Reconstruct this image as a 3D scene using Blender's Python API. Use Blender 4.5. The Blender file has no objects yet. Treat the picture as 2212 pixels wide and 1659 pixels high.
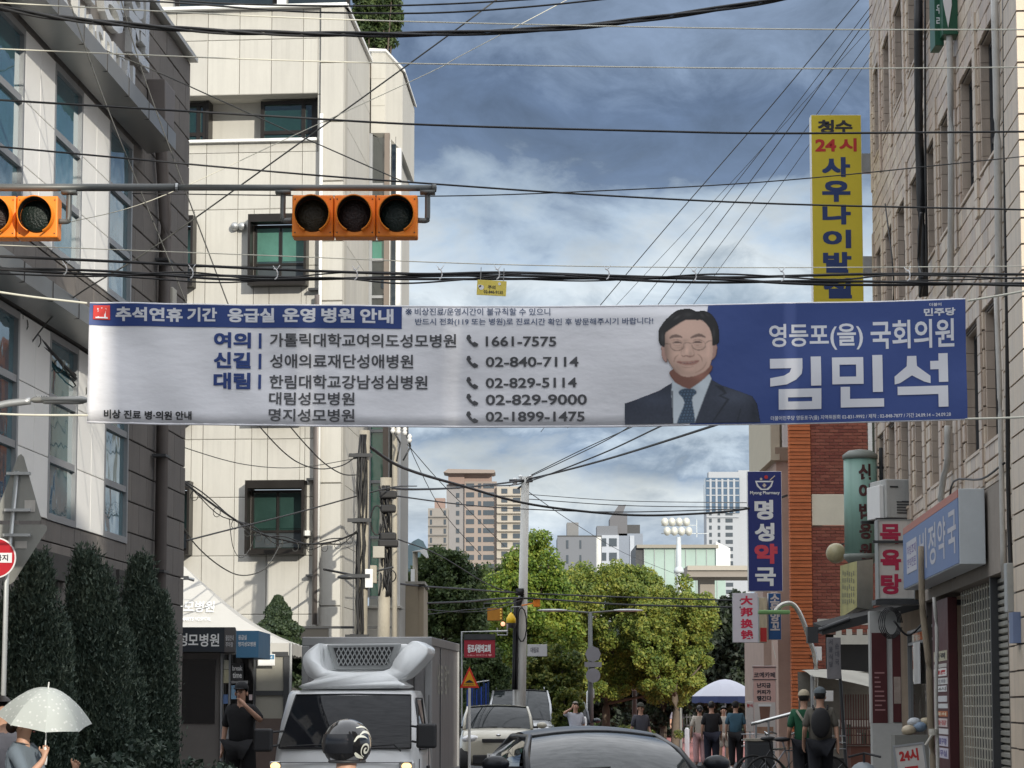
import bpy, bmesh, math, random
import numpy as np
from mathutils import Vector, Matrix
random.seed(7); rng = np.random.default_rng(7)
R = math.radians
SC = bpy.context.scene; COL = SC.collection
# ---------------------------------------------------------------- camera
F = 6000.0; CU, CV, HC = 1106.0, 829.5, 1.6           # focal length in the photo's (2212 wide) pixels
TH = math.atan(695.5/F); CT, ST = math.cos(TH), math.sin(TH)
cam = bpy.data.cameras.new('camera'); camo = bpy.data.objects.new('camera', cam); COL.objects.link(camo)
camo.location = (0, 0, HC); camo.rotation_euler = (math.pi/2+TH, 0, 0)
cam.sensor_width = 36; cam.lens = 36*F/2212; cam.clip_start = .1; cam.clip_end = 9000
SC.camera = camo
# ---------------------------------------------------------------- light
SX, SY, SZ = .42, -1.0, .36                             # direction towards the sun
sl = math.sqrt(SX*SX+SY*SY+SZ*SZ); elev = math.asin(SZ/sl); azi = math.atan2(SX, SY)
sun = bpy.data.lights.new('sun', 'SUN'); suno = bpy.data.objects.new('sun', sun); COL.objects.link(suno)
sun.energy = 2.9; sun.angle = R(.5); sun.color = (1, .94, .82)
suno.rotation_euler = Vector((SX, SY, SZ)).to_track_quat('Z', 'Y').to_euler()
W = bpy.data.worlds.new('World'); SC.world = W; W.use_nodes = True
def sky_nodes():
    nt = W.node_tree; nt.nodes.clear(); N = nt.nodes.new; L = nt.links.new
    out = N('ShaderNodeOutputWorld'); bg = N('ShaderNodeBackground'); L(bg.outputs[0], out.inputs[0])
    bg.inputs[1].default_value = .1
    sk = N('ShaderNodeTexSky'); sk.sky_type = 'NISHITA'; sk.sun_disc = False
    sk.sun_elevation = elev; sk.sun_rotation = azi
    tc = N('ShaderNodeTexCoord'); sep = N('ShaderNodeSeparateXYZ'); L(tc.outputs['Generated'], sep.inputs[0])
    def mth(op, a, b=None, c=None, clamp=False):
        m = N('ShaderNodeMath'); m.operation = op; m.use_clamp = clamp
        for i, x in enumerate((a, b, c)):
            if x is None: continue
            if isinstance(x, (int, float)): m.inputs[i].default_value = x
            else: L(x, m.inputs[i])
        return m.outputs[0]
    def noise(scale, vec, detail, rough=.55, dist=0):
        mp = N('ShaderNodeMapping'); mp.inputs['Scale'].default_value = vec; L(tc.outputs['Generated'], mp.inputs[0])
        n = N('ShaderNodeTexNoise'); n.inputs['Scale'].default_value = scale; n.inputs['Detail'].default_value = detail
        n.inputs['Roughness'].default_value = rough; n.inputs['Distortion'].default_value = dist; L(mp.outputs[0], n.inputs['Vector'])
        return n.outputs['Fac']
    n1 = noise(9, (1, 1, 2.0), 9, .55, .5); n2 = noise(30, (1, 1, 1.7), 10, .62, .5); n3 = noise(4, (1, .6, 3.2), 4)
    t = mth('MULTIPLY_ADD', mth('SUBTRACT', n1, .5), .085, sep.outputs['Z'])
    t = mth('MULTIPLY_ADD', mth('SUBTRACT', n2, .5), .05, t)
    t = mth('MULTIPLY_ADD', mth('SUBTRACT', n3, .5), .05, t)
    cr = N('ShaderNodeValToRGB'); L(t, cr.inputs[0])
    e = cr.color_ramp
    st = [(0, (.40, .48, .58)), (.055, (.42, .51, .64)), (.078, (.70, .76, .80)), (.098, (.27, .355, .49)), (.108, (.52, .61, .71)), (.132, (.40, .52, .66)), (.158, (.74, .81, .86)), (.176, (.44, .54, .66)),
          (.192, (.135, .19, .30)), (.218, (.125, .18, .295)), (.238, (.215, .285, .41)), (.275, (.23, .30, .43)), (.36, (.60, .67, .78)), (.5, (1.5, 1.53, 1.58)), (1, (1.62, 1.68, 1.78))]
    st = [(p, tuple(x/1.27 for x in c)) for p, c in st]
    while len(e.elements) < len(st): e.elements.new(.5)
    for el, (p, c) in zip(e.elements, st): el.position = p; el.color = (*c, 1)
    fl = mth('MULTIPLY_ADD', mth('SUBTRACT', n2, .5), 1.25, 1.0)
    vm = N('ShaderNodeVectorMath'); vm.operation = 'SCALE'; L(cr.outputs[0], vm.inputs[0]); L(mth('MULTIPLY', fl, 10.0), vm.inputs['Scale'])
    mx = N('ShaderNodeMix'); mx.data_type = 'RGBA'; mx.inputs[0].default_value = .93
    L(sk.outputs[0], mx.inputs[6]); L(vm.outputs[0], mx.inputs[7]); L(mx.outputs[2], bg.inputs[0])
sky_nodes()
SC.view_settings.view_transform = 'Standard'; SC.view_settings.look = 'None'; SC.view_settings.gamma = 1
SC.view_settings.exposure = 0.35; SC.view_settings.use_curve_mapping = False
# ---------------------------------------------------------------- placing: a pixel of the photo at a distance is a real point
def ray(u, v):
    x = (u-CU)/F; y = -(v-CV)/F
    return (x, CT-ST*y, ST+CT*y)
def at(u, v, Y):
    d = ray(u, v); t = Y/d[1]
    return Vector((d[0]*t, Y, HC+d[2]*t))
def mpp(Y): return Y/F
class Fr:
    def __init__(f, x, y, deg):
        f.x, f.y, f.deg = x, y, deg; a = R(deg); f.ax = (math.cos(a), math.sin(a)); f.ay = (-math.sin(a), math.cos(a))
    def hit(f, u, v, yl=0.0):
        d = ray(u, v); n = f.ay
        t = (f.x*n[0]+f.y*n[1]+yl)/(d[0]*n[0]+d[1]*n[1]); X, Y = d[0]*t-f.x, d[1]*t-f.y
        return X*f.ax[0]+Y*f.ax[1], HC+d[2]*t
# ---------------------------------------------------------------- materials
MC = {}
def mat(name, col, rough=.7, metal=0, var=.12, scale=3.0, bump=0.0, bscale=60.0, spec=.5, vec=(1, 1, 1), streak=0, emit=None, es=1, trans=0, coat=0):
    if name in MC: return MC[name]
    m = bpy.data.materials.new(name); m.use_nodes = True; nt = m.node_tree; N = nt.nodes.new; L = nt.links.new
    b = nt.nodes['Principled BSDF']; b.inputs['Roughness'].default_value = rough; b.inputs['Metallic'].default_value = metal
    b.inputs['Specular IOR Level'].default_value = spec; b.inputs['Coat Weight'].default_value = coat
    if trans: b.inputs['Transmission Weight'].default_value = trans
    tc = N('ShaderNodeTexCoord'); mp = N('ShaderNodeMapping'); mp.inputs['Scale'].default_value = vec; L(tc.outputs['Object'], mp.inputs[0])
    oi = N('ShaderNodeObjectInfo'); ad = N('ShaderNodeVectorMath'); ad.operation = 'MULTIPLY_ADD'
    L(oi.outputs['Random'], ad.inputs[0]); ad.inputs[1].default_value = (37, 51, 23); L(mp.outputs[0], ad.inputs[2])
    def noise(sc, det, v):
        n = N('ShaderNodeTexNoise'); n.inputs['Scale'].default_value = sc; n.inputs['Detail'].default_value = det; L(v, n.inputs['Vector']); return n.outputs['Fac']
    f = noise(scale, 8, ad.outputs[0]); g = noise(scale*9, 4, ad.outputs[0])
    hs = N('ShaderNodeHueSaturation'); hs.inputs['Color'].default_value = (*col, 1)
    a = N('ShaderNodeMath'); a.operation = 'MULTIPLY_ADD'; L(f, a.inputs[0]); a.inputs[1].default_value = 2.2*var; a.inputs[2].default_value = 1-1.1*var-.4*var
    c = N('ShaderNodeMath'); c.operation = 'MULTIPLY_ADD'; L(g, c.inputs[0]); c.inputs[1].default_value = .8*var; L(a.outputs[0], c.inputs[2])
    d = N('ShaderNodeMath'); d.operation = 'MULTIPLY_ADD'; L(oi.outputs['Random'], d.inputs[0]); d.inputs[1].default_value = var*.7; L(c.outputs[0], d.inputs[2])
    o = d.outputs[0]
    if streak:
        mp2 = N('ShaderNodeMapping'); mp2.inputs['Scale'].default_value = (7, 7, .35); L(tc.outputs['Object'], mp2.inputs[0])
        s = noise(1.0, 5, mp2.outputs[0]); r = N('ShaderNodeMapRange'); L(s, r.inputs[0]); r.inputs[1].default_value = .48; r.inputs[2].default_value = .72
        r.inputs[3].default_value = 1; r.inputs[4].default_value = 1-streak; q = N('ShaderNodeMath'); q.operation = 'MULTIPLY'; L(o, q.inputs[0]); L(r.outputs[0], q.inputs[1]); o = q.outputs[0]
    L(o, hs.inputs['Value']); L(hs.outputs[0], b.inputs['Base Color'])
    rr = N('ShaderNodeMath'); rr.operation = 'MULTIPLY_ADD'; L(f, rr.inputs[0]); rr.inputs[1].default_value = .2; rr.inputs[2].default_value = max(.0, rough-.1); L(rr.outputs[0], b.inputs['Roughness'])
    if bump:
        n = noise(bscale, 3, mp.outputs[0]); bp = N('ShaderNodeBump'); bp.inputs['Strength'].default_value = bump; bp.inputs['Distance'].default_value = .02; L(n, bp.inputs['Height']); L(bp.outputs[0], b.inputs['Normal'])
    if emit: b.inputs['Emission Color'].default_value = (*emit, 1); b.inputs['Emission Strength'].default_value = es
    MC[name] = m; return m
def glassmat(name, col, rough=.03, spec=.8, warp=.25, ior=1.7, coat=.3):
    """window glass seen from outside: dark room tint under a mirror-like, slightly wavy pane"""
    if name in MC: return MC[name]
    m = mat(name, col, rough, 0, .25, 1.2, spec=spec); nt = m.node_tree; b = nt.nodes['Principled BSDF']
    b.inputs['Roughness'].default_value = rough
    for l in list(nt.links):
        if l.to_socket == b.inputs['Roughness']: nt.links.remove(l)
    b.inputs['IOR'].default_value = ior; b.inputs['Coat Weight'].default_value = coat; b.inputs['Coat Roughness'].default_value = .02
    tc = nt.nodes.new('ShaderNodeTexCoord'); n = nt.nodes.new('ShaderNodeTexNoise'); n.inputs['Scale'].default_value = 1.6
    nt.links.new(tc.outputs['Object'], n.inputs['Vector']); bp = nt.nodes.new('ShaderNodeBump'); bp.inputs['Strength'].default_value = warp; bp.inputs['Distance'].default_value = .03
    nt.links.new(n.outputs['Fac'], bp.inputs['Height']); nt.links.new(bp.outputs[0], b.inputs['Normal']); return m
def leafmat(name, c1, c2, c3, trans=.35):
    if name in MC: return MC[name]
    m = bpy.data.materials.new(name); m.use_nodes = True; nt = m.node_tree; N = nt.nodes.new; L = nt.links.new
    b = nt.nodes['Principled BSDF']; b.inputs['Roughness'].default_value = .6; out = nt.nodes['Material Output']
    tc = N('ShaderNodeTexCoord'); n = N('ShaderNodeTexNoise'); n.inputs['Scale'].default_value = 1.3; n.inputs['Detail'].default_value = 3; L(tc.outputs['Object'], n.inputs['Vector'])
    g = N('ShaderNodeNewGeometry'); a = N('ShaderNodeMath'); a.operation = 'MULTIPLY_ADD'; L(g.outputs['Random Per Island'], a.inputs[0]); a.inputs[1].default_value = .5; L(n.outputs['Fac'], a.inputs[2])
    cr = N('ShaderNodeValToRGB'); L(a.outputs[0], cr.inputs[0]); e = cr.color_ramp; e.elements.new(.5)
    for el, (p, c) in zip(e.elements, ((.45, c1), (.72, c2), (1.0, c3))): el.position = p; el.color = (*c, 1)
    L(cr.outputs[0], b.inputs['Base Color']); t = N('ShaderNodeBsdfTranslucent'); L(cr.outputs[0], t.inputs[0]); mx = N('ShaderNodeMixShader'); mx.inputs[0].default_value = trans
    L(b.outputs[0], mx.inputs[1]); L(t.outputs[0], mx.inputs[2]); L(mx.outputs[0], out.inputs[0]); MC[name] = m; return m
def S(h):                                               # sRGB hex -> linear
    h = h.lstrip('#'); return tuple(((int(h[i:i+2], 16)/255+.055)/1.055)**2.4 if int(h[i:i+2], 16) > 10 else int(h[i:i+2], 16)/255/12.92 for i in (0, 2, 4))
# ---------------------------------------------------------------- mesh builder
GL = {}
TC = bpy.data.curves.new('lettering', 'FONT'); TO = bpy.data.objects.new('lettering', TC)   # one scratch text, never linked to the scene
def glyphs(s, bold=0.0, ext=0.0, res=3):
    k = (s, bold, ext)
    if k in GL: return GL[k]
    TC.body = s; TC.offset = bold; TC.resolution_u = res; TC.extrude = ext
    me = TO.to_mesh(); n = len(me.vertices)
    co = np.empty(n*3, 'f'); me.vertices.foreach_get('co', co); co = co.reshape(-1, 3); fs = [tuple(p.vertices) for p in me.polygons]
    TO.to_mesh_clear(); GL[k] = (co, fs); return GL[k]
class MB:
    def __init__(s): s.v = []; s.f = []
    def add(s, vs, fs):
        o = len(s.v); s.v.extend([tuple(p) for p in vs]); s.f.extend([tuple(i+o for i in f) for f in fs]); return s
    def box(s, x0, x1, y0, y1, z0, z1):
        if x0 > x1: x0, x1 = x1, x0
        if y0 > y1: y0, y1 = y1, y0
        if z0 > z1: z0, z1 = z1, z0
        return s.add([(x0, y0, z0), (x1, y0, z0), (x1, y1, z0), (x0, y1, z0), (x0, y0, z1), (x1, y0, z1), (x1, y1, z1), (x0, y1, z1)],
                     [(0, 3, 2, 1), (4, 5, 6, 7), (0, 1, 5, 4), (1, 2, 6, 5), (2, 3, 7, 6), (3, 0, 4, 7)])
    def tube(s, pts, r, n=8, cap=True, rs=None):
        pts = [Vector(p) for p in pts]; k = len(pts); rs = rs or [r]*k; vs = []; up = Vector((0, 0, 1))
        for i, p in enumerate(pts):
            t = (pts[min(i+1, k-1)]-pts[max(i-1, 0)]).normalized(); a = t.cross(up)
            if a.length < .05: a = t.cross(Vector((0, 1, 0)))
            a.normalize(); b = t.cross(a).normalized()
            for j in range(n):
                g = 2*math.pi*j/n; vs.append(p+(a*math.cos(g)+b*math.sin(g))*rs[i])
        fs = [(i*n+j, i*n+(j+1) % n, (i+1)*n+(j+1) % n, (i+1)*n+j) for i in range(k-1) for j in range(n)]
        if cap: fs += [tuple(range(n-1, -1, -1)), tuple(range((k-1)*n, k*n))]
        return s.add(vs, fs)
    def lathe(s, prof, c=(0, 0, 0), n=16, axis='z', sc=(1, 1, 1)):
        vs = []
        for r, h in prof:
            for j in range(n):
                g = 2*math.pi*j/n; x, y = r*math.cos(g), r*math.sin(g)
                p = (x, y, h) if axis == 'z' else ((x, h, y) if axis == 'y' else (h, x, y))
                vs.append((c[0]+p[0]*sc[0], c[1]+p[1]*sc[1], c[2]+p[2]*sc[2]))
        k = len(prof); fs = [(i*n+j, i*n+(j+1) % n, (i+1)*n+(j+1) % n, (i+1)*n+j) for i in range(k-1) for j in range(n)]
        fs += [tuple(range(n-1, -1, -1)), tuple(range((k-1)*n, k*n))]
        return s.add(vs, fs)
    def ball(s, c, rx, ry=None, rz=None, n=14, m=8):
        ry = ry or rx; rz = rz or rx
        return s.lathe([(max(.001, math.sin(math.pi*i/m)), -math.cos(math.pi*i/m)) for i in range(m+1)], c, n, 'z', (rx, ry, rz))
    def prism(s, poly, y0, y1):                          # poly in x, z
        n = len(poly); vs = [(x, y0, z) for x, z in poly]+[(x, y1, z) for x, z in poly]
        return s.add(vs, [tuple(range(n)), tuple(range(2*n-1, n-1, -1))]+[(i, i+n, (i+1) % n+n, (i+1) % n) for i in range(n)])
    def prismx(s, poly, x0, x1):                         # poly in y, z
        n = len(poly); vs = [(x0, y, z) for y, z in poly]+[(x1, y, z) for y, z in poly]
        return s.add(vs, [tuple(range(n)), tuple(range(2*n-1, n-1, -1))]+[(i, i+n, (i+1) % n+n, (i+1) % n) for i in range(n)])
    def patch(s, a, b, c, d, n=6, m=6, bulge=(0, 0, 0), th=0):
        a, b, c, d, g = map(Vector, (a, b, c, d, bulge)); vs = []
        for j in range(m+1):
            for i in range(n+1):
                x, y = i/n, j/m; p = (a*(1-x)+b*x)*(1-y)+(d*(1-x)+c*x)*y
                vs.append(p+g*(4*x*(1-x))*.5+g*(4*y*(1-y))*.5)
        fs = [(j*(n+1)+i, j*(n+1)+i+1, (j+1)*(n+1)+i+1, (j+1)*(n+1)+i) for j in range(m) for i in range(n)]
        return s.add(vs, fs)
    def text(s, t, x0, z0, x1, z1, y, bold=0.0, keep=False, ext=0.0, res=3):
        """fits the string into the box x0..x1, z0..z1 on the plane y, reading along +x and facing -y"""
        if bold > .025 and not ext:                      # heavy print: the outline overprinted a few times
            e = (bold-.015)*(z1-z0)*.8
            for i, (dx, dz) in enumerate(((-1, -1), (1, -1), (1, 1), (-1, 1), (0, 0))):
                s.text(t, x0+e+dx*e, z0+e+dz*e, x1-e+dx*e, z1-e+dz*e, y-.0004*i, .015, keep, 0, res)
            return s
        co, fs = glyphs(t, bold, .5 if ext else 0, res)
        if not len(co): return s
        mn, mxx = co.min(0), co.max(0); w, h = max(1e-4, mxx[0]-mn[0]), max(1e-4, mxx[1]-mn[1])
        kx, kz = (x1-x0)/w, (z1-z0)/h
        if keep: k = min(abs(kx), abs(kz)); ox = (x0+x1)/2-k*w/2; oz = (z0+z1)/2-k*h/2; kx = k*(1 if kx > 0 else -1); kz = k
        else: ox, oz = x0, z0
        return s.add([(ox+(p[0]-mn[0])*kx, y-(p[2]*ext if ext else 0), oz+(p[1]-mn[1])*kz) for p in co], fs)
    def vtext(s, t, x0, z0, x1, z1, y, bold=0.0, gap=.12):
        n = len(t); h = (z1-z0)/n
        for i, ch in enumerate(t): s.text(ch, x0, z1-(i+1)*h+h*gap/2, x1, z1-i*h-h*gap/2, y, bold)
        return s
    def map(s, fn): s.v = [tuple(fn(Vector(p))) for p in s.v]; return s
    def slice(s, step, ax=0):
        """cuts every face along planes STEP apart so that it can follow a bent surface"""
        bm = bmesh.new(); me = bpy.data.meshes.new('t'); me.from_pydata(s.v, [], s.f); bm.from_mesh(me); bpy.data.meshes.remove(me)
        if s.v:
            lo = min(p[ax] for p in s.v); hi = max(p[ax] for p in s.v); x = lo+step; no = [0, 0, 0]; no[ax] = 1
            while x < hi:
                co = [0, 0, 0]; co[ax] = x
                g = [f for f in bm.faces if min(v.co[ax] for v in f.verts) < x < max(v.co[ax] for v in f.verts)]
                gg = set(g)
                for f in g: gg.update(f.edges); gg.update(f.verts)
                if g: bmesh.ops.bisect_plane(bm, geom=list(gg), plane_co=co, plane_no=no)
                x += step
        bm.verts.index_update(); s.v = [tuple(v.co) for v in bm.verts]; s.f = [tuple(v.index for v in f.verts) for f in bm.faces]; bm.free(); return s
    def build(s, name, m, parent=None, smooth=False, bevel=0, subsurf=0, seg=2):
        me = bpy.data.meshes.new(name); me.from_pydata(s.v, [], s.f)
        if m: me.materials.append(m)
        if smooth: me.polygons.foreach_set('use_smooth', [True]*len(me.polygons))
        me.update(); o = bpy.data.objects.new(name, me); COL.objects.link(o)
        if parent: o.parent = parent
        if bevel:
            b = o.modifiers.new('bevel', 'BEVEL'); b.width = bevel; b.segments = seg; b.limit_method = 'ANGLE'; b.angle_limit = R(35)
        if subsurf: b = o.modifiers.new('subsurf', 'SUBSURF'); b.levels = subsurf; b.render_levels = subsurf
        return o
def thing(name, label, cat, loc=(0, 0, 0), rz=0, group=None):
    o = bpy.data.objects.new(name, None); COL.objects.link(o); o.empty_display_size = .2
    o.location = loc; o.rotation_euler = (0, 0, R(rz)); return tag(o, label, cat, group)
def tag(o, label, cat, group=None):
    o['label'] = label; o['category'] = cat
    if group: o['group'] = group
    return o
def struct(o, label=None): o['kind'] = 'structure'; 
def Bx(name, m, parent, *a, bevel=0): return MB().box(*a).build(name, m, parent, bevel=bevel)
UB = {}
def unit(m, bevel):
    k = (m.name, bevel)
    if k not in UB:
        b = MB(); g = .5-bevel
        # box whose front (-y) edges are chamfered: 5 faces and 4 chamfers
        b.add([(-.5, .5, -.5), (.5, .5, -.5), (.5, .5, .5), (-.5, .5, .5), (-.5, -.3, -.5), (.5, -.3, -.5), (.5, -.3, .5), (-.5, -.3, .5), (-g, -.5, -g), (g, -.5, -g), (g, -.5, g), (-g, -.5, g)],
              [(0, 1, 2, 3), (0, 4, 5, 1), (1, 5, 6, 2), (2, 6, 7, 3), (3, 7, 4, 0), (4, 8, 9, 5), (5, 9, 10, 6), (6, 10, 11, 7), (7, 11, 8, 4), (8, 11, 10, 9)])
        me = bpy.data.meshes.new('piece'); me.from_pydata(b.v, [], b.f); me.materials.append(m); UB[k] = (me, b)
    return UB[k]
def pieces(name, rects, y0, y1, mats, parent, limit=280, bevel=.03, jit=.004):
    """rects (x0,x1,z0,z1) between y0 (front) and y1; the first LIMIT are objects, the rest one stuff part per material"""
    rest = {}
    for i, (x0, x1, z0, z1) in enumerate(rects):
        m = random.choice(mats); me, b = unit(m, bevel); dy = random.uniform(-jit, jit)
        c = ((x0+x1)/2, (y0+y1)/2+dy, (z0+z1)/2); sc = (x1-x0, abs(y1-y0), z1-z0)
        if i < limit:
            o = bpy.data.objects.new(name, me); COL.objects.link(o); o.parent = parent; o.location = c; o.scale = sc
        else:
            r = rest.setdefault(m.name, (m, MB()))[1]; r.add([(c[0]+p[0]*sc[0], c[1]+p[1]*sc[1], c[2]+p[2]*sc[2]) for p in b.v], b.f)
    for m, r in rest.values(): o = r.build(name+'_courses', m, parent); o['kind'] = 'stuff'
def sub(rects, h):
    out = []
    for (x0, x1, z0, z1) in rects:
        if h[0] >= x1 or h[1] <= x0 or h[2] >= z1 or h[3] <= z0: out.append((x0, x1, z0, z1)); continue
        if h[0] > x0: out.append((x0, h[0], z0, z1))
        if h[1] < x1: out.append((h[1], x1, z0, z1))
        a, b = max(x0, h[0]), min(x1, h[1])
        if h[2] > z0: out.append((a, b, z0, h[2]))
        if h[3] < z1: out.append((a, b, h[3], z1))
    return out
def wall(x0, x1, z0, z1, holes, y0, y1, m, parent, name='wall'):
    rs = [(x0, x1, z0, z1)]
    for h in holes: rs = sub(rs, h)
    b = MB()
    for r in rs: b.box(r[0], r[1], y0, y1, r[2], r[3])
    return b.build(name, m, parent)
def tiles(x0, x1, z0, z1, w, h, holes, gap=.01, stag=.5, order=None, minw=.05):
    rs = []; r = 0; z = z0
    while z < z1-.02:
        zt = min(z+h, z1); x = x0-(w*stag if r % 2 else 0)
        while x < x1:
            a, b = max(x, x0), min(x+w, x1)
            if b-a > minw: rs.append((a, b, z, zt))
            x += w
        z += h; r += 1
    for hh in holes: rs = sub(rs, hh)
    rs = [(a+gap/2, b-gap/2, c+gap/2, d-gap/2) for a, b, c, d in rs if b-a > minw and d-c > .05]
    if order: rs.sort(key=order)
    return rs
def window(parent, x0, x1, z0, z1, y, fm, gm, fr=.06, vs=(), hs=(), depth=.08, name='window'):
    b = MB(); y1 = y+depth
    b.box(x0, x0+fr, y, y1, z0, z1); b.box(x1-fr, x1, y, y1, z0, z1); b.box(x0+fr, x1-fr, y, y1, z0, z0+fr); b.box(x0+fr, x1-fr, y, y1, z1-fr, z1)
    for x in vs: b.box(x-fr/2, x+fr/2, y+.004, y1, z0+fr, z1-fr)
    xs = [x0+fr]+sorted(vs)+[x1-fr]
    for z in hs:
        for a, c in zip(xs[:-1], xs[1:]): b.box(a+(fr/2 if a in vs else 0), c-(fr/2 if c in vs else 0), y+.008, y1, z-fr/2, z+fr/2)
    w = b.build(name, fm, parent); zs = [z0]+sorted(hs)+[z1]
    for za, zb in zip(zs[:-1], zs[1:]):
        for a, c in zip(xs[:-1], xs[1:]): MB().box(a, c, y+.045, y+.055, za+.01, zb-.01).build('pane', gm, w)
    return w
def catmull(p, n=8):
    P = [Vector(q) for q in p]; P = [P[0]*2-P[1]]+P+[P[-1]*2-P[-2]]; o = []
    for i in range(1, len(P)-2):
        for k in range(n):
            t = k/n; a, b, c, d = P[i-1:i+3]
            o.append(.5*((2*b)+(c-a)*t+(2*a-5*b+4*c-d)*t*t+(3*b-a-3*c+d)*t**3))
    o.append(P[-2]); return o
def pxpts(pts, Y): return [at(p[0], p[1], p[2] if len(p) > 2 else Y) for p in pts]
def cable(label, pts, Y, r, m, name='overhead_cable', cat='cable', group='cables across the street', strands=1, n=8):
    P = catmull(pxpts(pts, Y), n)
    if strands == 1: o = MB().tube(P, r, 6).build(name, m, None, True); return tag(o, label, cat, group)
    b = MB()
    for k in range(strands):
        ph = 6.28*k/strands
        b.tube([p+Vector((0, math.cos(ph+i*.35)*r*1.3, math.sin(ph+i*.35)*r*1.3)) for i, p in enumerate(P)], r, 5)
    o = b.build(name, m, None, True); return tag(o, label, cat, group)
def board(name, label, cat, u0, v0, u1, v1, Y, depth, bg, texts=(), group=None, edge=None, frame=0, rz=0, back=None):
    """a box sign whose front face fills the pixels u0..u1, v0..v1 at distance Y; texts: (string, u0, v0, u1, v1, material, bold, vertical)"""
    a = at(u0, v1, Y); c = at(u1, v0, Y); w = c.x-a.x; h = c.z-a.z; px = w/(u1-u0); pz = h/(v1-v0)
    t = thing(name, label, cat, ((a.x+c.x)/2, Y, a.z), rz, group)
    Bx('panel', edge or bg, t, -w/2, w/2, .006, depth, 0, h, bevel=.006)
    Bx('face', bg, t, -w/2+.008, w/2-.008, 0, .012, .008, h-.008)
    if frame:
        b = MB(); f = frame
        b.box(-w/2, -w/2+f, -.012, 0, 0, h).box(w/2-f, w/2, -.012, 0, 0, h).box(-w/2+f, w/2-f, -.012, 0, 0, f).box(-w/2+f, w/2-f, -.012, 0, h-f, h); b.build('frame', edge or bg, t)
    X = lambda u: (u-(u0+u1)/2)*px; Z = lambda v: (v1-v)*pz
    groups = {}
    for q in texts:
        s, a0, b0, a1, b1, m, bold = q[:7]; mb = groups.setdefault(len(groups), (m, MB()))[1]
        if len(q) > 7 and q[7]: mb.vtext(s, X(a0), Z(b1), X(a1), Z(b0), -.004, bold)
        else: mb.text(s, X(a0), Z(b1), X(a1), Z(b0), -.004, bold)
    for m, mb in groups.values(): mb.build('lettering', m, t)
    t['w'] = w; t['h'] = h; return t
def xz(t_u0, t_u1, v1, Y):                              # local converters for a board
    a = at(t_u0, v1, Y); c = at(t_u1, v1, Y); px = (c.x-a.x)/(t_u1-t_u0); pz = (at(t_u0, v1-100, Y).z-a.z)/100
    return (lambda u: (u-(t_u0+t_u1)/2)*px), (lambda v: (v1-v)*pz)
# ================================================================ materials used in many places
M_black = mat('black_plastic', (.02, .02, .022), .45, var=.2); M_cable = mat('cable_black', (.012, .012, .013), .5, var=.3)
M_rope = mat('pale_rope', (.62, .60, .5), .7); M_grey = mat('galvanised_steel', (.42, .43, .43), .4, .6, var=.25, scale=6)
M_white = mat('white_paint', (.78, .78, .76), .45, var=.08, scale=4); M_dkmetal = mat('dark_metal', (.05, .052, .055), .45, .3, var=.3)
M_mast = mat('mast_grey', (.12, .125, .12), .45, .3, var=.3); M_alu = mat('aluminium_frame', (.34, .35, .36), .4, .5)
M_conc = mat('pole_concrete', (.34, .31, .25), .85, var=.35, scale=4, bump=.5, vec=(1, 1, .4)); M_concw = mat('pole_concrete_pale', (.58, .57, .53), .85, var=.25, scale=5, bump=.4, vec=(1, 1, .3))
M_asph = mat('asphalt', (.055, .055, .057), .9, var=.3, scale=.8, bump=.6, bscale=90); M_pave = mat('pavement_blocks', (.22, .19, .175), .85, var=.3, bump=.5)
M_redroad = mat('red_asphalt', (.24, .085, .075), .85, var=.3, scale=1, bump=.4); M_line = mat('road_paint', (.7, .7, .68), .6, var=.2, scale=8)
M_kerb = mat('kerb_granite', (.36, .36, .35), .8, var=.25)
M_skin = mat('skin', (.50, .29, .20), .55, var=.1); M_hair = mat('black_hair', (.012, .01, .009), .45, var=.4, scale=20)
# ================================================================ ground
o = MB().box(-3500, 3500, -60, 6000, -1.2, 0).build('ground', mat('far_ground', (.16, .155, .14), .95, scale=.05)); struct(o)
SD = .0515                                               # the street drifts to the right by this much per metre
o = MB().add([(-5.2, 10, .004), (4.2, 10, .004), (4.2+SD*70, 80, .004), (-5.2+SD*70, 80, .004)], [(0, 1, 2, 3)]).build('road', M_asph); struct(o)
o = MB().add([(-60, -25, .004), (60, -25, .004), (60, 25, .008), (-60, 25, .008)], [(0, 1, 2, 3)]).build('crossroads', M_asph); struct(o)
o = MB().add([(-5.2+SD*70, 80, .008), (8.6+SD*70, 80, .008), (9+SD*170, 185, .008), (-5+SD*170, 185, .008)], [(0, 1, 2, 3)]).build('red_street', M_redroad); struct(o)
b = MB()
for i in range(12):
    y = 84+i*7.5; x = 3.6+SD*y; b.add([(x, y, .013), (x+4.4, y+.4, .013), (x+4.4, y+2.2, .013), (x, y+1.8, .013)], [(0, 1, 2, 3)])
o = b.build('road_markings', M_line); struct(o)
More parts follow.
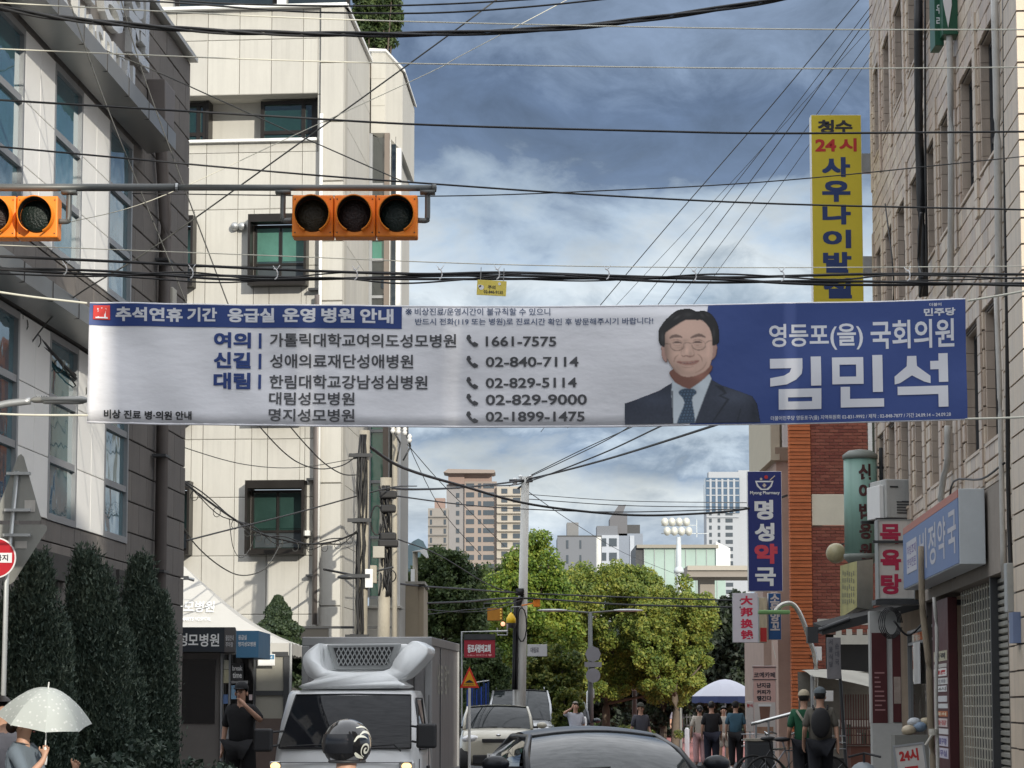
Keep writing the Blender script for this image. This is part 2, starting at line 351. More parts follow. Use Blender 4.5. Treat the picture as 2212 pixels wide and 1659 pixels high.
for sx, x0, x1 in ((1, 4.2, 8.2), (-1, -5.2, -9)):
    b = MB(); k = MB()
    y0, y1 = 27, 80
    xa, xb = x0+SD*(y0-10), x0+SD*(y1-10); wv = x1-x0
    b.add([(xa, y0, .13), (xa+wv, y0, .13), (xb+wv, y1, .13), (xb, y1, .13), (xa, y0, 0), (xa+wv, y0, 0), (xb+wv, y1, 0), (xb, y1, 0)], [(0, 1, 2, 3), (0, 4, 5, 1), (1, 5, 6, 2), (2, 6, 7, 3), (3, 7, 4, 0)])
    o = b.build('pavement', M_pave); struct(o)
    k.add([(xa-.16*sx, y0-.1, .14), (xa-.002*sx, y0-.1, .14), (xb-.002*sx, y1, .14), (xb-.16*sx, y1, .14), (xa-.16*sx, y0-.1, 0), (xa-.002*sx, y0-.1, 0), (xb-.002*sx, y1, 0), (xb-.16*sx, y1, 0)],
          [(0, 1, 2, 3), (0, 4, 5, 1), (1, 5, 6, 2), (2, 6, 7, 3), (3, 7, 4, 0), (4, 7, 6, 5)])
    o = k.build('kerb', M_kerb); struct(o)
# ================================================================ hospital on the left (its street front runs away from the camera)
p = at(403, 800, 36); LF = Fr(p.x, 36, 87.05)
H = thing('hospital_building', 'dark stone hospital with tall glass bays between pale panels, at the near left corner', 'building', (p.x, 36, 0), 87.05)
M_stone = [mat('grey_brown_stone_%s' % w, c, .75, var=.16, scale=2.5, bump=.25, bscale=40, streak=.15) for w, c in (('dark', (.145, .132, .122)), ('mid', (.155, .141, .130)), ('warm', (.165, .148, .134)))]
M_joint = mat('dark_joint', (.05, .047, .045), .9); M_wpanel = mat('white_cladding', (.80, .79, .76), .5, var=.07, scale=1.5)
M_fasc = mat('fascia_metal', (.22, .22, .21), .35, .55, var=.2, scale=1.2); M_glassb = glassmat('blue_green_glass', (.04, .115, .14), ior=1.55, coat=.1); M_coping = mat('coping_metal', (.5, .5, .47), .4, .3)
S0 = -16.5
HU, HL = 6.18, 3.46                                      # sills of the two window tiers
bays = [(-16.3, -14.9), (-13.55, -12.25), (-10.9, -9.55), (-8.2, -6.8), (-5.35, -3.95)]
cols = [(-14.9, -13.55), (-12.25, -10.9), (-9.55, -8.2), (-6.8, -5.35)]
holes = [(a, b, HU, 8.14) for a, b in bays]+[(a, b, HL, 5.36) for a, b in bays]+[(-6.1, -5.3, 1.0, 2.85), (-4.6, -3.9, 1.0, 2.85), (-9.0, -7.6, 1.0, 2.85)]
wall(S0, 0, 0, 10.05, holes, .04, .30, M_joint, H, 'wall')
MB().box(-.26, 0, .301, 11, 0, 10.05).box(S0, S0+.26, .301, 11, 0, 10.05).box(S0, 0, 11, 11.26, 0, 10.05).box(S0+.26, -.26, .31, 10.99, 9.6, 9.7).build('rear_walls', M_stone[0], H)
skip = [(a, b, HU, 8.14) for a, b in cols]+[(a, b, HL, 5.36) for a, b in cols]
rs = tiles(S0, 0, 0, 10.04, .95, .36, holes+skip, .012, .5, order=lambda r: -(r[0]*.9+r[2]*1.0))
rs = [r for r in rs if r[1]-r[0] > .06]
pieces('stone_panel', rs, 0, .045, M_stone, H, 285, .02, .003)
for a, b in cols:
    for z0, z1 in ((HU, 8.14), (HL, 5.36)):
        zs = [z0, z0+.62, z0+1.25, z1]
        for c, d in zip(zs[:-1], zs[1:]):
            for e, f in ((a+.01, (a+b)/2-.004), ((a+b)/2+.004, b-.01)): Bx('white_panel', M_wpanel, H, e, f, -.012, .04, c+.004, d-.004, bevel=.006)
for a, b in bays:
    for z0, z1 in ((HU, 8.14), (HL, 5.36)):
        window(H, a, b, z0, z1, -.012, M_alu, M_glassb, .07, (), (z0+.62, z0+1.25), .05)
for a, b in ((-6.1, -5.3), (-4.6, -3.9), (-9.0, -7.6)): window(H, a, b, 1.0, 2.85, .05, M_alu, glassmat('dark_glass', (.012, .018, .018)), .07, (), (2.2,), .1)
for a in (-6.1, -4.6, -9): Bx('lintel', M_joint, H, a-.25, a+(1.65 if a == -9 else 1.05), -.10, -.005, 2.86, 3.12)
for zt, zb, n in ((8.40, 8.20, 'eaves_fascia'), (5.60, 5.42, 'eaves_fascia')):
    b = MB().prismx([(-.06, zt), (-.40, zt), (-.40, zb), (-.06, zb-.04)], S0, -3.32); f = b.build(n, M_fasc, H)
    for k in range(11): Bx('joint', M_joint, f, -3.9-1.2*k, -3.885-1.2*k, -.404, -.05, zb-.006, zt+.004)
MB().box(S0-.05, .05, -.09, .36, 10.06, 10.12).box(-.30, .05, .362, 11.3, 10.06, 10.12).build('coping', M_coping, H)
# letters over the eaves
M_let = mat('steel_letters', (.68, .68, .66), .3, .4, var=.1); M_letw = mat('white_letters', (.82, .82, .80), .4)
st = "ST.MARY'S HOSPITAL"; xx = -10.6
wd = {'I': .16, '.': .14, "'": .12, ' ': .22}
tot = sum(wd.get(ch, .42) for ch in st)+.06*len(st); xx = -3.9-tot*1.0
for ch in st:
    w = wd.get(ch, .42)
    if ch != ' ': MB().text(ch, xx, 8.56 if ch != "'" else 8.92, xx+w, 8.99 if ch != '.' else 8.64, -.02, .02, ext=.11).build('letter', M_let, H)
    xx += w+.06
for i, ch in enumerate('성모병원'):
    a = -9.6+i*1.62; MB().text(ch, a, 9.12, a+1.32, 9.98, -.02, .03, ext=.13).build('letter', M_let, H)
# rainwater pipe with its hopper
M_pipe = mat('brown_downpipe', (.16, .14, .13), .5, .2, var=.2)
pp = MB().tube([(-2.75, -.1, 8.62), (-2.72, -.1, 8.55), (-2.28, -.1, 7.55), (-2.27, -.1, 7.3), (-2.27, -.1, .3)], .075, 10).build('downpipe', M_pipe, H, True)
for z in (7.0, 5.9, 4.6, 3.2, 1.8): Bx('clamp', M_dkmetal, pp, -2.52, -2.17, -.19, -.02, z, z+.03)
MB().prism([(-3.05, 8.62), (-2.45, 8.62), (-2.38, 9.12), (-3.12, 9.12)], -.22, -.005).build('rainwater_hopper', M_pipe, H, bevel=.01)
Bx('junction_box', mat('cream_box', (.5, .47, .4), .5), H, -2.0, -1.72, -.16, -.005, 6.42, 6.75, bevel=.01)
Bx('junction_box', M_pipe, H, -13.0, -12.2, -.16, -.06, 6.9, 7.4, bevel=.01)
cam_ = MB().box(-.03, .03, -.06, 0, 3.22, 3.27).tube([(0, -.06, 3.24), (.03, -.13, 3.22)], .022, 10).build('security_camera', M_grey, H)
# ================================================================ pale office block beyond
p = at(740, 900, 52); WF = Fr(p.x, 52, -6.0)
B = thing('office_building', 'cream stone clad office block with dark boxed windows, behind the dark hospital', 'building', (p.x, 52, 0), -6.0)
M_cream = [mat('cream_stone_%s' % w, c, .7, var=.09, scale=1.6, bump=.15, streak=.10) for w, c in (('a', (.52, .505, .46)), ('b', (.535, .52, .472)), ('c', (.50, .485, .442)))]
M_creamj = mat('cream_joint', (.42, .405, .365), .9); M_bronze = mat('bronze_frame', (.02, .017, .015), .4, .4, var=.2); M_glg = glassmat('green_glass', (.01, .035, .028))
def wx(u, v, yl=0): return WF.hit(u, v, yl)
xL = wx(300, 900)[0]; zT = wx(600, 20)[1]
r1 = (wx(410, 200)[1]-.05, wx(600, 298)[1])              # recess top, ledge
rec = (xL+.3, wx(686, 250)[0], r1[1], r1[0]-.02)
bx = [(wx(543, 500)[0], wx(668, 500)[0]), (wx(300, 500)[0], wx(425, 500)[0])]
rows = [(wx(600, 1196)[1], wx(600, 1040)[1]), (wx(600, 908)[1], wx(600, 755)[1]), (wx(600, 618)[1], wx(600, 468)[1])]
holes = [rec]+[(a+.05, c-.05, z0+.05, z1-.05) for a, c in bx for z0, z1 in rows]
wall(xL, 0, 0, zT, holes, .04, .34, M_creamj, B, 'wall')
XP = wx(690, 600)[0]                                     # pilaster starts here
for (a, c) in ((xL, XP-.01), ):
    rs = tiles(a, c, 0, zT, .62, 1.1, holes, .008, 0, order=lambda r: -r[3])
    pieces('stone_panel', rs, 0, .045, M_cream, B, 200, .012, .002)
rs = tiles(XP, 0, 0, zT, .52, 1.15, [], .012, 0); pieces('stone_panel', rs, -.09, .035, M_cream, B, 60, .012, .002)
# recessed storey behind its ledge
Bx('recess_back', M_cream[2], B, rec[0], rec[1], .85, .95, rec[2]-.3, rec[3]+.3); Bx('recess_floor', M_cream[1], B, rec[0], rec[1], .341, .84, rec[2]-.12, rec[2]-.02)
Bx('recess_ceiling', M_cream[1], B, rec[0], rec[1], .341, .84, rec[3]+.02, rec[3]+.12)
Bx('ledge', M_white, B, rec[0]-.2, rec[1], -.10, .04, rec[2]-.08, rec[2]-.02, bevel=.01)
for u0, u1 in ((563, 681), (345, 446)):
    a, c = wx(u0, 250, .5)[0], wx(u1, 250, .5)[0]; h = rec[3]-rec[2]
    window(B, a, c, rec[2]+.02, rec[3]-.02, .5, M_bronze, M_glg, .07, ((a+c)/2+.3,), (rec[2]+h*.25,), .1)
    Bx('window_reveal', M_bronze, B, c+.002, c+.05, .46, .845, rec[2]-.01, rec[3]+.01)
for a, c in bx:
    for z0, z1 in rows:
        w = window(B, a+.05, c-.05, z0+.06, z1-.16, .02, M_bronze, M_glg, .045, ((a+c)/2,), (z0+.42,), .1)
        MB().box(a, c, -.34, .03, z1-.15, z1).box(a, c, -.34, .03, z0-.02, z0+.05).box(a, a+.045, -.34, .03, z0+.05, z1-.15).box(c-.045, c, -.34, .03, z0+.05, z1-.15).build('window_box', M_bronze, B)
        MB().box(a+.11, (a+c)/2-.04, .052, .056, z0+.48, z1-.22).box((a+c)/2+.04, c-.11, .052, .056, z0+.48, z1-.22).build('glass_tint', mat('green_tint_%d' % rows.index((z0, z1)), ((.012, .04, .032), (.03, .09, .07), (.07, .19, .15))[rows.index((z0, z1))], .35, var=.4, scale=2), B)  # green sheet giving the panes their glass tone, paler in the upper rows
        MB().box(a+.12, c-.12, .052, .056, z0+.12, z0+.40).build('lower_panel', mat('panel_slate', (.05, .06, .065), .3, var=.3), B)
Bx('coping', M_white, B, xL-.1, .05, -.14, .40, zT+.002, zT+.07, bevel=.01)
up = MB().box(xL, -1.3, 1.2, 1.4, zT, zT+2.6).build('upper_storey', M_cream[2], B)
window(B, wx(350, 5)[0], wx(575, 5)[0], zT+.12, zT+1.6, 1.1, M_bronze, glassmat('dark_glass', (.012, .018, .018)), .08, (), (), .09)
window(B, wx(676, 5)[0]-1, wx(735, 5)[0], zT+.12, zT+1.6, 1.1, M_bronze, MC['dark_glass'], .08, (), (), .09)
Bx('roof_panel', M_white, B, wx(577, 5)[0], wx(596, 5)[0], 1.0, 1.19, zT+.1, zT+1.6); Bx('roof_slab', M_creamj, B, xL, -.1, .341, 1.19, zT-.3, zT-.05)
# vertical pipes, round vents, camera
z0 = wx(690, 1350)[1]
pp = MB().tube([(wx(695, 250, -.15)[0], -.18, wx(695, 250)[1]), (wx(695, 250, -.15)[0], -.18, z0)], .035, 8).build('cream_pipe', M_white, B, True)
pp = MB().tube([(wx(681, 1330, -.2)[0], -.16, wx(680, 640)[1]), (wx(681, 1330, -.2)[0], -.16, z0)], .07, 8).build('brown_pipe', M_pipe, B, True)
for k in range(4): Bx('clamp', M_dkmetal, pp, wx(676, 900)[0]-.08, wx(686, 900)[0]+.05, -.2, .0, 4+1.8*k, 4.04+1.8*k)
for u in (509, 525):
    a, z = wx(u, 490); MB().lathe([(.07, -.02), (.085, -.06), (.07, -.12), (.03, -.15)], (a, 0, z), 14, 'y').build('vent_cap', M_grey, B, True)
a, z = wx(667, 1153); MB().box(a-.08, a+.05, -.2, -.001, z-.05, z+.05).build('wall_camera', M_white, B, bevel=.01)
# street side of the block
SFm = Fr(p.x, 52, 87.05); SB = B
def s2b(s, d, z):                                       # street-side coordinates -> office building coordinates
    X = SFm.x+s*SFm.ax[0]+d*SFm.ay[0]-WF.x; Y = SFm.y+s*SFm.ax[1]+d*SFm.ay[1]-WF.y
    return Vector((X*WF.ax[0]+Y*WF.ax[1], X*WF.ay[0]+Y*WF.ay[1], z))
SL = 4.6
b = MB().box(.02, SL, .04, .3, 0, zT); b.map(lambda q: s2b(q.x, q.y, q.z)); b.build('side_wall', M_creamj, B)
for r in tiles(.03, SL, 0, zT, 1.15, 1.15, [], .012, 0):
    b = MB().box(r[0], r[1], 0, .039, r[2], r[3]); b.map(lambda q: s2b(q.x, q.y, q.z)); b.build('stone_panel', M_cream[random.randrange(3)], B)
b = MB().box(0, SL, -.06, .36, zT+.002, zT+.07); b.map(lambda q: s2b(q.x, q.y, q.z)); b.build('coping', M_white, B)
# stair tower at the street side
q0 = at(800, 500, 56.7); TFr = Fr(q0.x, 56.7, -2)
T = thing('stair_tower', 'narrow cream stair tower with a dark glazed strip beside the office block', 'building', (q0.x, 56.7, 0), -2)
def tx(u, v, yl=0): return TFr.hit(u, v, yl)
x1 = tx(866, 200)[0]; zt = tx(830, 112)[1]; zb = tx(830, 287)[1]; z2 = tx(830, 1290)[1]
MB().add([(0, 0, zb), (x1-.32, 0, zb), (x1, .5, zb-.3), (x1, 4, zb-.3), (0, 4, zb), (0, 0, zt), (x1-.32, 0, zt-.03), (x1, .5, zt-.35), (x1, 4, zt-.35), (0, 4, zt)],
         [(0, 1, 6, 5), (1, 2, 7, 6), (2, 3, 8, 7), (3, 4, 9, 8), (4, 0, 5, 9), (5, 6, 7), (5, 7, 8, 9), (0, 4, 3, 2), (0, 2, 1)]).build('upper_wall', M_cream[1], T)
MB().add([(-.04, -.05, zt+.01), (x1-.31, -.05, zt-.0), (x1+.05, .48, zt-.32), (x1+.05, 4, zt-.32), (-.04, 4, zt+.01), (-.04, -.05, zt+.07), (x1-.31, -.05, zt+.05), (x1+.05, .48, zt-.27), (x1+.05, 4, zt-.27), (-.04, 4, zt+.07)],
         [(0, 1, 6, 5), (1, 2, 7, 6), (2, 3, 8, 7), (3, 4, 9, 8), (4, 0, 5, 9), (5, 6, 7), (5, 7, 8, 9), (0, 4, 3, 2), (0, 2, 1)]).build('coping', M_white, T)
for k in range(1, 3): Bx('stone_joint', M_creamj, T, .0, x1-.33, -.004, .0, zb+(zt-zb)*k/3, zb+(zt-zb)*k/3+.012)
a, c, d = tx(803, 600)[0], tx(829, 600)[0], tx(840, 600)[0]
MB().box(a-.08, a, .02, .2, z2, zb).build('mullion', M_alu, T); MB().box(c, d, .0, .3, z2, zb).build('brown_pier', mat('brown_cladding', (.2, .165, .14), .5), T)
MB().box(d+.02, x1-.12, .30, .34, z2, zb-.02).build('side_pane', glassmat('dark_glass', (.01, .02, .02)), T)
MB().box(x1-.1, x1-.0, .10, .4, z2-.2, zb-.3).build('white_edge', M_white, T)
MB().box(x1-.26, x1-.22, .12, .29, z2, zb-.1).build('mullion', M_white, T)
zz = [zb, tx(820, 397)[1], tx(820, 515)[1], tx(820, 560)[1], tx(820, 640)[1], tx(820, 760)[1], tx(820, 930)[1], tx(820, 1040)[1], tx(820, 1160)[1], z2]
M_tg = glassmat('bright_green_glass', (.03, .19, .135))
for i, (h0, h1) in enumerate(zip(zz[:-1], zz[1:])):
    MB().box(a, c, .12, .14, h1+.03, h0-.03).build('pane', M_tg if i in (2, 5, 6, 7, 8) else MC['dark_glass'], T)
    MB().box(a, c, .06, .16, h1-.03, h1+.028).build('transom', M_alu, T)
MB().box(-.02, x1-.1, .55, 4, 0, zb-.35).build('core_wall', M_cream[2], T)
MB().box(a-.2, x1+.02, -.15, .54, 0, z2-.24).box(a-.24, x1+.06, -.2, .54, z2-.235, z2-.18).build('base_wall', M_cream[1], T, bevel=.01)
# annexe walls beside the tower
q = at(890, 1300, 60); c0 = at(862, 1300, 60).x; c1 = at(903, 1300, 60).x; zt2 = at(890, 1262, 60).z
A = thing('garden_wall', 'low tan rendered wall at the foot of the glazed stair tower', 'wall', ((c0+c1)/2, 60, 0))
M_tan = mat('tan_render', (.42, .36, .27), .85, var=.15, bump=.2)
MB().box(-(c1-c0)/2, (c1-c0)/2, 0, 3, 0, zt2).build('wall', M_tan, A)
MB().box((c1-c0)/2+.002, (c1-c0)/2+.12, .1, 3, 0, zt2-.05).build('end_pier', M_tan, A)
MB().box(-(c1-c0)/2-.03, (c1-c0)/2+.15, -.04, 3.02, zt2+.002, zt2+.06).build('coping', M_creamj, A)
# ================================================================ tiled building on the right
p = at(1887, 650, 58); RF = Fr(p.x, 58, -92.95)
G = thing('tiled_building', 'tall brown tiled building with rows of deep narrow windows, along the right side', 'building', (p.x, 58, 0), -92.95)
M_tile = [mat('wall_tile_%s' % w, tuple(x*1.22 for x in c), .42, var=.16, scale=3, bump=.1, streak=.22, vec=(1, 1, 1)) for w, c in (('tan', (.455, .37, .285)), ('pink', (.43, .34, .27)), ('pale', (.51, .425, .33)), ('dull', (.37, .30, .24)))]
M_tj = mat('tile_joint', (.09, .075, .065), .9); M_rg = glassmat('brown_dark_glass', (.018, .02, .022))
wins = [(.6, 2.1), (2.9, 4.6), (5.6, 7.4), (8.45, 10.05), (11.4, 13.0), (13.65, 15.05), (16.7, 18.65), (19.2, 21.2)]
RZ = [(5.22, 7.1), (9.07, 10.95), (12.93, 14.8)]; SE, ZR = 24.4, 17.0
holes = [(a, c, z0, z1) for a, c in wins for z0, z1 in RZ]+[(9.9, 21.0, 0, 4.62), (.2, 9.6, 0, 3.9)]
wall(0, SE, 0, ZR, holes, .04, .36, M_tj, G)
MB().box(0, .3, .361, 6, 0, ZR).box(SE-.3, SE, .361, 6, 0, ZR).box(0, SE, 6, 6.3, 0, ZR).box(.3, SE-.3, .37, 5.99, ZR-.4, ZR-.2).build('rear_walls', M_tile[0], G)
rs = tiles(0, SE, 3.9, ZR, .58, .27, holes, .022, .5, order=lambda r: -r[0]+(5 if r[3] > 12 else 0))
pieces('wall_tile', rs, 0, .045, M_tile, G, 290, .03, .006)
# rough-edged pilasters between the windows and their tiled reveals
for a, c in wins:
    for z0, z1 in RZ:
        window(G, a+.12, c-.03, z0+.02, z1-.02, .15, M_dkmetal, M_rg, .06, ((a+c)/2,), (z0+.45,) if z0 > 6 else (), .07)
        k = MB(); n = int((z1-z0)/.27)
        for i in range(n+1):
            za = z0+i*.27; zc = min(z1, za+.262)
            if zc-za > .05: k.box(a+.002, a+.11, .03, .148, za, zc)
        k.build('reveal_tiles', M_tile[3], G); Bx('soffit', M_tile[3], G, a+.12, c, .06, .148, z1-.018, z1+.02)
        Bx('sill', M_tile[0], G, a+.12, c, -.02, .148, z0-.03, z0+.015)
for s in (0.3, 2.5, 5.1, 7.92, 10.6, 13.3, 15.6, 16.2, 18.93, 21.45):
    for z0, z1 in RZ:
        k = MB(); i = 0; z = z0-.55
        while z < z1+.4:
            j = random.uniform(-.012, .012); k.box(s-.17+j, s+.17-j, -.03, .0, z, z+.255); z += .27
        k.build('pilaster_tiles', random.choice(M_tile), G)
# the near corner pier catches the sun
for x0, x1_, y0 in ((21.9, 22.9, -.06), (22.95, 24.35, -.12)):
    k = MB(); z = .1
    while z < ZR: k.box(x0, x1_, y0, -.003, z, z+.3); z += .325
    o = k.build('pier_tiles', M_tile[2], G)
    Bx('pier_core', M_tj, G, x0+.02, x1_-.02, y0+.02, -.006, 0, ZR)
Bx('parapet', M_coping, G, -.05, SE+.05, -.08, .4, ZR+.002, ZR+.1)
# pipes and cables on the tiled wall
def rs_(u, v, d=0): return RF.hit(u, v, d)
def gpipe(name, pts, r, m, d=-.12):
    return MB().tube(catmull([(rs_(u, v, d)[0], d, rs_(u, v, d)[1]) for u, v in pts], 4), r, 8).build(name, m, G, True)
M_ppipe = mat('grey_white_pipe', (.46, .45, .42), .5, var=.25)
gpipe('vertical_pipe', [(2050, 30), (2053, 180), (2055, 400), (2052, 640)], .05, M_ppipe); gpipe('vertical_pipe', [(2148, 0), (2153, 200), (2156, 420), (2158, 640)], .05, M_ppipe)
gpipe('vertical_pipe', [(2152, 640), (2160, 860), (2163, 1000), (2168, 1250)], .035, M_ppipe)
gpipe('black_riser_cable', [(1984, 0), (1985, 250), (1990, 450), (1994, 640)], .075, M_cable, -.14); gpipe('black_riser_cable', [(1998, 0), (1999, 300), (2003, 640)], .02, M_cable)
gpipe('black_riser_cable', [(2170, 0), (2172, 350), (2176, 700), (2178, 1050), (2186, 1300)], .03, M_cable, -.1)
gpipe('loose_cable', [(1990, 460), (1985, 560), (1992, 600), (1988, 640)], .03, M_cable, -.3)
gpipe('vertical_pipe', [(2047, 920), (2046, 1000), (2038, 1030), (2032, 1080)], .05, M_ppipe)
gpipe('loose_cable', [(2170, 1000), (2120, 1035), (2060, 1040), (2050, 1110)], .015, M_cable, -.1)
gpipe('loose_cable', [(1912, 440), (1930, 600), (1925, 780), (1940, 900)], .015, M_cable, -.1)
# ground floor: mesh grille, roller shutter, maroon board with stickers, shop window
M_sh = mat('shutter_metal', (.34, .33, .29), .45, .5, var=.25, streak=.3); M_gr = mat('grille_metal', (.55, .53, .46), .45, .6, var=.25); M_mar = mat('maroon_paint', (.07, .012, .014), .5, var=.25)
sa, sb, sc_ = rs_(2062, 1450)[0], rs_(2141, 1450)[0], rs_(2186, 1450)[0]
Bx('shutter_lintel', mat('grey_brown_render', (.24, .21, .18), .8, var=.3), G, 9.9, 21.0, -.02, .3, 3.38, 4.6)
MB().box(sa, sb, .30, .33, 0, 3.37).build('dark_shop_window', mat('shop_dark', (.03, .03, .028), .6), G)
k = MB(); n = 14
for i in range(n+1): x = sa+(sb-sa)*i/n; k.box(x-.012, x+.012, .12, .14, 0, 3.36)
for i in range(22): z = .05+i*.155; k.box(sa, sb, .141, .155, z-.01, z+.01)
k.build('mesh_grille', M_gr, G)
for i in range(34):
    z = i*.099; MB().prismx([(.16, z), (.10, z+.02), (.10, z+.07), (.16, z+.093)], sb+.1, sc_).build('slat', M_sh, G)
Bx('door_post', M_dkmetal, G, sb, sb+.095, .0, .3, 0, 3.37)
s0 = rs_(2022, 1450)[0]; s1 = rs_(2056, 1450)[0]
Bx('maroon_board', M_mar, G, s0, s1, -.05, .1, 0, 3.3, bevel=.01)
s2, s3 = rs_(1947, 1450)[0], rs_(1998, 1450)[0]
window(G, s2, s0-.02, .95, 3.0, .12, M_alu, glassmat('shop_glass', (.03, .03, .028)), .05, (), (2.75,), .08)
Bx('stall_riser', mat('pale_grey_panel', (.42, .42, .4), .6, var=.15), G, s2, s0-.02, .02, .1, 0, .94)
Bx('paper_notice', M_white, G, s2+1.4, s2+2.6, .10, .115, 2.0, 2.75)
# stickers: flat print on the maroon board
for i, (v0, v1, bg, tx_, tc) in enumerate(((1405, 1427, (.45, .42, .3), '인력', (.03, .03, .03)), (1433, 1441, (.5, .48, .45), '', None), (1443, 1460, (.75, .73, .7), '修廣', (.5, .02, .03)), (1464, 1478, (.6, .6, .58), '전화', (.3, .3, .33)),
        (1481, 1494, (.65, .65, .65), '24시', (.2, .2, .2)), (1503, 1516, (.6, .6, .62), '', None), (1520, 1530, (.62, .62, .62), '', None), (1536, 1548, (.45, .14, .05), '열쇠', (.8, .7, .5)), (1552, 1570, (.6, .5, .48), '출장', (.5, .1, .1)),
        (1574, 1586, (.62, .6, .6), '', None), (1590, 1612, (.55, .52, .6), '사람구함', (.12, .1, .3)), (1616, 1638, (.55, .52, .6), '사무실', (.12, .1, .3)))):
    za, zc = rs_(2040, v1, -.05)[1], rs_(2040, v0, -.05)[1]; m = mat('sticker_%d' % i, bg, .6, var=.1)
    o = Bx('sticker', m, G, s0+.25+random.uniform(-.1, .1), s1-.2+random.uniform(-.1, .05), -.056, -.051, za, zc)
    if tx_: MB().text(tx_, s0+.45, za+(zc-za)*.2, s1-.4, zc-(zc-za)*.2, -.060, .02).build('lettering', mat('ink_%d' % i, tc, .6), o)
# ================================================================ brick building and the gap beyond the tiled building
M_brick = [mat('red_brick_%s' % w, c, .85, var=.2, scale=4, bump=.3) for w, c in (('a', (.24, .075, .05)), ('b', (.21, .06, .042)), ('c', (.27, .09, .06)))]
M_obrick = mat('orange_brick', (.50, .15, .055), .8, var=.25, scale=5, bump=.3); M_mort = mat('mortar', (.25, .15, .12), .95)
YB = 66.0; a0 = at(1755, 1300, YB); a1 = at(1905, 1300, YB)
K = thing('brick_building', 'red brick building with a cream stone panel, beyond the tiled building', 'building', (a0.x, YB, 0), 0)
kx = lambda u: (u-1755)*mpp(YB)*1.0+0; kz = lambda v: at(1800, v, YB).z
wK = a1.x-a0.x+1.5; pan = (0.0, kx(1829), kz(1136), kz(1067)); win = (kx(1880), kx(1880)+1.0, kz(1000), 9.4)
holes = [(pan[0], pan[1]+.002, pan[2], pan[3]), (win[0], win[1], win[2], win[3]), (.3, wK, 0, kz(1370))]
HB = 10.3
wall(0, wK, 0, HB, holes, .02, .3, M_mort, K)
rs = tiles(0, wK, 2.0, HB-.05, .225, .078, holes, .012, .5, order=lambda r: abs(r[2]-7), minw=.04)
pieces('brick', rs, 0, .03, M_brick, K, 290, .06, .002)
Bx('stone_panel', mat('cream_panel', (.66, .62, .50), .6, var=.12, scale=2), K, pan[0]+.01, pan[1], -.03, .03, pan[2]+.01, pan[3]-.01, bevel=.01)
window(K, win[0], win[1], win[2], win[3], .0, M_white, M_glg, .1, (), (), .15)
Bx('dark_opening', mat('interior_dark', (.02, .02, .02), .8), K, .3, wK, .31, .34, 0, kz(1366))
Bx('window_backing', mat('interior_dark', (.02, .02, .02), .8), K, win[0]-.1, win[1]+.1, .31, .34, win[2]-.1, win[3]+.1)
MB().box(0, .3, .302, 8, 0, HB).box(.3, wK, 7.7, 8, 0, HB).build('rear_walls', M_brick[0], K); Bx('parapet', M_coping, K, -.05, wK, -.05, .35, HB, HB+.1)
# ribbed orange brick corner pier on its left
b0 = kx(1708); k = MB(); z = 1.0; i = 0
while z < HB: k.box(b0, -.01, -.06-(.02 if i % 2 else 0), .25, z, z+.072); z += .086; i += 1
o = k.build('ribbed_brick_pier', M_obrick, K); o['kind'] = 'stuff'; Bx('pier_core', M_mort, K, b0+.02, -.02, 0, .24, 0, HB)
# narrow stone house with a bay window left of the brick pier
ys = 67.5; c0 = at(1666, 1200, ys).x; c1 = at(1709, 1200, ys).x
Q = thing('stone_house', 'pinkish stone fronted house with a green glazed bay, squeezed beside the orange brick pier', 'building', (c0, ys, 0), 0)
zz = lambda v: at(1680, v, ys).z; ux = lambda u: (u-1666)*mpp(ys)
M_pink = mat('pink_stucco', (.50, .36, .29), .8, var=.15)
MB().box(.14, c1-c0, 0, 6, 0, zz(995)).build('lower_wall', M_pink, Q)
MB().box(0, .22, -.15, 6, zz(995), 10.2).box(.22, c1-c0, .06, 6, zz(995), 10.2).build('wall', mat('cream_render', (.52, .47, .36), .8, var=.1), Q)
MB().prismx([(-.22, zz(968)), (0.05, zz(968)), (0.05, zz(1000)), (-.08, zz(995))], .1, c1-c0).build('bay_base', mat('pink_stucco2', (.5, .42, .33), .8), Q)
window(Q, .28, c1-c0-.06, zz(968), 9.9, -.16, M_white, glassmat('bright_green_glass', (.03, .19, .135)), .07, (), (), .15)
Bx('roof_cap', M_coping, Q, -.05, c1-c0, -.2, 6.05, 10.2, 10.3)
# dark and green shop fronts under the signs, far along the right side
Q2 = thing('corner_shop', 'two storey corner shop with a pale green frame, under the blue pharmacy sign', 'building', (at(1640, 1400, 69).x, 69, 0), 0)
qx = lambda u: (u-1640)*mpp(69); qz = lambda v: at(1660, v, 69).z
MB().box(qx(1652), qx(1752), .3, 6, 0, qz(1270)).build('wall', mat('pinkish_render', (.4, .3, .25), .8, var=.2), Q2)
MB().box(qx(1678), qx(1716), 0, .29, qz(1390), qz(1283)).build('sign_box', mat('pale_green', (.5, .6, .5), .6), Q2)
MB().box(qx(1682), qx(1708), -.02, -.002, qz(1375), qz(1300)).build('dark_sign_face', mat('dark_green', (.03, .07, .05), .6), Q2)
MB().box(qx(1700), qx(1712), .0, .28, 0, qz(1400)).box(qx(1680), qx(1686), .0, .28, 0, qz(1400)).build('shop_frame', mat('pinkwhite', (.5, .42, .4), .6), Q2)
MB().box(qx(1686), qx(1700), .05, .28, 0, qz(1400)).build('shop_glass', MC['dark_glass'], Q2)
b = MB()
for i in range(22): b.box(qx(1712), qx(1722), -.05, .0, .2+i*.14, .26+i*.14)
b.build('green_louvres', mat('dark_green', (.03, .07, .05), .6), Q2)
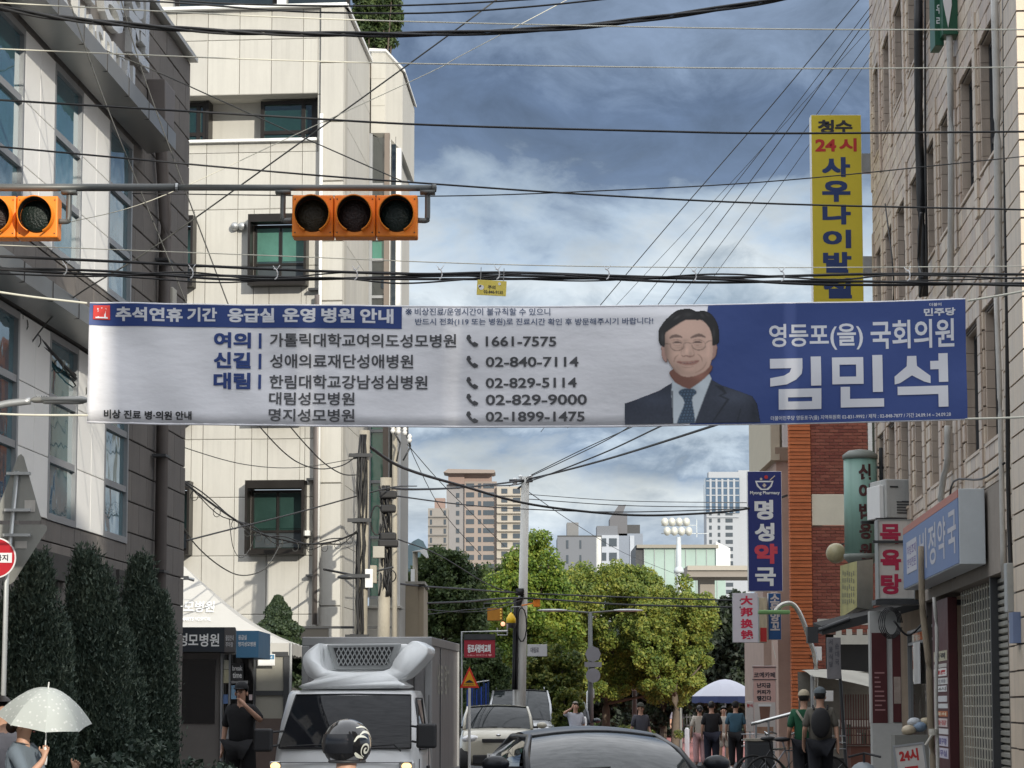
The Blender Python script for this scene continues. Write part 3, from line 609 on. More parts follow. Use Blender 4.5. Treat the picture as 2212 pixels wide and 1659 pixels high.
MB().prismx([(-.9, qz(1420)), (0, qz(1385)), (0, qz(1390)), (-.88, qz(1426))], qx(1668), qx(1715)).build('awning', mat('pale_canvas', (.5, .5, .42), .8), Q2)
# ================================================================ signs
ink_navy = mat('ink_navy', (.02, .045, .16), .6, var=.05); ink_red = mat('ink_red', (.5, .03, .03), .6, var=.05); ink_white = mat('ink_white', (.75, .75, .75), .6, var=.04)
ink_dark = mat('ink_dark', (.03, .03, .04), .6, var=.05); ink_mag = mat('ink_crimson', (.42, .015, .06), .6, var=.05); M_yel = mat('sign_yellow', (.62, .50, .035), .5, var=.1, scale=1)
M_navy = mat('sign_navy', (.018, .028, .16), .45, var=.06)
s = board('sauna_sign', 'tall yellow vertical sign with 24시 in red, at the far end of the tiled building', 'sign', 1757, 248, 1860, 668, 58.5, .35, M_yel,
 [('청', 1771, 259, 1804, 289, ink_dark, .05), ('수', 1806, 260, 1842, 289, ink_dark, .05), ('24', 1765, 301, 1808, 328, ink_red, .05), ('시', 1814, 299, 1850, 328, ink_red, .05)]
 +[(ch, 1778, v, 1836, v2, ink_navy, .06) for ch, v, v2 in (('사', 340, 383), ('우', 391, 437), ('나', 443, 486), ('이', 497, 537), ('발', 545, 590), ('실', 601, 645))], edge=M_white)
for v in (352, 574):
    a, c = at(1862, v, 58.6), at(1886, v, 58.6); z = s.location
    MB().box(s['w']/2, s['w']/2+.3, .06, .3, a.z-z.z-.2, a.z-z.z+.2).build('bracket', M_grey, s)
s = board('pharmacy_sign', 'blue vertical pharmacy sign with a white mortar bowl, over the far right shops', 'sign', 1617, 1018, 1688, 1277, 64, .25, M_navy,
 [('Myong Pharmacy', 1622, 1061, 1684, 1070, ink_white, .03)]+[(ch, 1631, v, v3, v2, m, .05) for ch, v, v2, m, v3 in (('명', 1080, 1123, ink_white, 1670), ('성', 1130, 1170, ink_white, 1672), ('국', 1226, 1266, ink_white, 1674))]+[('약', 1630, 1175, 1678, 1218, mat('ink_redwhite', (.6, .06, .09), .6), .06)], edge=M_white)
X, Z = xz(1617, 1688, 1277, 64)
bw = MB().prism([(X(1632), Z(1038)), (X(1672), Z(1038)), (X(1668), Z(1050)), (X(1660), Z(1058)), (X(1644), Z(1058)), (X(1636), Z(1050))], -.010, -.002)
bw.build('bowl_emblem', ink_white, s); MB().prism([(X(1636), Z(1041)), (X(1668), Z(1041)), (X(1664), Z(1049)), (X(1657), Z(1055)), (X(1647), Z(1055)), (X(1640), Z(1049))], -.014, -.0105).build('bowl_emblem', M_navy, s)
MB().box(X(1650), X(1654), -.018, -.0145, Z(1052), Z(1044)).box(X(1648), X(1656), -.0182, -.0147, Z(1049.5), Z(1046.5)).tube([(X(1664), -.012, Z(1037)), (X(1675), -.012, Z(1027))], .012, 6).lathe([(.03, -.012), (.03, -.006)], (X(1645), 0, Z(1034)), 10, 'y').build('bowl_emblem', mat('ink_gold', (.6, .5, .4), .6), s)
MB().lathe([(.045, -.012), (.045, -.006)], (X(1656), 0, Z(1030)), 10, 'y').build('bowl_emblem', ink_red, s)
s = board('exchange_sign', 'white hanging sign with four red Chinese characters', 'sign', 1583, 1281, 1637, 1388, 66, .1, mat('sign_white', (.62, .58, .62), .6, var=.06), [(ch, 1600, v, 1626, v+20, mat('ink_red2', (.55, .02, .06), .6), .05) for ch, v in (('大', 1287), ('邦', 1312), ('换', 1337), ('钱', 1361))], edge=M_grey)
s = board('restaurant_sign', 'blue and white vertical board behind the exchange sign', 'sign', 1660, 1281, 1687, 1382, 66.5, .2, mat('sign_blue', (.02, .11, .32), .5), [(ch, 1664, v, 1684, v+19, ink_white, .05) for ch, v in (('소', 1283), ('문', 1303), ('양', 1323), ('꼬', 1343))], edge=M_white)
s = board('striped_sign', 'narrow red and cream shop sign edge on beside the exchange sign', 'sign', 1640, 1290, 1657, 1388, 66.3, .5, mat('faded_cream', (.45, .40, .28), .6, var=.4, scale=3, vec=(6, 6, 1)), [], edge=M_grey)
MB().box(-.07, .08, -.012, -.002, .02, .35).build('red_patch', ink_red, s)
s = board('banner_sign', 'pink vertical cafe banner with an iced coffee picture, beside the parasol', 'sign', 1628, 1438, 1676, 1622, 62, .04, mat('pink_print', (.62, .40, .36), .7, var=.06), [('코메카페', 1630, 1452, 1674, 1464, ink_dark, .03), ('난지금', 1636, 1475, 1665, 1486, ink_dark, .05), ('커피가', 1636, 1490, 1665, 1500, ink_dark, .05), ('땡긴다', 1636, 1503, 1666, 1514, ink_dark, .05)], edge=M_grey)
X, Z = xz(1628, 1676, 1622, 62)
MB().box(X(1629), X(1675), -.008, -.0, Z(1622), Z(1517)).build('print_lower', mat('pale_print', (.6, .55, .52), .7), s)
MB().prism([(X(1640), Z(1525)), (X(1664), Z(1525)), (X(1661), Z(1560)), (X(1643), Z(1560))], -.014, -.009).build('coffee_print', mat('coffee_print', (.16, .08, .055), .6, var=.5, scale=5), s)
MB().box(X(1638), X(1666), -.015, -.010, Z(1526), Z(1521)).build('lid_print', ink_white, s); MB().box(X(1634), X(1670), -.012, -.009, Z(1585), Z(1570)).build('ice_print', mat('brown_print', (.3, .18, .12), .6, var=.5, scale=6), s)
MB().box(-.27, .27, -.012, -.002, Z(1441.5), Z(1440)).box(-.27, .27, -.012, -.002, Z(1468.5), Z(1467)).build('rule_lines', ink_dark, s)
MB().tube([(-.2, .06, 0), (-.2, .06, -at(1650, 1622, 62).z)], .02, 6).tube([(.2, .06, 0), (.2, .06, -at(1650, 1622, 62).z)], .02, 6).build('posts', M_grey, s)
s = board('poster', 'small white poster stand under the edge of the blue parasol', 'poster', 1612, 1515, 1628, 1580, 63, .05, mat('pale_print', (.6, .55, .52), .7), [('분식', 1614, 1520, 1626, 1528, ink_red, .03)])
MB().tube([(0, .06, 0), (0, .06, -at(1620, 1580, 63).z)], .02, 6).build('post', M_grey, s)
s = board('bathhouse_sign', 'white vertical sign with three crimson syllables, on the tiled building', 'sign', 1898, 1122, 1974, 1294, 50, .45, mat('aged_white', (.56, .53, .49), .5, var=.1, streak=.2), [(ch, 1903, v, 1946, v2, ink_mag, .05) for ch, v, v2 in (('목', 1132, 1175), ('욕', 1187, 1232), ('탕', 1240, 1284))], edge=mat('sign_edge_grey', (.28, .29, .28), .5), frame=.02)
MB().box(-s['w']/2-.06, s['w']/2+1.2, -.06, .5, -.1, -.01).build('shelf_bracket', M_dkmetal, s); MB().box(-s['w']/2-.1, s['w']/2+.9, -.07, -.02, 1.0, 1.05).build('cross_bracket', M_dkmetal, s)
# air conditioner outdoor units over the bathhouse sign
def ac(u0, v0, u1, v1, Y, label):
    a, c = at(u0, v1, Y), at(u1, v0, Y); w, h = c.x-a.x, c.z-a.z; t = thing('air_conditioner', label, 'air conditioner', ((a.x+c.x)/2, Y, a.z), 12)
    m = mat('ac_casing', (.44, .44, .42), .5, var=.12, streak=.25)
    Bx('casing', m, t, -w/2, w/2, 0, .9, 0, h, bevel=.02); b = MB()
    for i in range(5): b.box(-w*.1, w*.38, -.015, -.001, h*.12+i*.05, h*.12+i*.05+.02)
    b.box(-.18, -.02, -.01, -.001, h*.78, h*.78+.03).box(.05, .3, -.01, -.001, h*.4, h*.4+.03); b.build('louvre', M_dkmetal, t)
    Bx('side_panel', M_white, t, -w/2-.09, -w/2-.004, .1, .8, 0, h*.85, bevel=.01)
    MB().box(-w/2-.2, w/2+.2, -.02, .04, -.06, -.005).box(-w/2-.2, w/2+.2, .8, .86, -.06, -.005).build('rack', M_dkmetal, t); return t
ac(1913, 1035, 1972, 1119, 51, 'grey outdoor air conditioner unit above the crimson lettered sign')
# barber style sign: pale green upright drum
a = at(1861, 1212, 56); c = at(1861, 977, 56); r = 36*mpp(56); h = c.z-a.z
t = thing('drum_sign', 'pale green upright drum sign with brown letters and grey caps', 'sign', (a.x, 56, a.z))
MB().lathe([(r, .14), (r, h-.14)], n=28).build('drum', mat('pale_green_plastic', (.25, .42, .36), .4, var=.12, streak=.2, vec=(1, 1, .3)), t, True)
MB().lathe([(.03, -.12), (r*.6, -.1), (r*1.06, .06), (r*1.06, .14)], n=28).build('cap', mat('cap_grey', (.2, .22, .2), .5), t, True); MB().lathe([(r*1.06, h-.14), (r*1.06, h-.06), (r*.7, h+.03), (.03, h+.06)], n=28).build('cap', mat('cap_grey', (.2, .22, .2), .5), t, True)
k = MB()
for i, ch in enumerate('신이발용원'):
    zc = h-.42-i*.40; k.text(ch, -.13, zc-.16, .13, zc+.16, 0, .05)
k.map(lambda q: Vector((math.sin((q.x+.02)/r+.10)*(r+.006), -math.cos((q.x+.02)/r+.10)*(r+.006), q.z))); k.build('lettering', mat('ink_brown', (.09, .03, .03), .6), t)
MB().tube([(r+.02, .1, h-.3), (r+.5, .15, h-.3)], .03, 6).tube([(r+.02, .1, .3), (r+.5, .15, .3)], .03, 6).tube([(r+.1, .1, -.3), (r+.1, .1, h+.1)], .04, 6).build('bracket', M_dkmetal, t)
# globe lamp, unlit
a = at(1806, 1195, 57); t = thing('globe_lamp', 'round yellowed globe lamp hanging beside the green drum sign', 'lamp', tuple(a))
MB().ball((0, 0, 0), 22*mpp(57), n=24, m=14).build('globe', mat('yellowed_globe', (.42, .37, .22), .35, var=.15), t, True); MB().tube([(.1, .05, .17), (.3, .1, .25), (.42, .1, .3)], .02, 6).build('arm', M_dkmetal, t)
# yellowed box sign seen at an angle
t = thing('box_sign', 'yellowed double sided box sign with faded writing, under the drum sign', 'sign', tuple(at(1816, 1335, 54)))
g = lambda u, v, Y: tuple(at(u, v, Y)-at(1816, 1335, 54))
m = mat('aged_yellow', (.44, .41, .17), .5, var=.25, streak=.3, scale=2)
b = MB().add([g(1815, 1335, 54), g(1851, 1312, 53.2), g(1851, 1212, 53.2), g(1815, 1222, 54)], [(0, 1, 2, 3)]).add([g(1815, 1335, 54.5), g(1851, 1312, 54.1), g(1851, 1212, 54.1), g(1815, 1222, 54.5)], [(3, 2, 1, 0)]).build('face', m, t)
b = MB().add([g(1851, 1312, 53.2), g(1886, 1318, 53.6), g(1886, 1208, 53.6), g(1851, 1212, 53.2), g(1815, 1335, 54.5), g(1886, 1318, 54.6), g(1886, 1208, 54.6), g(1815, 1222, 54.5), g(1815, 1335, 54), g(1815, 1222, 54)], [(0, 1, 2, 3), (1, 5, 6, 2), (8, 4, 5, 1, 0), (9, 3, 2, 6, 7), (4, 7, 6, 5), (8, 9, 7, 4)]).build('casing', mat('sign_edge_pale', (.45, .46, .42), .5, var=.2), t)
k = MB()
for i in range(6):
    for j in range(5):
        u = 1820+i*4.6; v = 1232+j*15+random.uniform(0, 5); Yq = 53.97-(u-1815)/36*.8; k.add([g(u, v+10, Yq), g(u+1.7, v+9.5, Yq-.03), g(u+1.7, v, Yq-.03), g(u, v, Yq)], [(0, 1, 2, 3)])
k.build('faded_writing', mat('faded_ink', (.2, .2, .15), .7), t)
# wall sign running along the tiled wall
x0, z1 = rs_(2006, 1141, -.35); x1, z1 = 19.55, 4.60; z0 = 3.55; x0 = 10.9
t = thing('wall_sign', 'long blue wall sign with pale letters and a red top edge, over the shutters', 'sign', (RF.x+x0*RF.ax[0]-RF.ay[0]*0, RF.y+x0*RF.ax[1], z0), -92.95)
L_ = x1-x0; Hh = z1-z0
Bx('casing', mat('pale_blue_casing', (.52, .56, .58), .5, var=.1), t, 0, L_, -.42, -.06, 0, Hh, bevel=.01)
Bx('face', mat('faded_blue', (.11, .17, .33), .5, var=.15, scale=.6), t, .02, L_-.02, -.432, -.421, .02, Hh*.88); Bx('red_stripe', mat('faded_red', (.38, .13, .09), .5, var=.25), t, .02, L_-.02, -.4321, -.4211, Hh*.885, Hh-.01)
k = MB(); pal = mat('faded_white', (.46, .46, .50), .6, var=.12)
for i, ch in enumerate('비정약국'): k.text(ch, 3.0+i*1.42, Hh*.17, 3.0+i*1.42+1.12, Hh*.76, -.436, .015)
k.build('lettering', pal, t); Bx('white_patch', pal, t, .75, 2.5, -.440, -.433, Hh*.22, Hh*.72)
MB().text('처방조제', .85, Hh*.5, 2.4, Hh*.65, -.4405, .02).text('한약전문', .85, Hh*.3, 2.4, Hh*.45, -.4405, .02).build('lettering', mat('ink_purple', (.12, .09, .25), .6), t)
for x in (.6, L_/2, L_-.5): MB().box(x-.03, x+.03, -.3, -.01, Hh, Hh+.03).box(x-.03, x+.03, -.06, 0, 0, Hh).build('bracket', M_dkmetal, t)
# green projecting sign high on the tiled wall
def on(F_, u, v, d):
    s_, z_ = F_.hit(u, v, d); return F_.x+s_*F_.ax[0]+d*F_.ay[0], F_.y+s_*F_.ax[1]+d*F_.ay[1], z_
def wsign(name, label, u0, v0, u1, v1, Y, dep, bg, edge, texts=(), rz=0, frame=0): return board(name, label, 'sign', u0, v0, u1, v1, Y, dep, bg, texts, None, edge, frame, rz)
M_green = mat('sign_green', (.01, .085, .045), .4, var=.1)
s = wsign('clinic_sign', 'dark green and white projecting sign high on the tiled building', 2020, -40, 2037, 98, 41.5, .5, M_green, M_green, [('우', 2023, 10, 2034, 30, ink_white, .03), ('리', 2023, 36, 2034, 56, ink_white, .03)])
s = wsign('clinic_sign', 'white panel with dark green edge and an orange plate, beside the green projecting sign', 2037, -60, 2074, 74, 41.2, .4, M_green, M_green, [])
MB().prism([(-.13, 1.1), (-.02, 1.1), (-.0, .45), (-.06, .1), (-.13, .5)], -.02, -.002).build('white_flash', ink_white, s); Bx('orange_plate', mat('orange_plate', (.6, .27, .01), .5), s, -.02, .14, -.06, -.002, .72, 1.2)
b = MB().prismx([(0, 0), (.1, 0), (1.1, 1.0), (1.1, 1.2), (0, 1.2)], .15, .75).build('cowl', M_dkmetal, s)
# white sandwich sign leaning by the post, and bits at the lower right
s = board('leaning_sign', 'white framed board with red 24시 leaning at the foot of the wooden pole', 'sign', 1941, 1606, 2007, 1700, 44, .04, mat('board_white', (.6, .58, .55), .6), [('24시', 1952, 1617, 1992, 1644, ink_red, .05), ('목', 1956, 1655, 1992, 1690, ink_red, .05)], frame=.03, edge=M_alu)
s.rotation_euler = (0, R(-7), R(-8))
MB().tube([(0, .05, .3), (0, .5, -.62)], .02, 6).tube([(-.2, .02, 0), (-.2, .02, -.3)], .015, 6).tube([(.2, .02, 0), (.2, .02, -.3)], .015, 6).build('stand', M_alu, s)
s = board('phone_shop_sign', 'bright blue sign with a white corner, at the right edge above the shutter', 'sign', 2197, 1322, 2260, 1389, 34.5, .25, mat('bright_blue', (.02, .17, .55), .4), [('휴대폰', 2216, 1340, 2255, 1360, ink_white, .05)], edge=M_grey)
Bx('blue_side', mat('grey_blue', (.14, .19, .32), .5), s, -s['w']/2-.05, -s['w']/2+.07, -.03, .25, .0, s['h'])
s = board('metal_signboard', 'blank grey sheet metal board above the bright blue sign', 'sign', 2176, 1216, 2250, 1322, 35.2, .2, mat('sheet_grey', (.38, .38, .35), .5, var=.2), [], edge=M_grey)
# shop front column with maroon panels, stuff hanging, wooden pole
t = thing('shop_column', 'grey street pier with tall maroon menu panel, under the dark awning', 'pillar', tuple(at(1919, 1700, 50.5)))
gx = lambda u: (u-1919)*mpp(50.5); gz = lambda v: (1700-v)*mpp(50.5)*1.0
base = at(1919, 1700, 50.5).z; t.location.z = 0; gz = lambda v: at(1919, v, 50.5).z
Bx('panel_base', MC['pale_grey_panel'], t, gx(1887), gx(1951), 0, .3, 0, gz(1562)-.002); Bx('backing', MC['pale_grey_panel'], t, gx(1885), gx(1951), .03, .3, gz(1562), gz(1320))
Bx('maroon_panel', M_mar, t, gx(1888), gx(1920), 0, .029, gz(1562), gz(1367)); Bx('maroon_panel', M_mar, t, gx(1932), gx(1950), 0, .029, gz(1560), gz(1370))
k = MB()
for i in range(9): k.box(gx(1893), gx(1893)+random.uniform(.08, .2), -.004, -.001, gz(1455+i*10), gz(1452+i*10))
k.build('menu_print', mat('pinkish_ink', (.35, .18, .18), .6), t)
Bx('photo_print', mat('photo_print', (.25, .2, .17), .6, var=.6, scale=6), t, gx(1934), gx(1949), -.004, -.001, gz(1520), gz(1462))
a = at(1990, 1330, 43.5); t = thing('wooden_pole', 'bent grey wooden post tied with rope, standing in front of the shop window', 'post', (at(2015, 1659, 43.5).x, 43.5, 0))
P = [at(u, v, 43.5)-Vector(t.location) for u, v in ((2018, 1800), (2016, 1659), (2010, 1560), (2007, 1450), (2000, 1380), (1992, 1300), (1990, 1180))]
P[0].z = 0; MB().tube(catmull(P, 4), .05, 10).build('post', mat('old_wood', (.27, .22, .16), .9, var=.3, bump=.6, vec=(3, 3, .3)), t, True)
P = [at(u, v, 43.3)-Vector(t.location) for u, v in ((2028, 1900), (2026, 1659), (2022, 1500), (2024, 1380), (2018, 1290))]; P[0].z = 0
MB().tube(catmull(P, 4), .03, 8).build('conduit', M_ppipe, t, True)
MB().lathe([(.07, -.05), (.075, 0), (.07, .05)], P[1]+Vector((-.06, .0, .55)), 12).tube([P[1]+Vector((-.1, -.08, .5)), P[1]+Vector((-.2, -.1, .35))], .02, 6).build('rope_knot', mat('white_rope', (.5, .48, .42), .8), t)
t = thing('cable_coil', 'black coil of spare cable hanging under the awning', 'cable', tuple(at(1925, 1345, 49)))
for k_ in range(4):
    MB().tube([(math.cos(i*.5)*(.12+.03*k_), .03*k_, math.sin(i*.5)*(.22+.02*k_)) for i in range(13)], .011, 6).build('loop', M_cable, t, True)
t = tag(MB().tube(catmull(pxpts([(1930, 1340), (1960, 1372), (1990, 1350), (2004, 1330)], 48), 6), .02, 6).build('drooping_cable', M_cable, None, True), 'grey black cable drooping from the coil to the wooden post', 'cable')
# awning over the small shop between the buildings
t = thing('awning', 'dark folded shop awning sloping down to the left, beneath the box sign', 'awning', tuple(at(1820, 1340, 52)))
g = lambda u, v, Y=52: at(u, v, Y)-at(1820, 1340, 52)
b = MB()
for (p0, p1, p2, p3) in (((1775, 1352), (1985, 1300), (1985, 1316), (1778, 1372)), ):
    A = [g(*p0), g(*p3), g(*p2), g(*p1)]; b.add(A+[q+Vector((0, 1.5, .1)) for q in A], [(0, 1, 2, 3), (7, 6, 5, 4), (0, 4, 5, 1), (1, 5, 6, 2), (2, 6, 7, 3), (3, 7, 4, 0)])
b.build('canvas', mat('dark_canvas', (.035, .035, .035), .8, var=.3), t); MB().tube([g(1766, 1362), g(1836, 1336)], .04, 8).build('roller', M_dkmetal, t); MB().box(-.66, -.46, -.05, .2, -.42, -.12).build('lamp_box', M_dkmetal, t)
# market stall behind the two men: tarp, valance, board wall, railing
YS = 61; t = thing('market_stall', 'grey tarpaulin stall with white scalloped valance, between the brick building and the tiled building', 'stall', (at(1820, 1500, YS).x, YS, 0))
g = lambda u, v, d=0: (at(u, v, YS).x-t.location.x, d, at(u, v, YS).z)
M_tarp = mat('grey_tarp', (.42, .41, .36), .7, var=.2, scale=2, bump=.4, bscale=6)
b = MB().patch(g(1740, 1462, -1.2), g(1890, 1492, -1.2), g(1890, 1450, 1.5), g(1742, 1446, 1.5), 10, 6, (0, 0, .08)); b.build('tarpaulin', M_tarp, t, True)
b = MB().patch(g(1740, 1640, 1.2), g(1895, 1640, 1.2), g(1895, 1450, 1.2), g(1735, 1450, 1.2), 4, 4); b.build('back_wall', mat('stall_back', (.16, .15, .13), .8, var=.6, scale=1.5), t)
b = MB(); x0 = g(1800, 1370)[0]; zv = g(1800, 1392)[2]
b.box(x0, x0+1.15, -.1, -.05, zv, g(1800, 1372)[2])
for i in range(5): b.box(x0+.05+i*.23, x0+.17+i*.23, -.1, -.05, zv+.201, zv+.33)
b.build('valance', mat('valance_white', (.6, .6, .55), .7), t); Bx('valance_top', MC['valance_white'], t, x0-.35, x0+1.15, -.1, -.05, g(1800, 1350)[2], g(1800, 1337)[2])
Bx('menu_strip', MC['board_white'], t, g(1815, 1300)[0], g(1893, 1300)[0], .9, 1.0, g(1820, 1570)[2], g(1820, 1555)[2])
k = MB(); z0, z1 = g(1820, 1608)[2], g(1820, 1500)[2]
for i in range(15): x = g(1812+i*5.5, 1500)[0]; k.box(x-.012, x+.012, -.3, -.27, z0, z1)
for z in (z0, (z0+z1)/2, z0+.35, z0+.2): k.box(g(1811, 1500)[0], g(1892, 1500)[0], -.27, -.245, z-.012, z+.012)
k.build('railing', mat('rust_rail', (.12, .05, .045), .6), t)
Bx('counter', mat('counter_brown', (.13, .05, .035), .6), t, g(1835, 1600)[0], g(1878, 1600)[0], -.2, .6, 0, g(1835, 1612)[2])
for i in range(7): Bx('goods_box', mat('goods_%d' % (i % 3), ((.5, .5, .46), (.1, .16, .12), (.4, .33, .25))[i % 3], .7, var=.4, scale=7), t, g(1822+i*10, 1600)[0], g(1831+i*10, 1600)[0], .1, .5, g(1820, 1607)[2], g(1820, 1560+random.randint(0, 25))[2])
for u in (1742, 1893): MB().tube([g(u, 1460, -1.1), (g(u, 1460)[0], -1.1, 0)], .03, 6).build('post', M_grey, t)
s = board('metal_signboard', 'weathered grey vertical sign board on a post behind the two capped men', 'sign', 1787, 1377, 1816, 1467, 58, .06, mat('weathered_grey', (.24, .23, .24), .6, var=.3), [(ch, 1791, 1381+i*16, 1799, 1393+i*16, mat('faint_ink', (.12, .12, .14), .6), .03) for i, ch in enumerate('서울식당')]+[(ch, 1804, 1390+i*17, 1812, 1402+i*17, MC['faint_ink'], .03) for i, ch in enumerate('순대국')])
MB().tube([(.1, .08, .6), (.25, .08, -at(1800, 1467, 58).z)], .035, 8).build('post', M_dkmetal, s)
s = board('paper_sign', 'blank white notice fixed to the brick wall by the bent lamp pole', 'notice', 1757, 1397, 1775, 1427, 64.5, .02, M_white)
Bx('bracket', M_dkmetal, s, -.02, .02, .021, 1.5, .1, .14)
s = board('paper_sign', 'white paper notice on the stall behind the capped men', 'notice', 1782, 1492, 1800, 1515, 59.7, .02, M_white); Bx('bracket', M_dkmetal, s, -.02, .02, .021, .2, .1, .14)
# bent lamp pole on the brick corner
P = catmull(pxpts([(1672, 1324), (1690, 1306), (1712, 1305), (1730, 1330), (1748, 1380), (1762, 1430), (1762, 1530)], 62), 5); P.append(Vector((P[-1].x, 62, .13)))
t = thing('street_lamp', 'bent silvery lamp post with a flat head, in front of the orange brick pier', 'street lamp', tuple(P[-1]), 0)
MB().tube([p_-P[-1] for p_ in P], .055, 10).build('pole', mat('silver_pole', (.5, .48, .44), .25, .7), t, True); q = P[0]-P[-1]
MB().box(q.x-.35, q.x+.35, q.y-.15, q.y+.15, q.z-.03, q.z+.06).build('lamp_head', mat('green_canopy', (.16, .32, .12), .6), t, bevel=.03)
# small plaques and lights
M_amb = mat('signal_orange', (.85, .24, .015), .45, var=.06)
# ================================================================ banner across the street
YN = 21.0; pa = at(188, 915, YN); pb = at(2090, 915, YN); BW = pb.x-pa.x
t = thing('banner', 'long white and blue printed cloth banner strung across the street', 'banner', (pa.x, YN, 0))
def sag(u): x = (u-188)/1902; return 13*4*x*(1-x)+(-7*x)
bu = lambda u: (u-188)/1902*BW
bz = lambda v, uc: at(1106, v-sag(uc), YN).z
def zpx(u): return sag(u)*mpp(YN)
def ripple(x, z): return .012*math.sin(x*2.1+.6)+.008*math.sin(x*5.3+z*3)+.006*math.sin(x*11+z*7)*math.exp(-x*.6)*3+.01*math.sin(z*6+x)+.010*math.sin(x*9+z*11)*math.exp(-x*1.1)+.006*math.sin(x*3.7-z*9+2)
def warp(q):
    u = 188+q.x/BW*1902; e = 0
    z = q.z-zpx(u)
    return Vector((q.x, q.y+ripple(q.x, q.z), z))
zb0 = at(1106, 912, YN).z; zb1 = at(1106, 653, YN).z
M_cloth = mat('banner_white', (.79, .78, .80), .6, var=.05, scale=1.2, bump=.35, bscale=5, vec=(1, 1, 2.2)); M_bblue = mat('banner_blue', (.040, .075, .25), .6, var=.05, bump=.3, bscale=5); M_bnavy = mat('banner_navy', (.02, .05, .2), .6, var=.04)
M_bgrey = mat('banner_grey_ink', (.075, .075, .08), .7, var=.04); M_bw = mat('banner_white_ink', (.72, .72, .75), .6, var=.03); M_bred = mat('banner_red', (.66, .05, .04), .6, var=.03)
def grid(x0, x1, z0, z1, y, nx, nz, m, name, slant=0, slz=None):
    b = MB(); vs = []; fs = []
    for j in range(nz+1):
        for i in range(nx+1):
            z = z0+(z1-z0)*j/nz; a0 = x0+(slant*(1-j/nz) if slant else 0); vs.append((a0+(x1-a0)*i/nx, y, z))
    fs = [(j*(nx+1)+i, j*(nx+1)+i+1, (j+1)*(nx+1)+i+1, (j+1)*(nx+1)+i) for j in range(nz) for i in range(nx)]
    return b.add(vs, fs).map(warp).build(name, m, t, True)
g = grid(0, BW, zb0, zb1, 0, 220, 10, M_cloth, 'cloth'); so = g.modifiers.new('thick', 'SOLIDIFY'); so.thickness = .004; so.offset = 1
def bt(s, u0, v0, u1, v1, m, bold, y=-.0105, keep=False):
    uc = (u0+u1)/2; sg = sag(uc)
    return MB().text(s, bu(u0), at(1106, v1-sg, YN).z, bu(u1), at(1106, v0-sg, YN).z, y, bold, keep)
def T_(name, items, m):
    for q in items: bt(*q[:5], m, q[5]).slice(.05).slice(.05, 2).map(warp).build(name, m, t)
Zs = lambda v: at(1106, v, YN).z
grid(0, bu(867), Zs(701.5), zb1-.004, -.0085, 90, 3, M_bnavy, 'header_print')
grid(bu(1532), BW, zb0+.002, zb1-.003, -.0085, 70, 8, M_bblue, 'blue_print', slant=-(bu(1532)-bu(1490)))
for o_ in ():
    pass
k = MB(); cx, r_ = bu(215), .065
k.box(bu(196), bu(233), -.016, -.010, Zs(689), Zs(658)); k.map(warp).build('red_emblem', M_bred, t, bevel=.003)
k = MB(); c0 = bu(215)
k.box(c0-.046, c0+.046, -.026, -.020, Zs(686.5), Zs(683.5)).box(c0-.031, c0-.019, -.026, -.020, Zs(683.4), Zs(673)).box(c0+.019, c0+.031, -.026, -.020, Zs(683.4), Zs(673)).box(c0-.031, c0+.031, -.0262, -.0202, Zs(672.9), Zs(669.8))
for dx in (-.03, 0, .03): k.box(c0+dx-.005, c0+dx+.005, -.026, -.020, Zs(668), Zs(663+abs(dx)*50))
k.map(warp).build('red_emblem', M_bw, t)
T_('lettering', [('추석연휴', 245, 664, 391, 694, .045), ('기간', 401, 665, 466, 695, .045), ('응급실', 489, 666, 591, 697, .045), ('운영', 609, 667, 680, 698, .045), ('병원', 693, 667, 765, 699, .045), ('안내', 777, 668, 849, 700, .045)], M_bw)
for o_ in t.children: pass
T_('lettering', [('여의', 460, 718, 540, 752, .05), ('신길', 460, 761, 540, 796, .05), ('대림', 460, 805, 540, 841, .05), ('|', 557, 720, 563, 753, .02), ('|', 557, 764, 563, 797, .02), ('|', 557, 809, 563, 841, .02)], M_bnavy)
T_('lettering', [('가톨릭대학교여의도성모병원', 581, 722, 985, 751, .018), ('성애의료재단성애병원', 581, 766, 892, 796, .018), ('한림대학교강남성심병원', 581, 811, 923, 841, .018), ('대림성모병원', 581, 848, 766, 876, .018), ('명지성모병원', 581, 884, 766, 912, .018),
  ('1661-7575', 1049, 727, 1202, 749, .02), ('02-840-7114', 1049, 771, 1250, 793, .02), ('02-829-5114', 1049, 816, 1246, 838, .02), ('02-829-9000', 1049, 852, 1268, 875, .02), ('02-1899-1475', 1049, 889, 1263, 911, .02)], M_bgrey)
T_('lettering', [('※', 875, 667, 889, 681, .01), ('비상진료/운영시간이 불규칙할 수 있으니', 895, 666, 1189, 682, .012), ('반드시 전화(119 또는 병원)로 진료시간 확인 후 방문해주시기 바랍니다!', 896, 688, 1412, 705, .012)], mat('banner_slate_ink', (.09, .12, .2), .7))
T_('lettering', [('비상 진료 병·의원 안내', 225, 887, 414, 906, .03)], mat('banner_black_ink', (.02, .02, .022), .7))
T_('lettering', [('영등포(을)', 1663, 699, 1867, 757, .02), ('국회의원', 1884, 690, 2065, 752, .02)], M_bw)
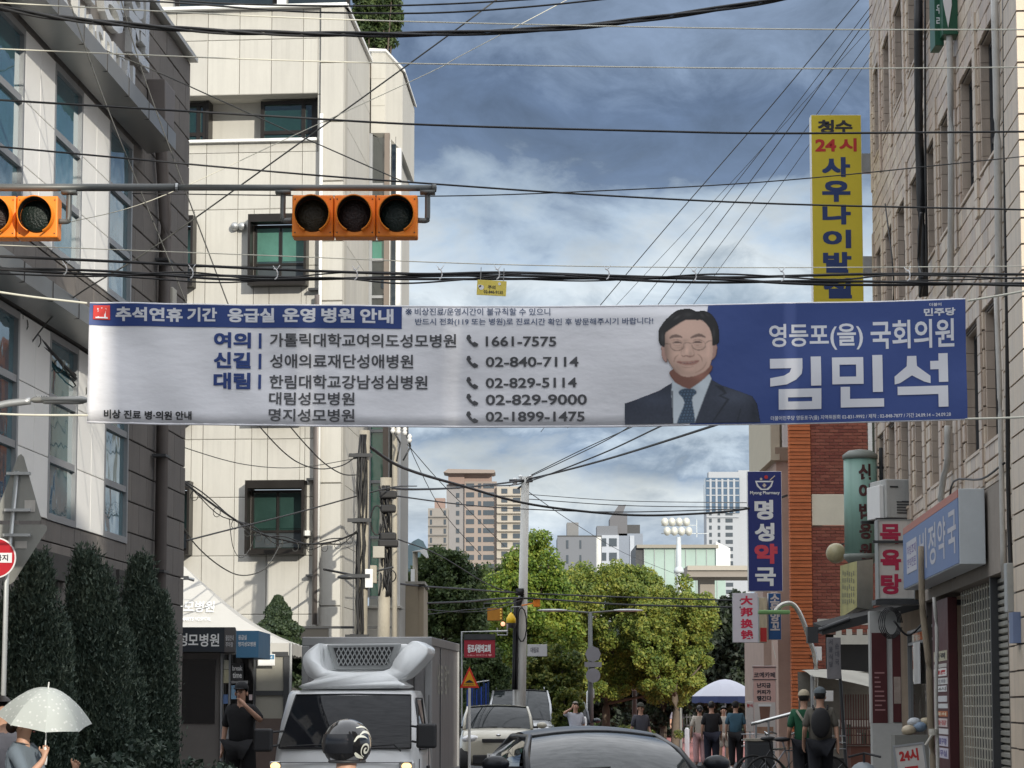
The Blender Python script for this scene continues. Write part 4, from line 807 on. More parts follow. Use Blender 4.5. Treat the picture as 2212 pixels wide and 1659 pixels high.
# the very heavy name, drawn stroke by stroke
def strokes(u0, v0, polys):
    k = MB()
    for i, pl in enumerate(polys): k.prism([(bu(u0+a), Zs(v0+b_-sag(u0+60))) for a, b_ in pl], -.0135-.0004*i, -.0125-.0004*i)
    return k
rc = lambda a, b_, c, d: [(a, b_), (a, d), (c, d), (c, b_)]
k = MB()
for q in (strokes(1660, 775, [rc(4, 0, 74, 21), [(50, 21), (74, 21), (72, 34), (60, 46), (40, 56), (4, 60), (4, 42), (34, 37), (46, 30)], rc(92, -3, 114, 60), rc(22, 66, 42, 110), rc(42, 66, 94, 84), rc(42, 93, 94, 110), rc(94, 66, 114, 110)]),
          strokes(1798, 772, [rc(0, 0, 16, 58), rc(16, 0, 52, 16), rc(16, 42, 52, 58), rc(52, 0, 68, 58), rc(88, -4, 110, 76), rc(18, 64, 38, 108), rc(38, 90, 112, 108)]),
          strokes(1934, 768, [[(28, 0), (48, 0), (49, 22), (78, 44), (78, 60), (64, 56), (38, 42), (12, 58), (0, 61), (0, 44), (27, 22)], rc(96, -4, 116, 58), rc(78, 12, 96, 30), rc(6, 66, 94, 84), rc(94, 66, 115, 112)])):
    q.slice(.05).slice(.04, 2).map(warp).build('lettering', M_bw, t)
T_('lettering', [('민주당', 2000, 665, 2068, 682, .05), ('더불어', 2012, 654, 2038, 661, .02), ('더불어민주당 영등포구(을) 지역위원회 02-831-9992 / 제작 : 02-848-7877 / 기간 24.09.14 ~ 24.09.28', 1665, 895, 2054, 906, .01)], M_bw)
# telephone symbols
k = MB()
for v0 in (724, 769, 814, 850, 888):
    c = [(1009, 1), (1014, 0), (1018, 7), (1015, 10), (1021, 17), (1025, 15), (1033, 20), (1031, 25), (1024, 26), (1014, 18), (1007, 8)]
    sg = sag(1020); pl = [(bu(a), Zs(v0+b-sg)) for a, b in c]; MB().prism(pl, -.012, -.0105).map(warp).build('telephone_symbol', M_bgrey, t)
# portrait: a flat print (its colours are printed, one small cell each) of a smiling man with glasses, suit and tie
def inpoly(px_, pz_, poly):
    c = np.zeros(px_.shape, bool); n = len(poly); j = n-1
    for i in range(n):
        (xi, yi), (xj, yj) = poly[i], poly[j]
        with np.errstate(divide='ignore', invalid='ignore'): hit = ((yi > pz_) != (yj > pz_)) & (px_ < (xj-xi)*(pz_-yi)/((yj-yi) or 1e-9)+xi)
        c ^= hit; j = i
    return c
def cm(pts, k_=5):
    P = [Vector((a, b, 0)) for a, b in pts]; n = len(P); o = []
    for i in range(n):
        p0, p1, p2, p3 = P[i-1], P[i], P[(i+1) % n], P[(i+2) % n]
        for j in range(k_):
            s_ = j/k_; o.append(.5*((2*p1)+(p2-p0)*s_+(2*p0-5*p1+4*p2-p3)*s_*s_+(3*p1-p0-3*p2+p3)*s_**3))
    return [(p.x, p.y) for p in o]
GX = np.arange(-125, 1590, 7.0); GZ = np.arange(100, 1562, 7.0); PXg, PZg = np.meshgrid(GX, GZ); Hh_, Wd_ = PXg.shape
img = np.zeros((Hh_, Wd_, 4)); prn = np.random.default_rng(12)
def blur(a, n):
    for _ in range(n): a = (a+np.roll(a, 1, 0)+np.roll(a, -1, 0)+np.roll(a, 1, 1)+np.roll(a, -1, 1))/5
    return a
def lay(poly, col, soft=1, sm=True, a_=1.0, shade=None):
    m_ = blur(inpoly(PXg, PZg, cm(poly) if sm else poly).astype(float), soft)*a_; c_ = np.array(col)[None, None, :]*(shade[..., None] if shade is not None else 1)
    img[..., :3] = img[..., :3]*(1-m_[..., None])+c_*m_[..., None]; img[..., 3] = np.maximum(img[..., 3], m_)
def gau(cx, cz, sx, sz): return np.exp(-((PXg-cx)/sx)**2-((PZg-cz)/sz)**2)
nz = blur(prn.random((Hh_, Wd_)), 3)-.5
suit_ = (.042, .05, .072)
lay([(-125, 1290), (0, 1250), (300, 1140), (470, 1040), (960, 1010), (1080, 1080), (1300, 1160), (1470, 1225), (1530, 1320), (1575, 1575), (-125, 1575)], suit_, 1, False, 1, 1+.5*gau(250, 1250, 260, 90)+.6*gau(1250, 1240, 200, 90)-.35*gau(1500, 1450, 60, 200)+.5*nz)
lay([(468, 1010), (560, 1000), (900, 960), (940, 940), (965, 1000), (900, 1160), (740, 1575), (482, 1575), (460, 1180)], (.60, .66, .70), 1, False, 1, 1-.25*gau(660, 1130, 120, 60)+.1*gau(850, 1080, 60, 60))
lay([(550, 1170), (620, 1122), (740, 1130), (775, 1180), (720, 1260), (745, 1575), (530, 1575), (620, 1300)], (.05, .08, .12), 1, True, 1, 1+1.3*((np.sin(PXg*.16+PZg*.05) > .3) & (np.sin(PZg*.17) > .2))); 
lay([(1000, 1080), (1108, 1100), (1158, 1190), (1085, 1215), (1190, 1262), (970, 1560), (955, 1560), (1150, 1268), (1050, 1220), (1120, 1185)], (.015, .018, .025), 1, False, .8); lay([(462, 1150), (478, 1150), (484, 1575), (470, 1575)], (.01, .012, .02), 1, False, .8); lay([(280, 1185), (340, 1215), (290, 1195)], (.015, .018, .025), 1, False, .7)
lay([(1320, 1380), (1335, 1385), (1290, 1550), (1275, 1550)], (.015, .018, .025), 1, False, .7)
sk = (.66, .44, .345); dk = (.24, .11, .08)
lay([(465, 880), (480, 1010), (560, 1075), (650, 1115), (720, 1110), (925, 950), (940, 820)], dk, 1, True, 1, 1+.5*gau(820, 960, 90, 60))
for p_ in ([(330, 600), (352, 590), (400, 620), (400, 780), (370, 775), (340, 720)], [(965, 600), (1010, 555), (1038, 600), (1025, 700), (990, 750), (955, 760)]): lay(p_, (.46, .28, .23), 1, True, 1, 1-.35*gau(p_[2][0], 670, 20, 50))
face = [(370, 430), (420, 330), (560, 255), (780, 235), (930, 330), (975, 450), (985, 620), (962, 790), (905, 890), (770, 962), (640, 975), (560, 945), (480, 870), (405, 740), (372, 600)]
shd = 1+.05*gau(680, 380, 160, 90)+.15*gau(540, 700, 70, 45)+.15*gau(860, 700, 70, 50)+.22*gau(655, 650, 28, 55)-.55*gau(370, 640, 80, 260)-.35*gau(480, 890, 110, 80)-.2*gau(620, 590, 20, 60)-.15*gau(700, 690, 20, 30)-.10*gau(700, 930, 150, 30)+.10*gau(690, 880, 60, 40)-.2*gau(640, 520, 40, 20)+.18*gau(930, 640, 30, 150)-.20*gau(560, 610, 60, 16)-.16*gau(810, 605, 60, 16)
lay(face, sk, 1, True, 1, shd)
# folds and features
def stroke(pts, wd, col, a_=.8, soft=1):
    P = cm_open(pts); n = len(P); up, dn = [], []
    for i, (x, z) in enumerate(P):
        x2, z2 = P[min(i+1, n-1)]; x1_, z1_ = P[max(i-1, 0)]; L_ = math.hypot(x2-x1_, z2-z1_) or 1; nx_, nz_ = -(z2-z1_)/L_, (x2-x1_)/L_; w_ = wd*(.35+.65*math.sin(math.pi*(i/(n-1)))); up.append((x+nx_*w_, z+nz_*w_)); dn.append((x-nx_*w_, z-nz_*w_))
    lay(up+dn[::-1], col, soft, False, a_)
def cm_open(pts): return [(p.x, p.y) for p in catmull([Vector((a, b, 0)) for a, b in pts], 5)]
stroke([(560, 690), (510, 735), (490, 790)], 8, dk, .55); stroke([(785, 690), (835, 730), (850, 790)], 8, dk, .55); stroke([(480, 800), (520, 870), (590, 930)], 9, (.62, .42, .33), .4); stroke([(760, 930), (860, 870), (905, 790)], 9, dk, .4)
for q in ([(438, 492), (480, 468), (540, 462), (602, 480)], [(705, 488), (770, 462), (830, 455), (895, 482)]): stroke(q, 20, (.12, .075, .06), .85)
for q in ([(462, 520), (520, 505), (590, 525)], [(725, 525), (790, 505), (850, 522)]): stroke(q, 6, dk, .6)
for q in ([(478, 552), (530, 540), (592, 552)], [(732, 552), (790, 538), (852, 548)]): stroke(q, 11, (.045, .025, .022), .95)
for q in ([(490, 575), (540, 585), (590, 572)], [(740, 572), (795, 580), (850, 566)]): stroke(q, 5, dk, .5)
stroke([(585, 700), (610, 722), (650, 712), (690, 724), (735, 715), (752, 695)], 9, (.24, .12, .095), .75); stroke([(600, 560), (592, 620), (580, 690)], 7, dk, .35); stroke([(705, 560), (735, 640), (752, 690)], 6, dk, .3)
lay([(520, 785), (560, 778), (640, 785), (680, 782), (812, 768), (770, 815), (680, 835), (600, 822), (550, 805)], (.42, .19, .15), 1, True, .8); stroke([(522, 788), (590, 800), (670, 806), (750, 795), (812, 772)], 5, (.12, .04, .03), .95); stroke([(560, 795), (670, 803), (780, 787)], 3, (.7, .62, .55), .5)
stroke([(590, 850), (660, 862), (740, 848)], 7, dk, .35)
for cx_, cz_ in ((535, 585), (808, 580)):
    pts_ = [(cx_+85*math.cos(a_), cz_+62*math.sin(a_)) for a_ in np.linspace(-.3, math.pi+.3, 16)]; stroke(pts_, 5.5, (.13, .08, .06), .9); pts_ = [(cx_+85*math.cos(a_), cz_+62*math.sin(a_)) for a_ in np.linspace(math.pi+.3, 2*math.pi-.3, 12)]; stroke(pts_, 3.5, (.16, .1, .08), .6)
stroke([(612, 560), (660, 548), (722, 558)], 5, (.13, .08, .06), .8); stroke([(372, 552), (410, 560), (455, 562)], 6, (.13, .08, .06), .9); stroke([(890, 562), (930, 530), (975, 528)], 5, (.13, .08, .06), .8)
hair_ = [(296, 480), (303, 380), (350, 300), (410, 230), (520, 140), (610, 115), (700, 112), (780, 145), (860, 138), (930, 160), (990, 210), (1050, 330), (1064, 500), (1045, 560), (990, 590), (975, 560), (975, 470), (940, 360), (860, 262), (800, 262), (720, 258), (640, 262), (520, 330), (430, 390), (385, 440), (378, 590), (340, 585), (310, 550)]
lay(hair_, (.016, .015, .015), 1, True, 1, 1+2.6*gau(520, 220, 70, 30)*(.5+.5*np.sin(PXg*.07+PZg*.09))+2.4*gau(880, 200, 60, 25)*(.5+.5*np.sin(PXg*.08-PZg*.05))+1.6*gau(680, 190, 60, 30)+2*gau(350, 480, 18, 60)+2*gau(1000, 430, 16, 60))
img[..., :3] = np.clip(img[..., :3]*(1+.10*nz[..., None]), 0, 1)
vs = [(bu(1371.4+x*.1719), -.0125, Zs(647.3+z*.1719-sag(1500))) for z in GZ for x in GX]; zmin = zb0+.003; zmax = zb1-.004
fs = []; cols_ = []
for j in range(Hh_-1):
    for i in range(Wd_-1):
        if img[j, i, 3] > .5 and vs[(j+1)*Wd_+i][2] > zmin and vs[j*Wd_+i][2] < zmax:
            fs.append((j*Wd_+i, (j+1)*Wd_+i, (j+1)*Wd_+i+1, j*Wd_+i+1))
used = sorted({v for f in fs for v in f}); remap = {v: i for i, v in enumerate(used)}; pb = MB().add([vs[v] for v in used], [tuple(remap[v] for v in f) for f in fs]); pb.map(warp)
mp_ = mat('portrait_ink', (.5, .5, .5), .6, var=.0); nt = mp_.node_tree; va = nt.nodes.new('ShaderNodeVertexColor'); va.layer_name = 'ink'; nt.links.new(va.outputs['Color'], nt.nodes['Principled BSDF'].inputs['Base Color'])
po = pb.build('portrait_print', mp_, t, True); at_ = po.data.color_attributes.new('ink', 'FLOAT_COLOR', 'POINT'); fl_ = img.reshape(-1, 4)[used].copy(); al_ = np.maximum(fl_[:, 3:4], .35); fl_[:, :3] = fl_[:, :3]/al_ if False else fl_[:, :3]; fl_[:, 3] = 1; at_.data.foreach_set('color', fl_.astype('f').ravel())
# hems and eyelets
for zc, nm in ((zb1, 'top_hem'), (zb0, 'bottom_hem')): MB().tube([(x, 0, zc) for x in np.linspace(0, BW, 60)], .008, 6).map(warp).build(nm, M_cloth, t, True)
for (u, v, uu, vv, w_) in ((188, 655, -60, 622, 'upper left'), (190, 897, -60, 892, 'lower left'), (2090, 650, 2300, 610, 'upper right'), (2085, 905, 2300, 895, 'lower right')):
    cable('pale rope tying the %s corner of the banner' % w_, [(u, v), ((u+uu)/2, (v+vv)/2+2), (uu, vv)], YN, .009, M_rope, 'tie_rope', 'rope', 'ropes holding the banner')
# ================================================================ traffic signals on their mast arm
YT = 22.0; Z0 = at(700, 405, YT).z; t = thing('signal_mast', 'dark grey horizontal mast arm carrying the two orange traffic signals', 'signal mast', (at(-620, 405, YT).x, YT, 0))
xm = lambda u: at(u, 405, YT).x-t.location.x
MB().tube([(0, 0, Z0-.1), (xm(-300), 0, Z0-.03), (xm(0), 0, Z0), (xm(382), 0, Z0), ], .031, 12).build('arm', M_mast, t, True)
MB().tube([(xm(382), 0, Z0), (xm(935), 0, Z0-.005)], .026, 12).build('arm_extension', M_mast, t, True); MB().lathe([(.034, 0), (.034, .03), (.01, .035)], (xm(934), 0, Z0-.005), 12, 'x').build('end_cap', M_mast, t, True)
MB().lathe([(.14, 0), (.14, .3), (.11, .5), (.08, Z0+.4), (.02, Z0+.45)], n=14).build('pole', M_mast, t, True); MB().lathe([(.036, -.01), (.036, .01)], (xm(382), 0, Z0), 12, 'x').build('joint_ring', M_grey, t)
def signal(u0, u1, v0, v1, label):
    a, c = at(u0, v1, YT-.05), at(u1, v0, YT-.05); w, h = c.x-a.x, c.z-a.z
    s = thing('traffic_signal', label, 'traffic signal', ((a.x+c.x)/2, YT-.05, a.z), 0, 'orange traffic signals')
    for k in range(3):
        x0 = -w/2+k*w/3; Bx('housing', M_amb, s, x0+.003, x0+w/3-.003, -.02, .18, 0, h, bevel=.012); cx = x0+w/6; r = h*.40
        hood = MB(); n = 28; vs = []; fs = []
        for j, (rr, yy) in enumerate(((r*1.06, -.02), (r*1.06, -.2), (r*1.0, -.2), (r*1.0, -.02))):
            for i in range(n+1):
                g = math.pi*(-.5+.14)+ (2*math.pi-.28*math.pi)*i/n; yy2 = yy if yy > -.1 else yy+.06*(1-math.sin(g))*.8
                vs.append((cx+rr*math.cos(g), yy2, h/2+rr*math.sin(g)))
        for j in range(3): fs += [(j*(n+1)+i, j*(n+1)+i+1, (j+1)*(n+1)+i+1, (j+1)*(n+1)+i) for i in range(n)]
        hood.add(vs, fs).build('hood', M_amb if True else None, s, True)
        MB().lathe([(r*.985, -.021), (r*.985, -.19)], (cx, 0, h/2), 28, 'y').build('hood_lining', M_black, s) if False else None
        b = MB()
        vs = []; fs = []
        for j, yy in enumerate((-.025, -.185)):
            for i in range(n+1):
                g = math.pi*(-.36)+(2*math.pi-.28*math.pi)*i/n; yy2 = yy if yy > -.1 else yy+.06*(1-math.sin(g))*.8; vs.append((cx+r*.985*math.cos(g), yy2, h/2+r*.985*math.sin(g)))
        fs = [(i, n+1+i, n+2+i, i+1) for i in range(n)]; b.add(vs, fs).build('hood_lining', M_black, s, True)
        MB().lathe([(r*.98, -.022), (r*.9, -.035), (r*.5, -.055), (.01, -.06)], (cx, 0, h/2), 28, 'y').build('lens', mat('dark_lens_%d' % k, ((.022, .015, .006), (.018, .008, .006), (.008, .015, .012))[k], .38, spec=.35, var=.5, scale=30, bump=.6, bscale=60), s, True)
        bo = MB()
        for dx in (-.42, .42):
            for dz in (.1, .9): bo.ball((cx+dx*w/3, -.022, h*dz), .006, n=6, m=4)
        bo.build('screw', M_dkmetal, s)
    for sx, du in ((-1, 14), (1, 18)):
        xo = sx*(w/2+.075)
        b = MB().tube(catmull([(sx*w/2, .04, h*.42), (xo-.01*sx, .04, h*.42), (xo, .04, h*.52), (xo, .05, Z0-a.z-.03)], 5), .022, 10); b.box(xo-.06, xo+.06, 0, .1, Z0-a.z-.055, Z0-a.z-.028); b.build('bracket', M_mast, s, True)
signal(630, 903, 422, 512, 'orange three lamp traffic signal in front of the cream office block')
signal(-146, 127, 424, 514, 'orange traffic signal cut by the left edge of the photo')
# small yellow tag hanging from the cables
p = at(1062, 622, 21.5); s = thing('tag_plate', 'small yellow metal tag hanging from the cable bundle', 'tag', tuple(p)); s.rotation_euler = (0, R(3), 0)
MB().box(-.115, .115, 0, .008, -.06, .06).build('plate', mat('tag_yellow', (.6, .48, .09), .4, var=.2), s, bevel=.003)
MB().lathe([(.012, -.004), (.012, -.001)], (-.095, 0, -.04+.05), 10, 'y').lathe([(.02, -.004), (.02, -.001)], (-.08, 0, .0), 10, 'y').lathe([(.012, -.004), (.012, -.001)], (.06, 0, .035), 10, 'y').build('hole', ink_white, s)
MB().text('02-846-9135', -.06, -.045, .09, -.02, -.003, .02).text('주의', -.03, -.01, .03, .02, -.003, .02).build('lettering', ink_dark, s); MB().tube([(-.09, 0, .06), (-.09, 0, .16)], .003, 5).tube([(.09, 0, .06), (.09, 0, .16)], .003, 5).build('wire', M_grey, s)
# street lamp arm in front of the hospital (left)
YL = 22.5; P = catmull(pxpts([(-140, 1100), (-100, 960), (-60, 900), (0, 875), (66, 866)], YL), 6); P = [Vector((P[0].x, YL, 0))]+P
t = thing('street_lamp', 'slim grey street lamp reaching in from the left, behind the banner end', 'street lamp', (P[0].x, YL, 0))
MB().tube([q-Vector(t.location) for q in P], .03, 10).build('pole', M_grey, t, True); q0 = at(66, 864, YL)-Vector(t.location); q1 = at(190, 862, YL)-Vector(t.location)
MB().lathe([(.02, 0), (.045, .03), (.05, .2), (.06, .42), (.03, .47)], (q0.x, 0, q0.z), 16, 'x', (1, 1, .55)).build('lamp_head', mat('lamp_grey', (.33, .33, .31), .35, .4), t, True); MB().lathe([(.03, 0), (.045, .02), (.05, .3), (.03, .33)], (q0.x+.1, 0, q0.z-.018), 16, 'x', (1, .9, .35)).build('lamp_glass', mat('lamp_glass', (.4, .4, .38), .2), t, True)
for k in range(5): MB().ball((q0.x+.05+k*.02, 0, q0.z+.03), .008, n=6, m=4).build('bolt', M_grey, t)
# no entry sign and backs of two traffic signs on one post
YG = 23.6; pz = at(40, 1300, YG); t = thing('sign_post', 'galvanised post holding two traffic sign backs, at the left edge', 'sign post', (pz.x-.02, YG, 0))
g = lambda u, v, d=0: (at(u, v, YG).x-t.location.x, d, at(u, v, YG).z)
MB().tube([g(36, 1018), g(14, 1260), (g(10, 1260)[0], 0, 0)], .022, 10).build('post', mat('post_white', (.6, .62, .62), .4, .4), t, True)
M_sb = mat('sign_back', (.27, .27, .25), .45, .4, var=.2)
def plate(pts, y, name, rad=.02):
    q = [(g(u, v)[0], g(u, v)[2]) for u, v in pts]; return MB().prism(q, y, y+.004).build(name, M_sb, t, bevel=.0)
plate([(38, 984), (44, 980), (50, 986), (88, 1120), (86, 1124), (-10, 1124), (-14, 1118)], .03, 'triangle_plate'); plate([(-20, 1132), (92, 1132), (99, 1136), (98, 1145), (28, 1255), (18, 1262), (8, 1255)], .06, 'triangle_plate')
for v in (1023, 1102, 1156): MB().box(g(18-(v-1018)*.06, v)[0]-.01, g(66, v)[0], -.03, .028, g(0, v)[2]-.012, g(0, v)[2]+.012).build('bracket', M_grey, t)
Bx('label_plate', MC['aged_white'], t, g(52, 1090)[0], g(75, 1090)[0], .022, .029, g(0, 1105)[2], g(0, 1080)[2]); Bx('label_plate', MC['aged_white'], t, g(30, 1170)[0], g(56, 1170)[0], .05, .059, g(0, 1184)[2], g(0, 1168)[2])
YE = 23.35; c = at(-9, 1205, YE); r = 44*mpp(YE); t = thing('no_entry_sign', 'round red no entry sign with a white bar, cut by the left edge', 'traffic sign', (c.x, YE, c.z))
MB().lathe([(r, -.006), (r, 0)], n=48, axis='y').build('rim', ink_white, t); MB().lathe([(r*.93, -.009), (r*.93, -.0065)], n=48, axis='y').build('disc', mat('sign_red', (.42, .008, .018), .35), t)
MB().box(-r*.82, r*.8, -.013, -.010, -r*.24, r*.24).build('bar', ink_white, t); MB().text('진입금지', -r*.7, -r*.16, r*.62, r*.16, -.016, .03).build('lettering', ink_dark, t); MB().box(-.03, .03, .001, .14, -.03, .03).build('bracket', M_grey, t)
# ================================================================ added unseen blocks behind the crossing on the right, sized to shade the near street
dvec = Vector((SX, SY, 0)).normalized(); nvec = Vector((-dvec.y, dvec.x, 0))         # along and across the sunlight
M_bk = mat('block_render', (.33, .30, .27), .8, var=.15, streak=.2)
def add_shade_block(c0, c1, x0, dep, hgt, label):
    """c is x+0.42*y, constant along a ray of sunlight; the block fills c0..c1, starting at x0"""
    k = .42; f = lambda c, x: Vector((x, (c-x)/k, 0)); A = f(c0, x0); Bq = f(c1, x0+ (c1-c0)/(1+k*k)*1.0) if False else None
    wdt = (c1-c0)/math.sqrt(1+k*k); ang = math.degrees(math.atan2(SX, -SY))           # sun bearing from -Y towards +X
    t = thing('shade_block', label, 'building', (A.x, A.y, 0), ang)
    # local: y runs away from the sun, -y towards the sun; x across
    wall(0, wdt, 0, hgt, [(w_, min(w_+1.2, wdt-.15), z, z+1.5) for w_ in np.arange(.5, wdt-.8, 2.2) for z in np.arange(1, hgt-2, 3.2)], .0, .3, M_bk, t)
    MB().box(0, .3, .301, dep, 0, hgt).box(wdt-.3, wdt, .301, dep, 0, hgt).box(0, wdt, dep, dep+.3, 0, hgt).box(.3, wdt-.3, .3, dep, hgt-.4, hgt-.1).build('rear_walls', M_bk, t)
    for w_ in np.arange(.5, wdt-.8, 2.2):
        for z in np.arange(1, hgt-2, 3.2): window(t, w_, min(w_+1.2, wdt-.15), z, z+1.5, .12, M_alu, MC['dark_glass'], .06, (), (), .08)
    Bx('parapet', M_coping, t, -.05, wdt+.05, -.05, .35, hgt+.002, hgt+.1); return t
add_shade_block(8.4, 10.95, 8, 4, 21, 'tall unseen rendered block added behind the crossing to shade the hospital corner')
add_shade_block(10.97, 15.6, 8, 4, 13.2, 'wide unseen block joined to the tall rendered one, added to shade the truck')
add_shade_block(7.3, 8.38, 8, 4, 13.3, 'narrow low unseen block added beside the tall rendered one to shade the banner')
add_shade_block(5.72, 7.28, 8, 4, 16.6, 'narrow unseen block added at the end of the row to shade the lower hospital wall')
# ================================================================ far buildings
def tower(label, u0, u1, v0, v1, Y, m, floors, colsx, wm, dep, rz=0, name='apartment_tower', bands=None, roofm=None):
    a, c = at(u0, v1, Y), at(u1, v0, Y); w, h = c.x-a.x, c.z; t = thing(name, label, 'building', ((a.x+c.x)/2, Y, 0), rz)
    Bx('body', m, t, -w/2, w/2, 0, dep, 0, h); fh = (h-0)/floors if isinstance(floors, int) else floors
    wins_ = []
    z = h-fh
    while z > max(0, at(u0, 1420, Y).z):
        for (p0, p1) in colsx: wins_.append((-w/2+w*p0, -w/2+w*p1, z+fh*.22, z+fh*.78))
        z -= fh
    me_cache = {}
    for r in wins_:
        ww = round(r[1]-r[0], 2); key = (ww, round(r[3]-r[2], 2))
        if key not in me_cache:
            b = MB().box(0, key[0], 0, .25, 0, key[1]); o = b.build('window', wm, t); me_cache[key] = o.data; o.location = (r[0], -.12, r[2])
        else: o = bpy.data.objects.new('window', me_cache[key]); COL.objects.link(o); o.parent = t; o.location = (r[0], -.12, r[2])
    if bands:
        b = MB(); z = h-fh
        while z > at(u0, 1420, Y).z: b.box(-w/2+w*bands[0], -w/2+w*bands[1], -.6, -.01, z+fh*.0, z+fh*.12); z -= fh
        b.build('balcony_slabs', roofm or m, t)
    return t, w, h
far_w = mat('far_window', (.06, .075, .09), .2, spec=.8)
ma = mat('apartment_pink', (.30, .25, .22), .8, var=.05, scale=.05); mb_ = mat('apartment_cream', (.42, .385, .33), .8, var=.05, scale=.05); mg_ = mat('apartment_grey', (.17, .18, .20), .8, var=.05, scale=.05)
t, w, h = tower('tall pink and cream apartment tower with a flat winged roof, above the trees', 1003, 1073, 1040, 1290, 900, ma, 2.9, [(.05, .30), (.42, .52), (.58, .92)], far_w, 14)
fx = lambda u: (u-1038)*.15; fz = lambda v: at(1038, v, 900).z
Bx('west_wing', mat('apartment_shade', (.26, .25, .25), .8), t, fx(964), fx(1003)-.01, 1, 15, 0, fz(1046))  # west wing wall colour is greyed to hold its shade
b = MB()
for i in range(23): b.box(fx(985), fx(992), .8, .99, h-2.9*(i+1)+.6, h-2.9*(i+1)+2.1)
b.build('stair_windows', far_w, t)
Bx('east_wing', mb_, t, fx(1073)+.01, fx(1130), -2, 12, 0, fz(1052))
for i in range(22):
    z = fz(1052)-2.9*(i+1); Bx('window', far_w, t, fx(1083), fx(1096), -2.15, -2.0, z+.6, z+2.2); Bx('window', far_w, t, fx(1108), fx(1124), -2.15, -2.0, z+.6, z+2.2)
    Bx('balcony', mb_, t, fx(1074), fx(1130), -3.0, -2.16, z-.1, z+.35)
MB().prism([(fx(958), fz(1022)), (fx(968), fz(1015)), (fx(1068), fz(1017)), (fx(1070), fz(1022)), (fx(1066), fz(1024)), (fx(970), fz(1024))], -4, 10).build('winged_roof', ma, t)
MB().box(fx(968), fx(1003), -1, 8, fz(1046), fz(1023)).box(fx(1003), fx(1062), 0, 8, fz(1040), fz(1024)).build('roof_house', mat('roof_brown', (.28, .2, .17), .8), t)
t, w, h = tower('lower beige apartment slab left of the pink tower', 924, 968, 1098, 1290, 880, mat('slab_beige', (.26, .24, .22), .8), 2.9, [(.1, .2), (.78, .9)], far_w, 12, bands=(0, .95), roofm=mat('slab_line', (.2, .19, .18), .8))
Bx('roof_house', mat('roof_brown', (.28, .2, .17), .8), t, -w/2+2, w/2-1, 2, 8, h, h+3.4)
t, w, h = tower('blue glass and white apartment tower on the right skyline', 1527, 1596, 1040, 1230, 1150, mat('tower_white', (.40, .42, .45), .8), 2.95, [(.08, .16), (.34, .42), (.58, .8)], far_w, 16)
Bx('blue_glazing', glassmat('far_blue_glass', (.05, .10, .17)), t, -w/2-.3, w/2+.2, -.5, 10, at(1560, 1108, 1150).z, h+1.5)
b = MB()
for i in range(5): b.box(-w/2+w*.1+i*w*.18, -w/2+w*.16+i*w*.18, -.8, -.5, at(1560, 1108, 1150).z, h+1)
for i in range(6): z = h-3*i; b.box(-w/2, w/2, -.7, -.5, z, z+.4)
b.build('glazing_bars', mat('tower_white', (0, 0, 0)), t)
Bx('side_wing', mat('tower_white', (0, 0, 0)), t, w/2+.01, w/2+4.5, 2, 14, 0, at(1600, 1015, 1150).z); Bx('roof_rim', mat('tower_white', (0, 0, 0)), t, -w/2+1, w/2, 0, 8, h+1.5, h+4)
t, w, h = tower('grey office building low on the skyline behind the bright tree', 1204, 1300, 1160, 1230, 600, mg_, 3.2, [(.2, .25), (.5, .54)], far_w, 14, name='office_building')
Bx('roof_house', mat('apartment_grey2', (.2, .2, .2), .8), t, -w*.28, -w*.02, 1, 8, h, h+3.2); Bx('roof_railing', M_dkmetal, t, -w/2, w/2, 0, .1, h, h+.35)
t, w, h = tower('white framed building with dark roof fins beside the floodlight mast', 1290, 1337, 1156, 1250, 640, mat('frame_white', (.42, .45, .50), .7), 3.3, [(.1, .42), (.55, .9)], far_w, 12, name='office_building')
b = MB().box(-w/2, w*.45, 1, 8, h, h+2.2); b.build('roof_house', mg_, t); MB().prism([(w*.1, h), (w*.9, h), (w*.9, h+5.2), (w*.7, h+5.2), (w*.85, h+7.2), (w*.5, h+7.0), (w*.1, h+4)], 2, 10).build('slanted_roof_fin', mat('fin_grey', (.13, .13, .14), .7), t)
MB().box(w/2+.05, w/2+5.6, 2, 10, 0, h+.5).build('east_wing', mat('wing_grey', (.22, .25, .3), .7), t); Bx('white_strip', MC['frame_white'], t, w/2+2.6, w/2+3.6, 1.7, 1.99, 0, h); Bx('roof_terrace', M_dkmetal, t, w/2+.3, w/2+5, 3, 9, h+.5, h+2.6)
YH = 420; g = lambda u, v, d=0: (at(u, v, YH).x-at(1490, v, YH).x, d, at(1490, v, YH).z)
t = thing('sports_hall', 'low pale green glass hall behind the floodlight mast', 'building', (at(1490, 1200, YH).x, YH, 0))
MB().box(g(1393, 0)[0], g(1565, 0)[0], 0, 20, 0, g(0, 1184)[2]).build('glass_wall', mat('hall_glass', (.36, .47, .42), .3, var=.15, scale=.15), t)
MB().box(g(1378, 0)[0], g(1550, 0)[0], -.6, 20, g(0, 1184)[2], g(0, 1177)[2]).build('roof', mat('hall_roof', (.28, .26, .22), .8), t); MB().box(g(1376, 0)[0], g(1393, 0)[0], .2, 18, 0, g(0, 1178)[2]).build('dark_end', M_dkmetal, t)
MB().prism([(g(1545, 0)[0], g(0, 1170)[2]), (g(1575, 0)[0], g(0, 1185)[2]), (g(1575, 0)[0], g(0, 1240)[2]), (g(1545, 0)[0], g(0, 1240)[2])], -.4, 12).build('white_gable', M_white, t)
b = MB()
for i in range(8): b.box(g(1393+i*22, 0)[0], g(1394+i*22, 0)[0], -.15, -.01, 0, g(0, 1184)[2])
b.build('mullions', M_alu, t)
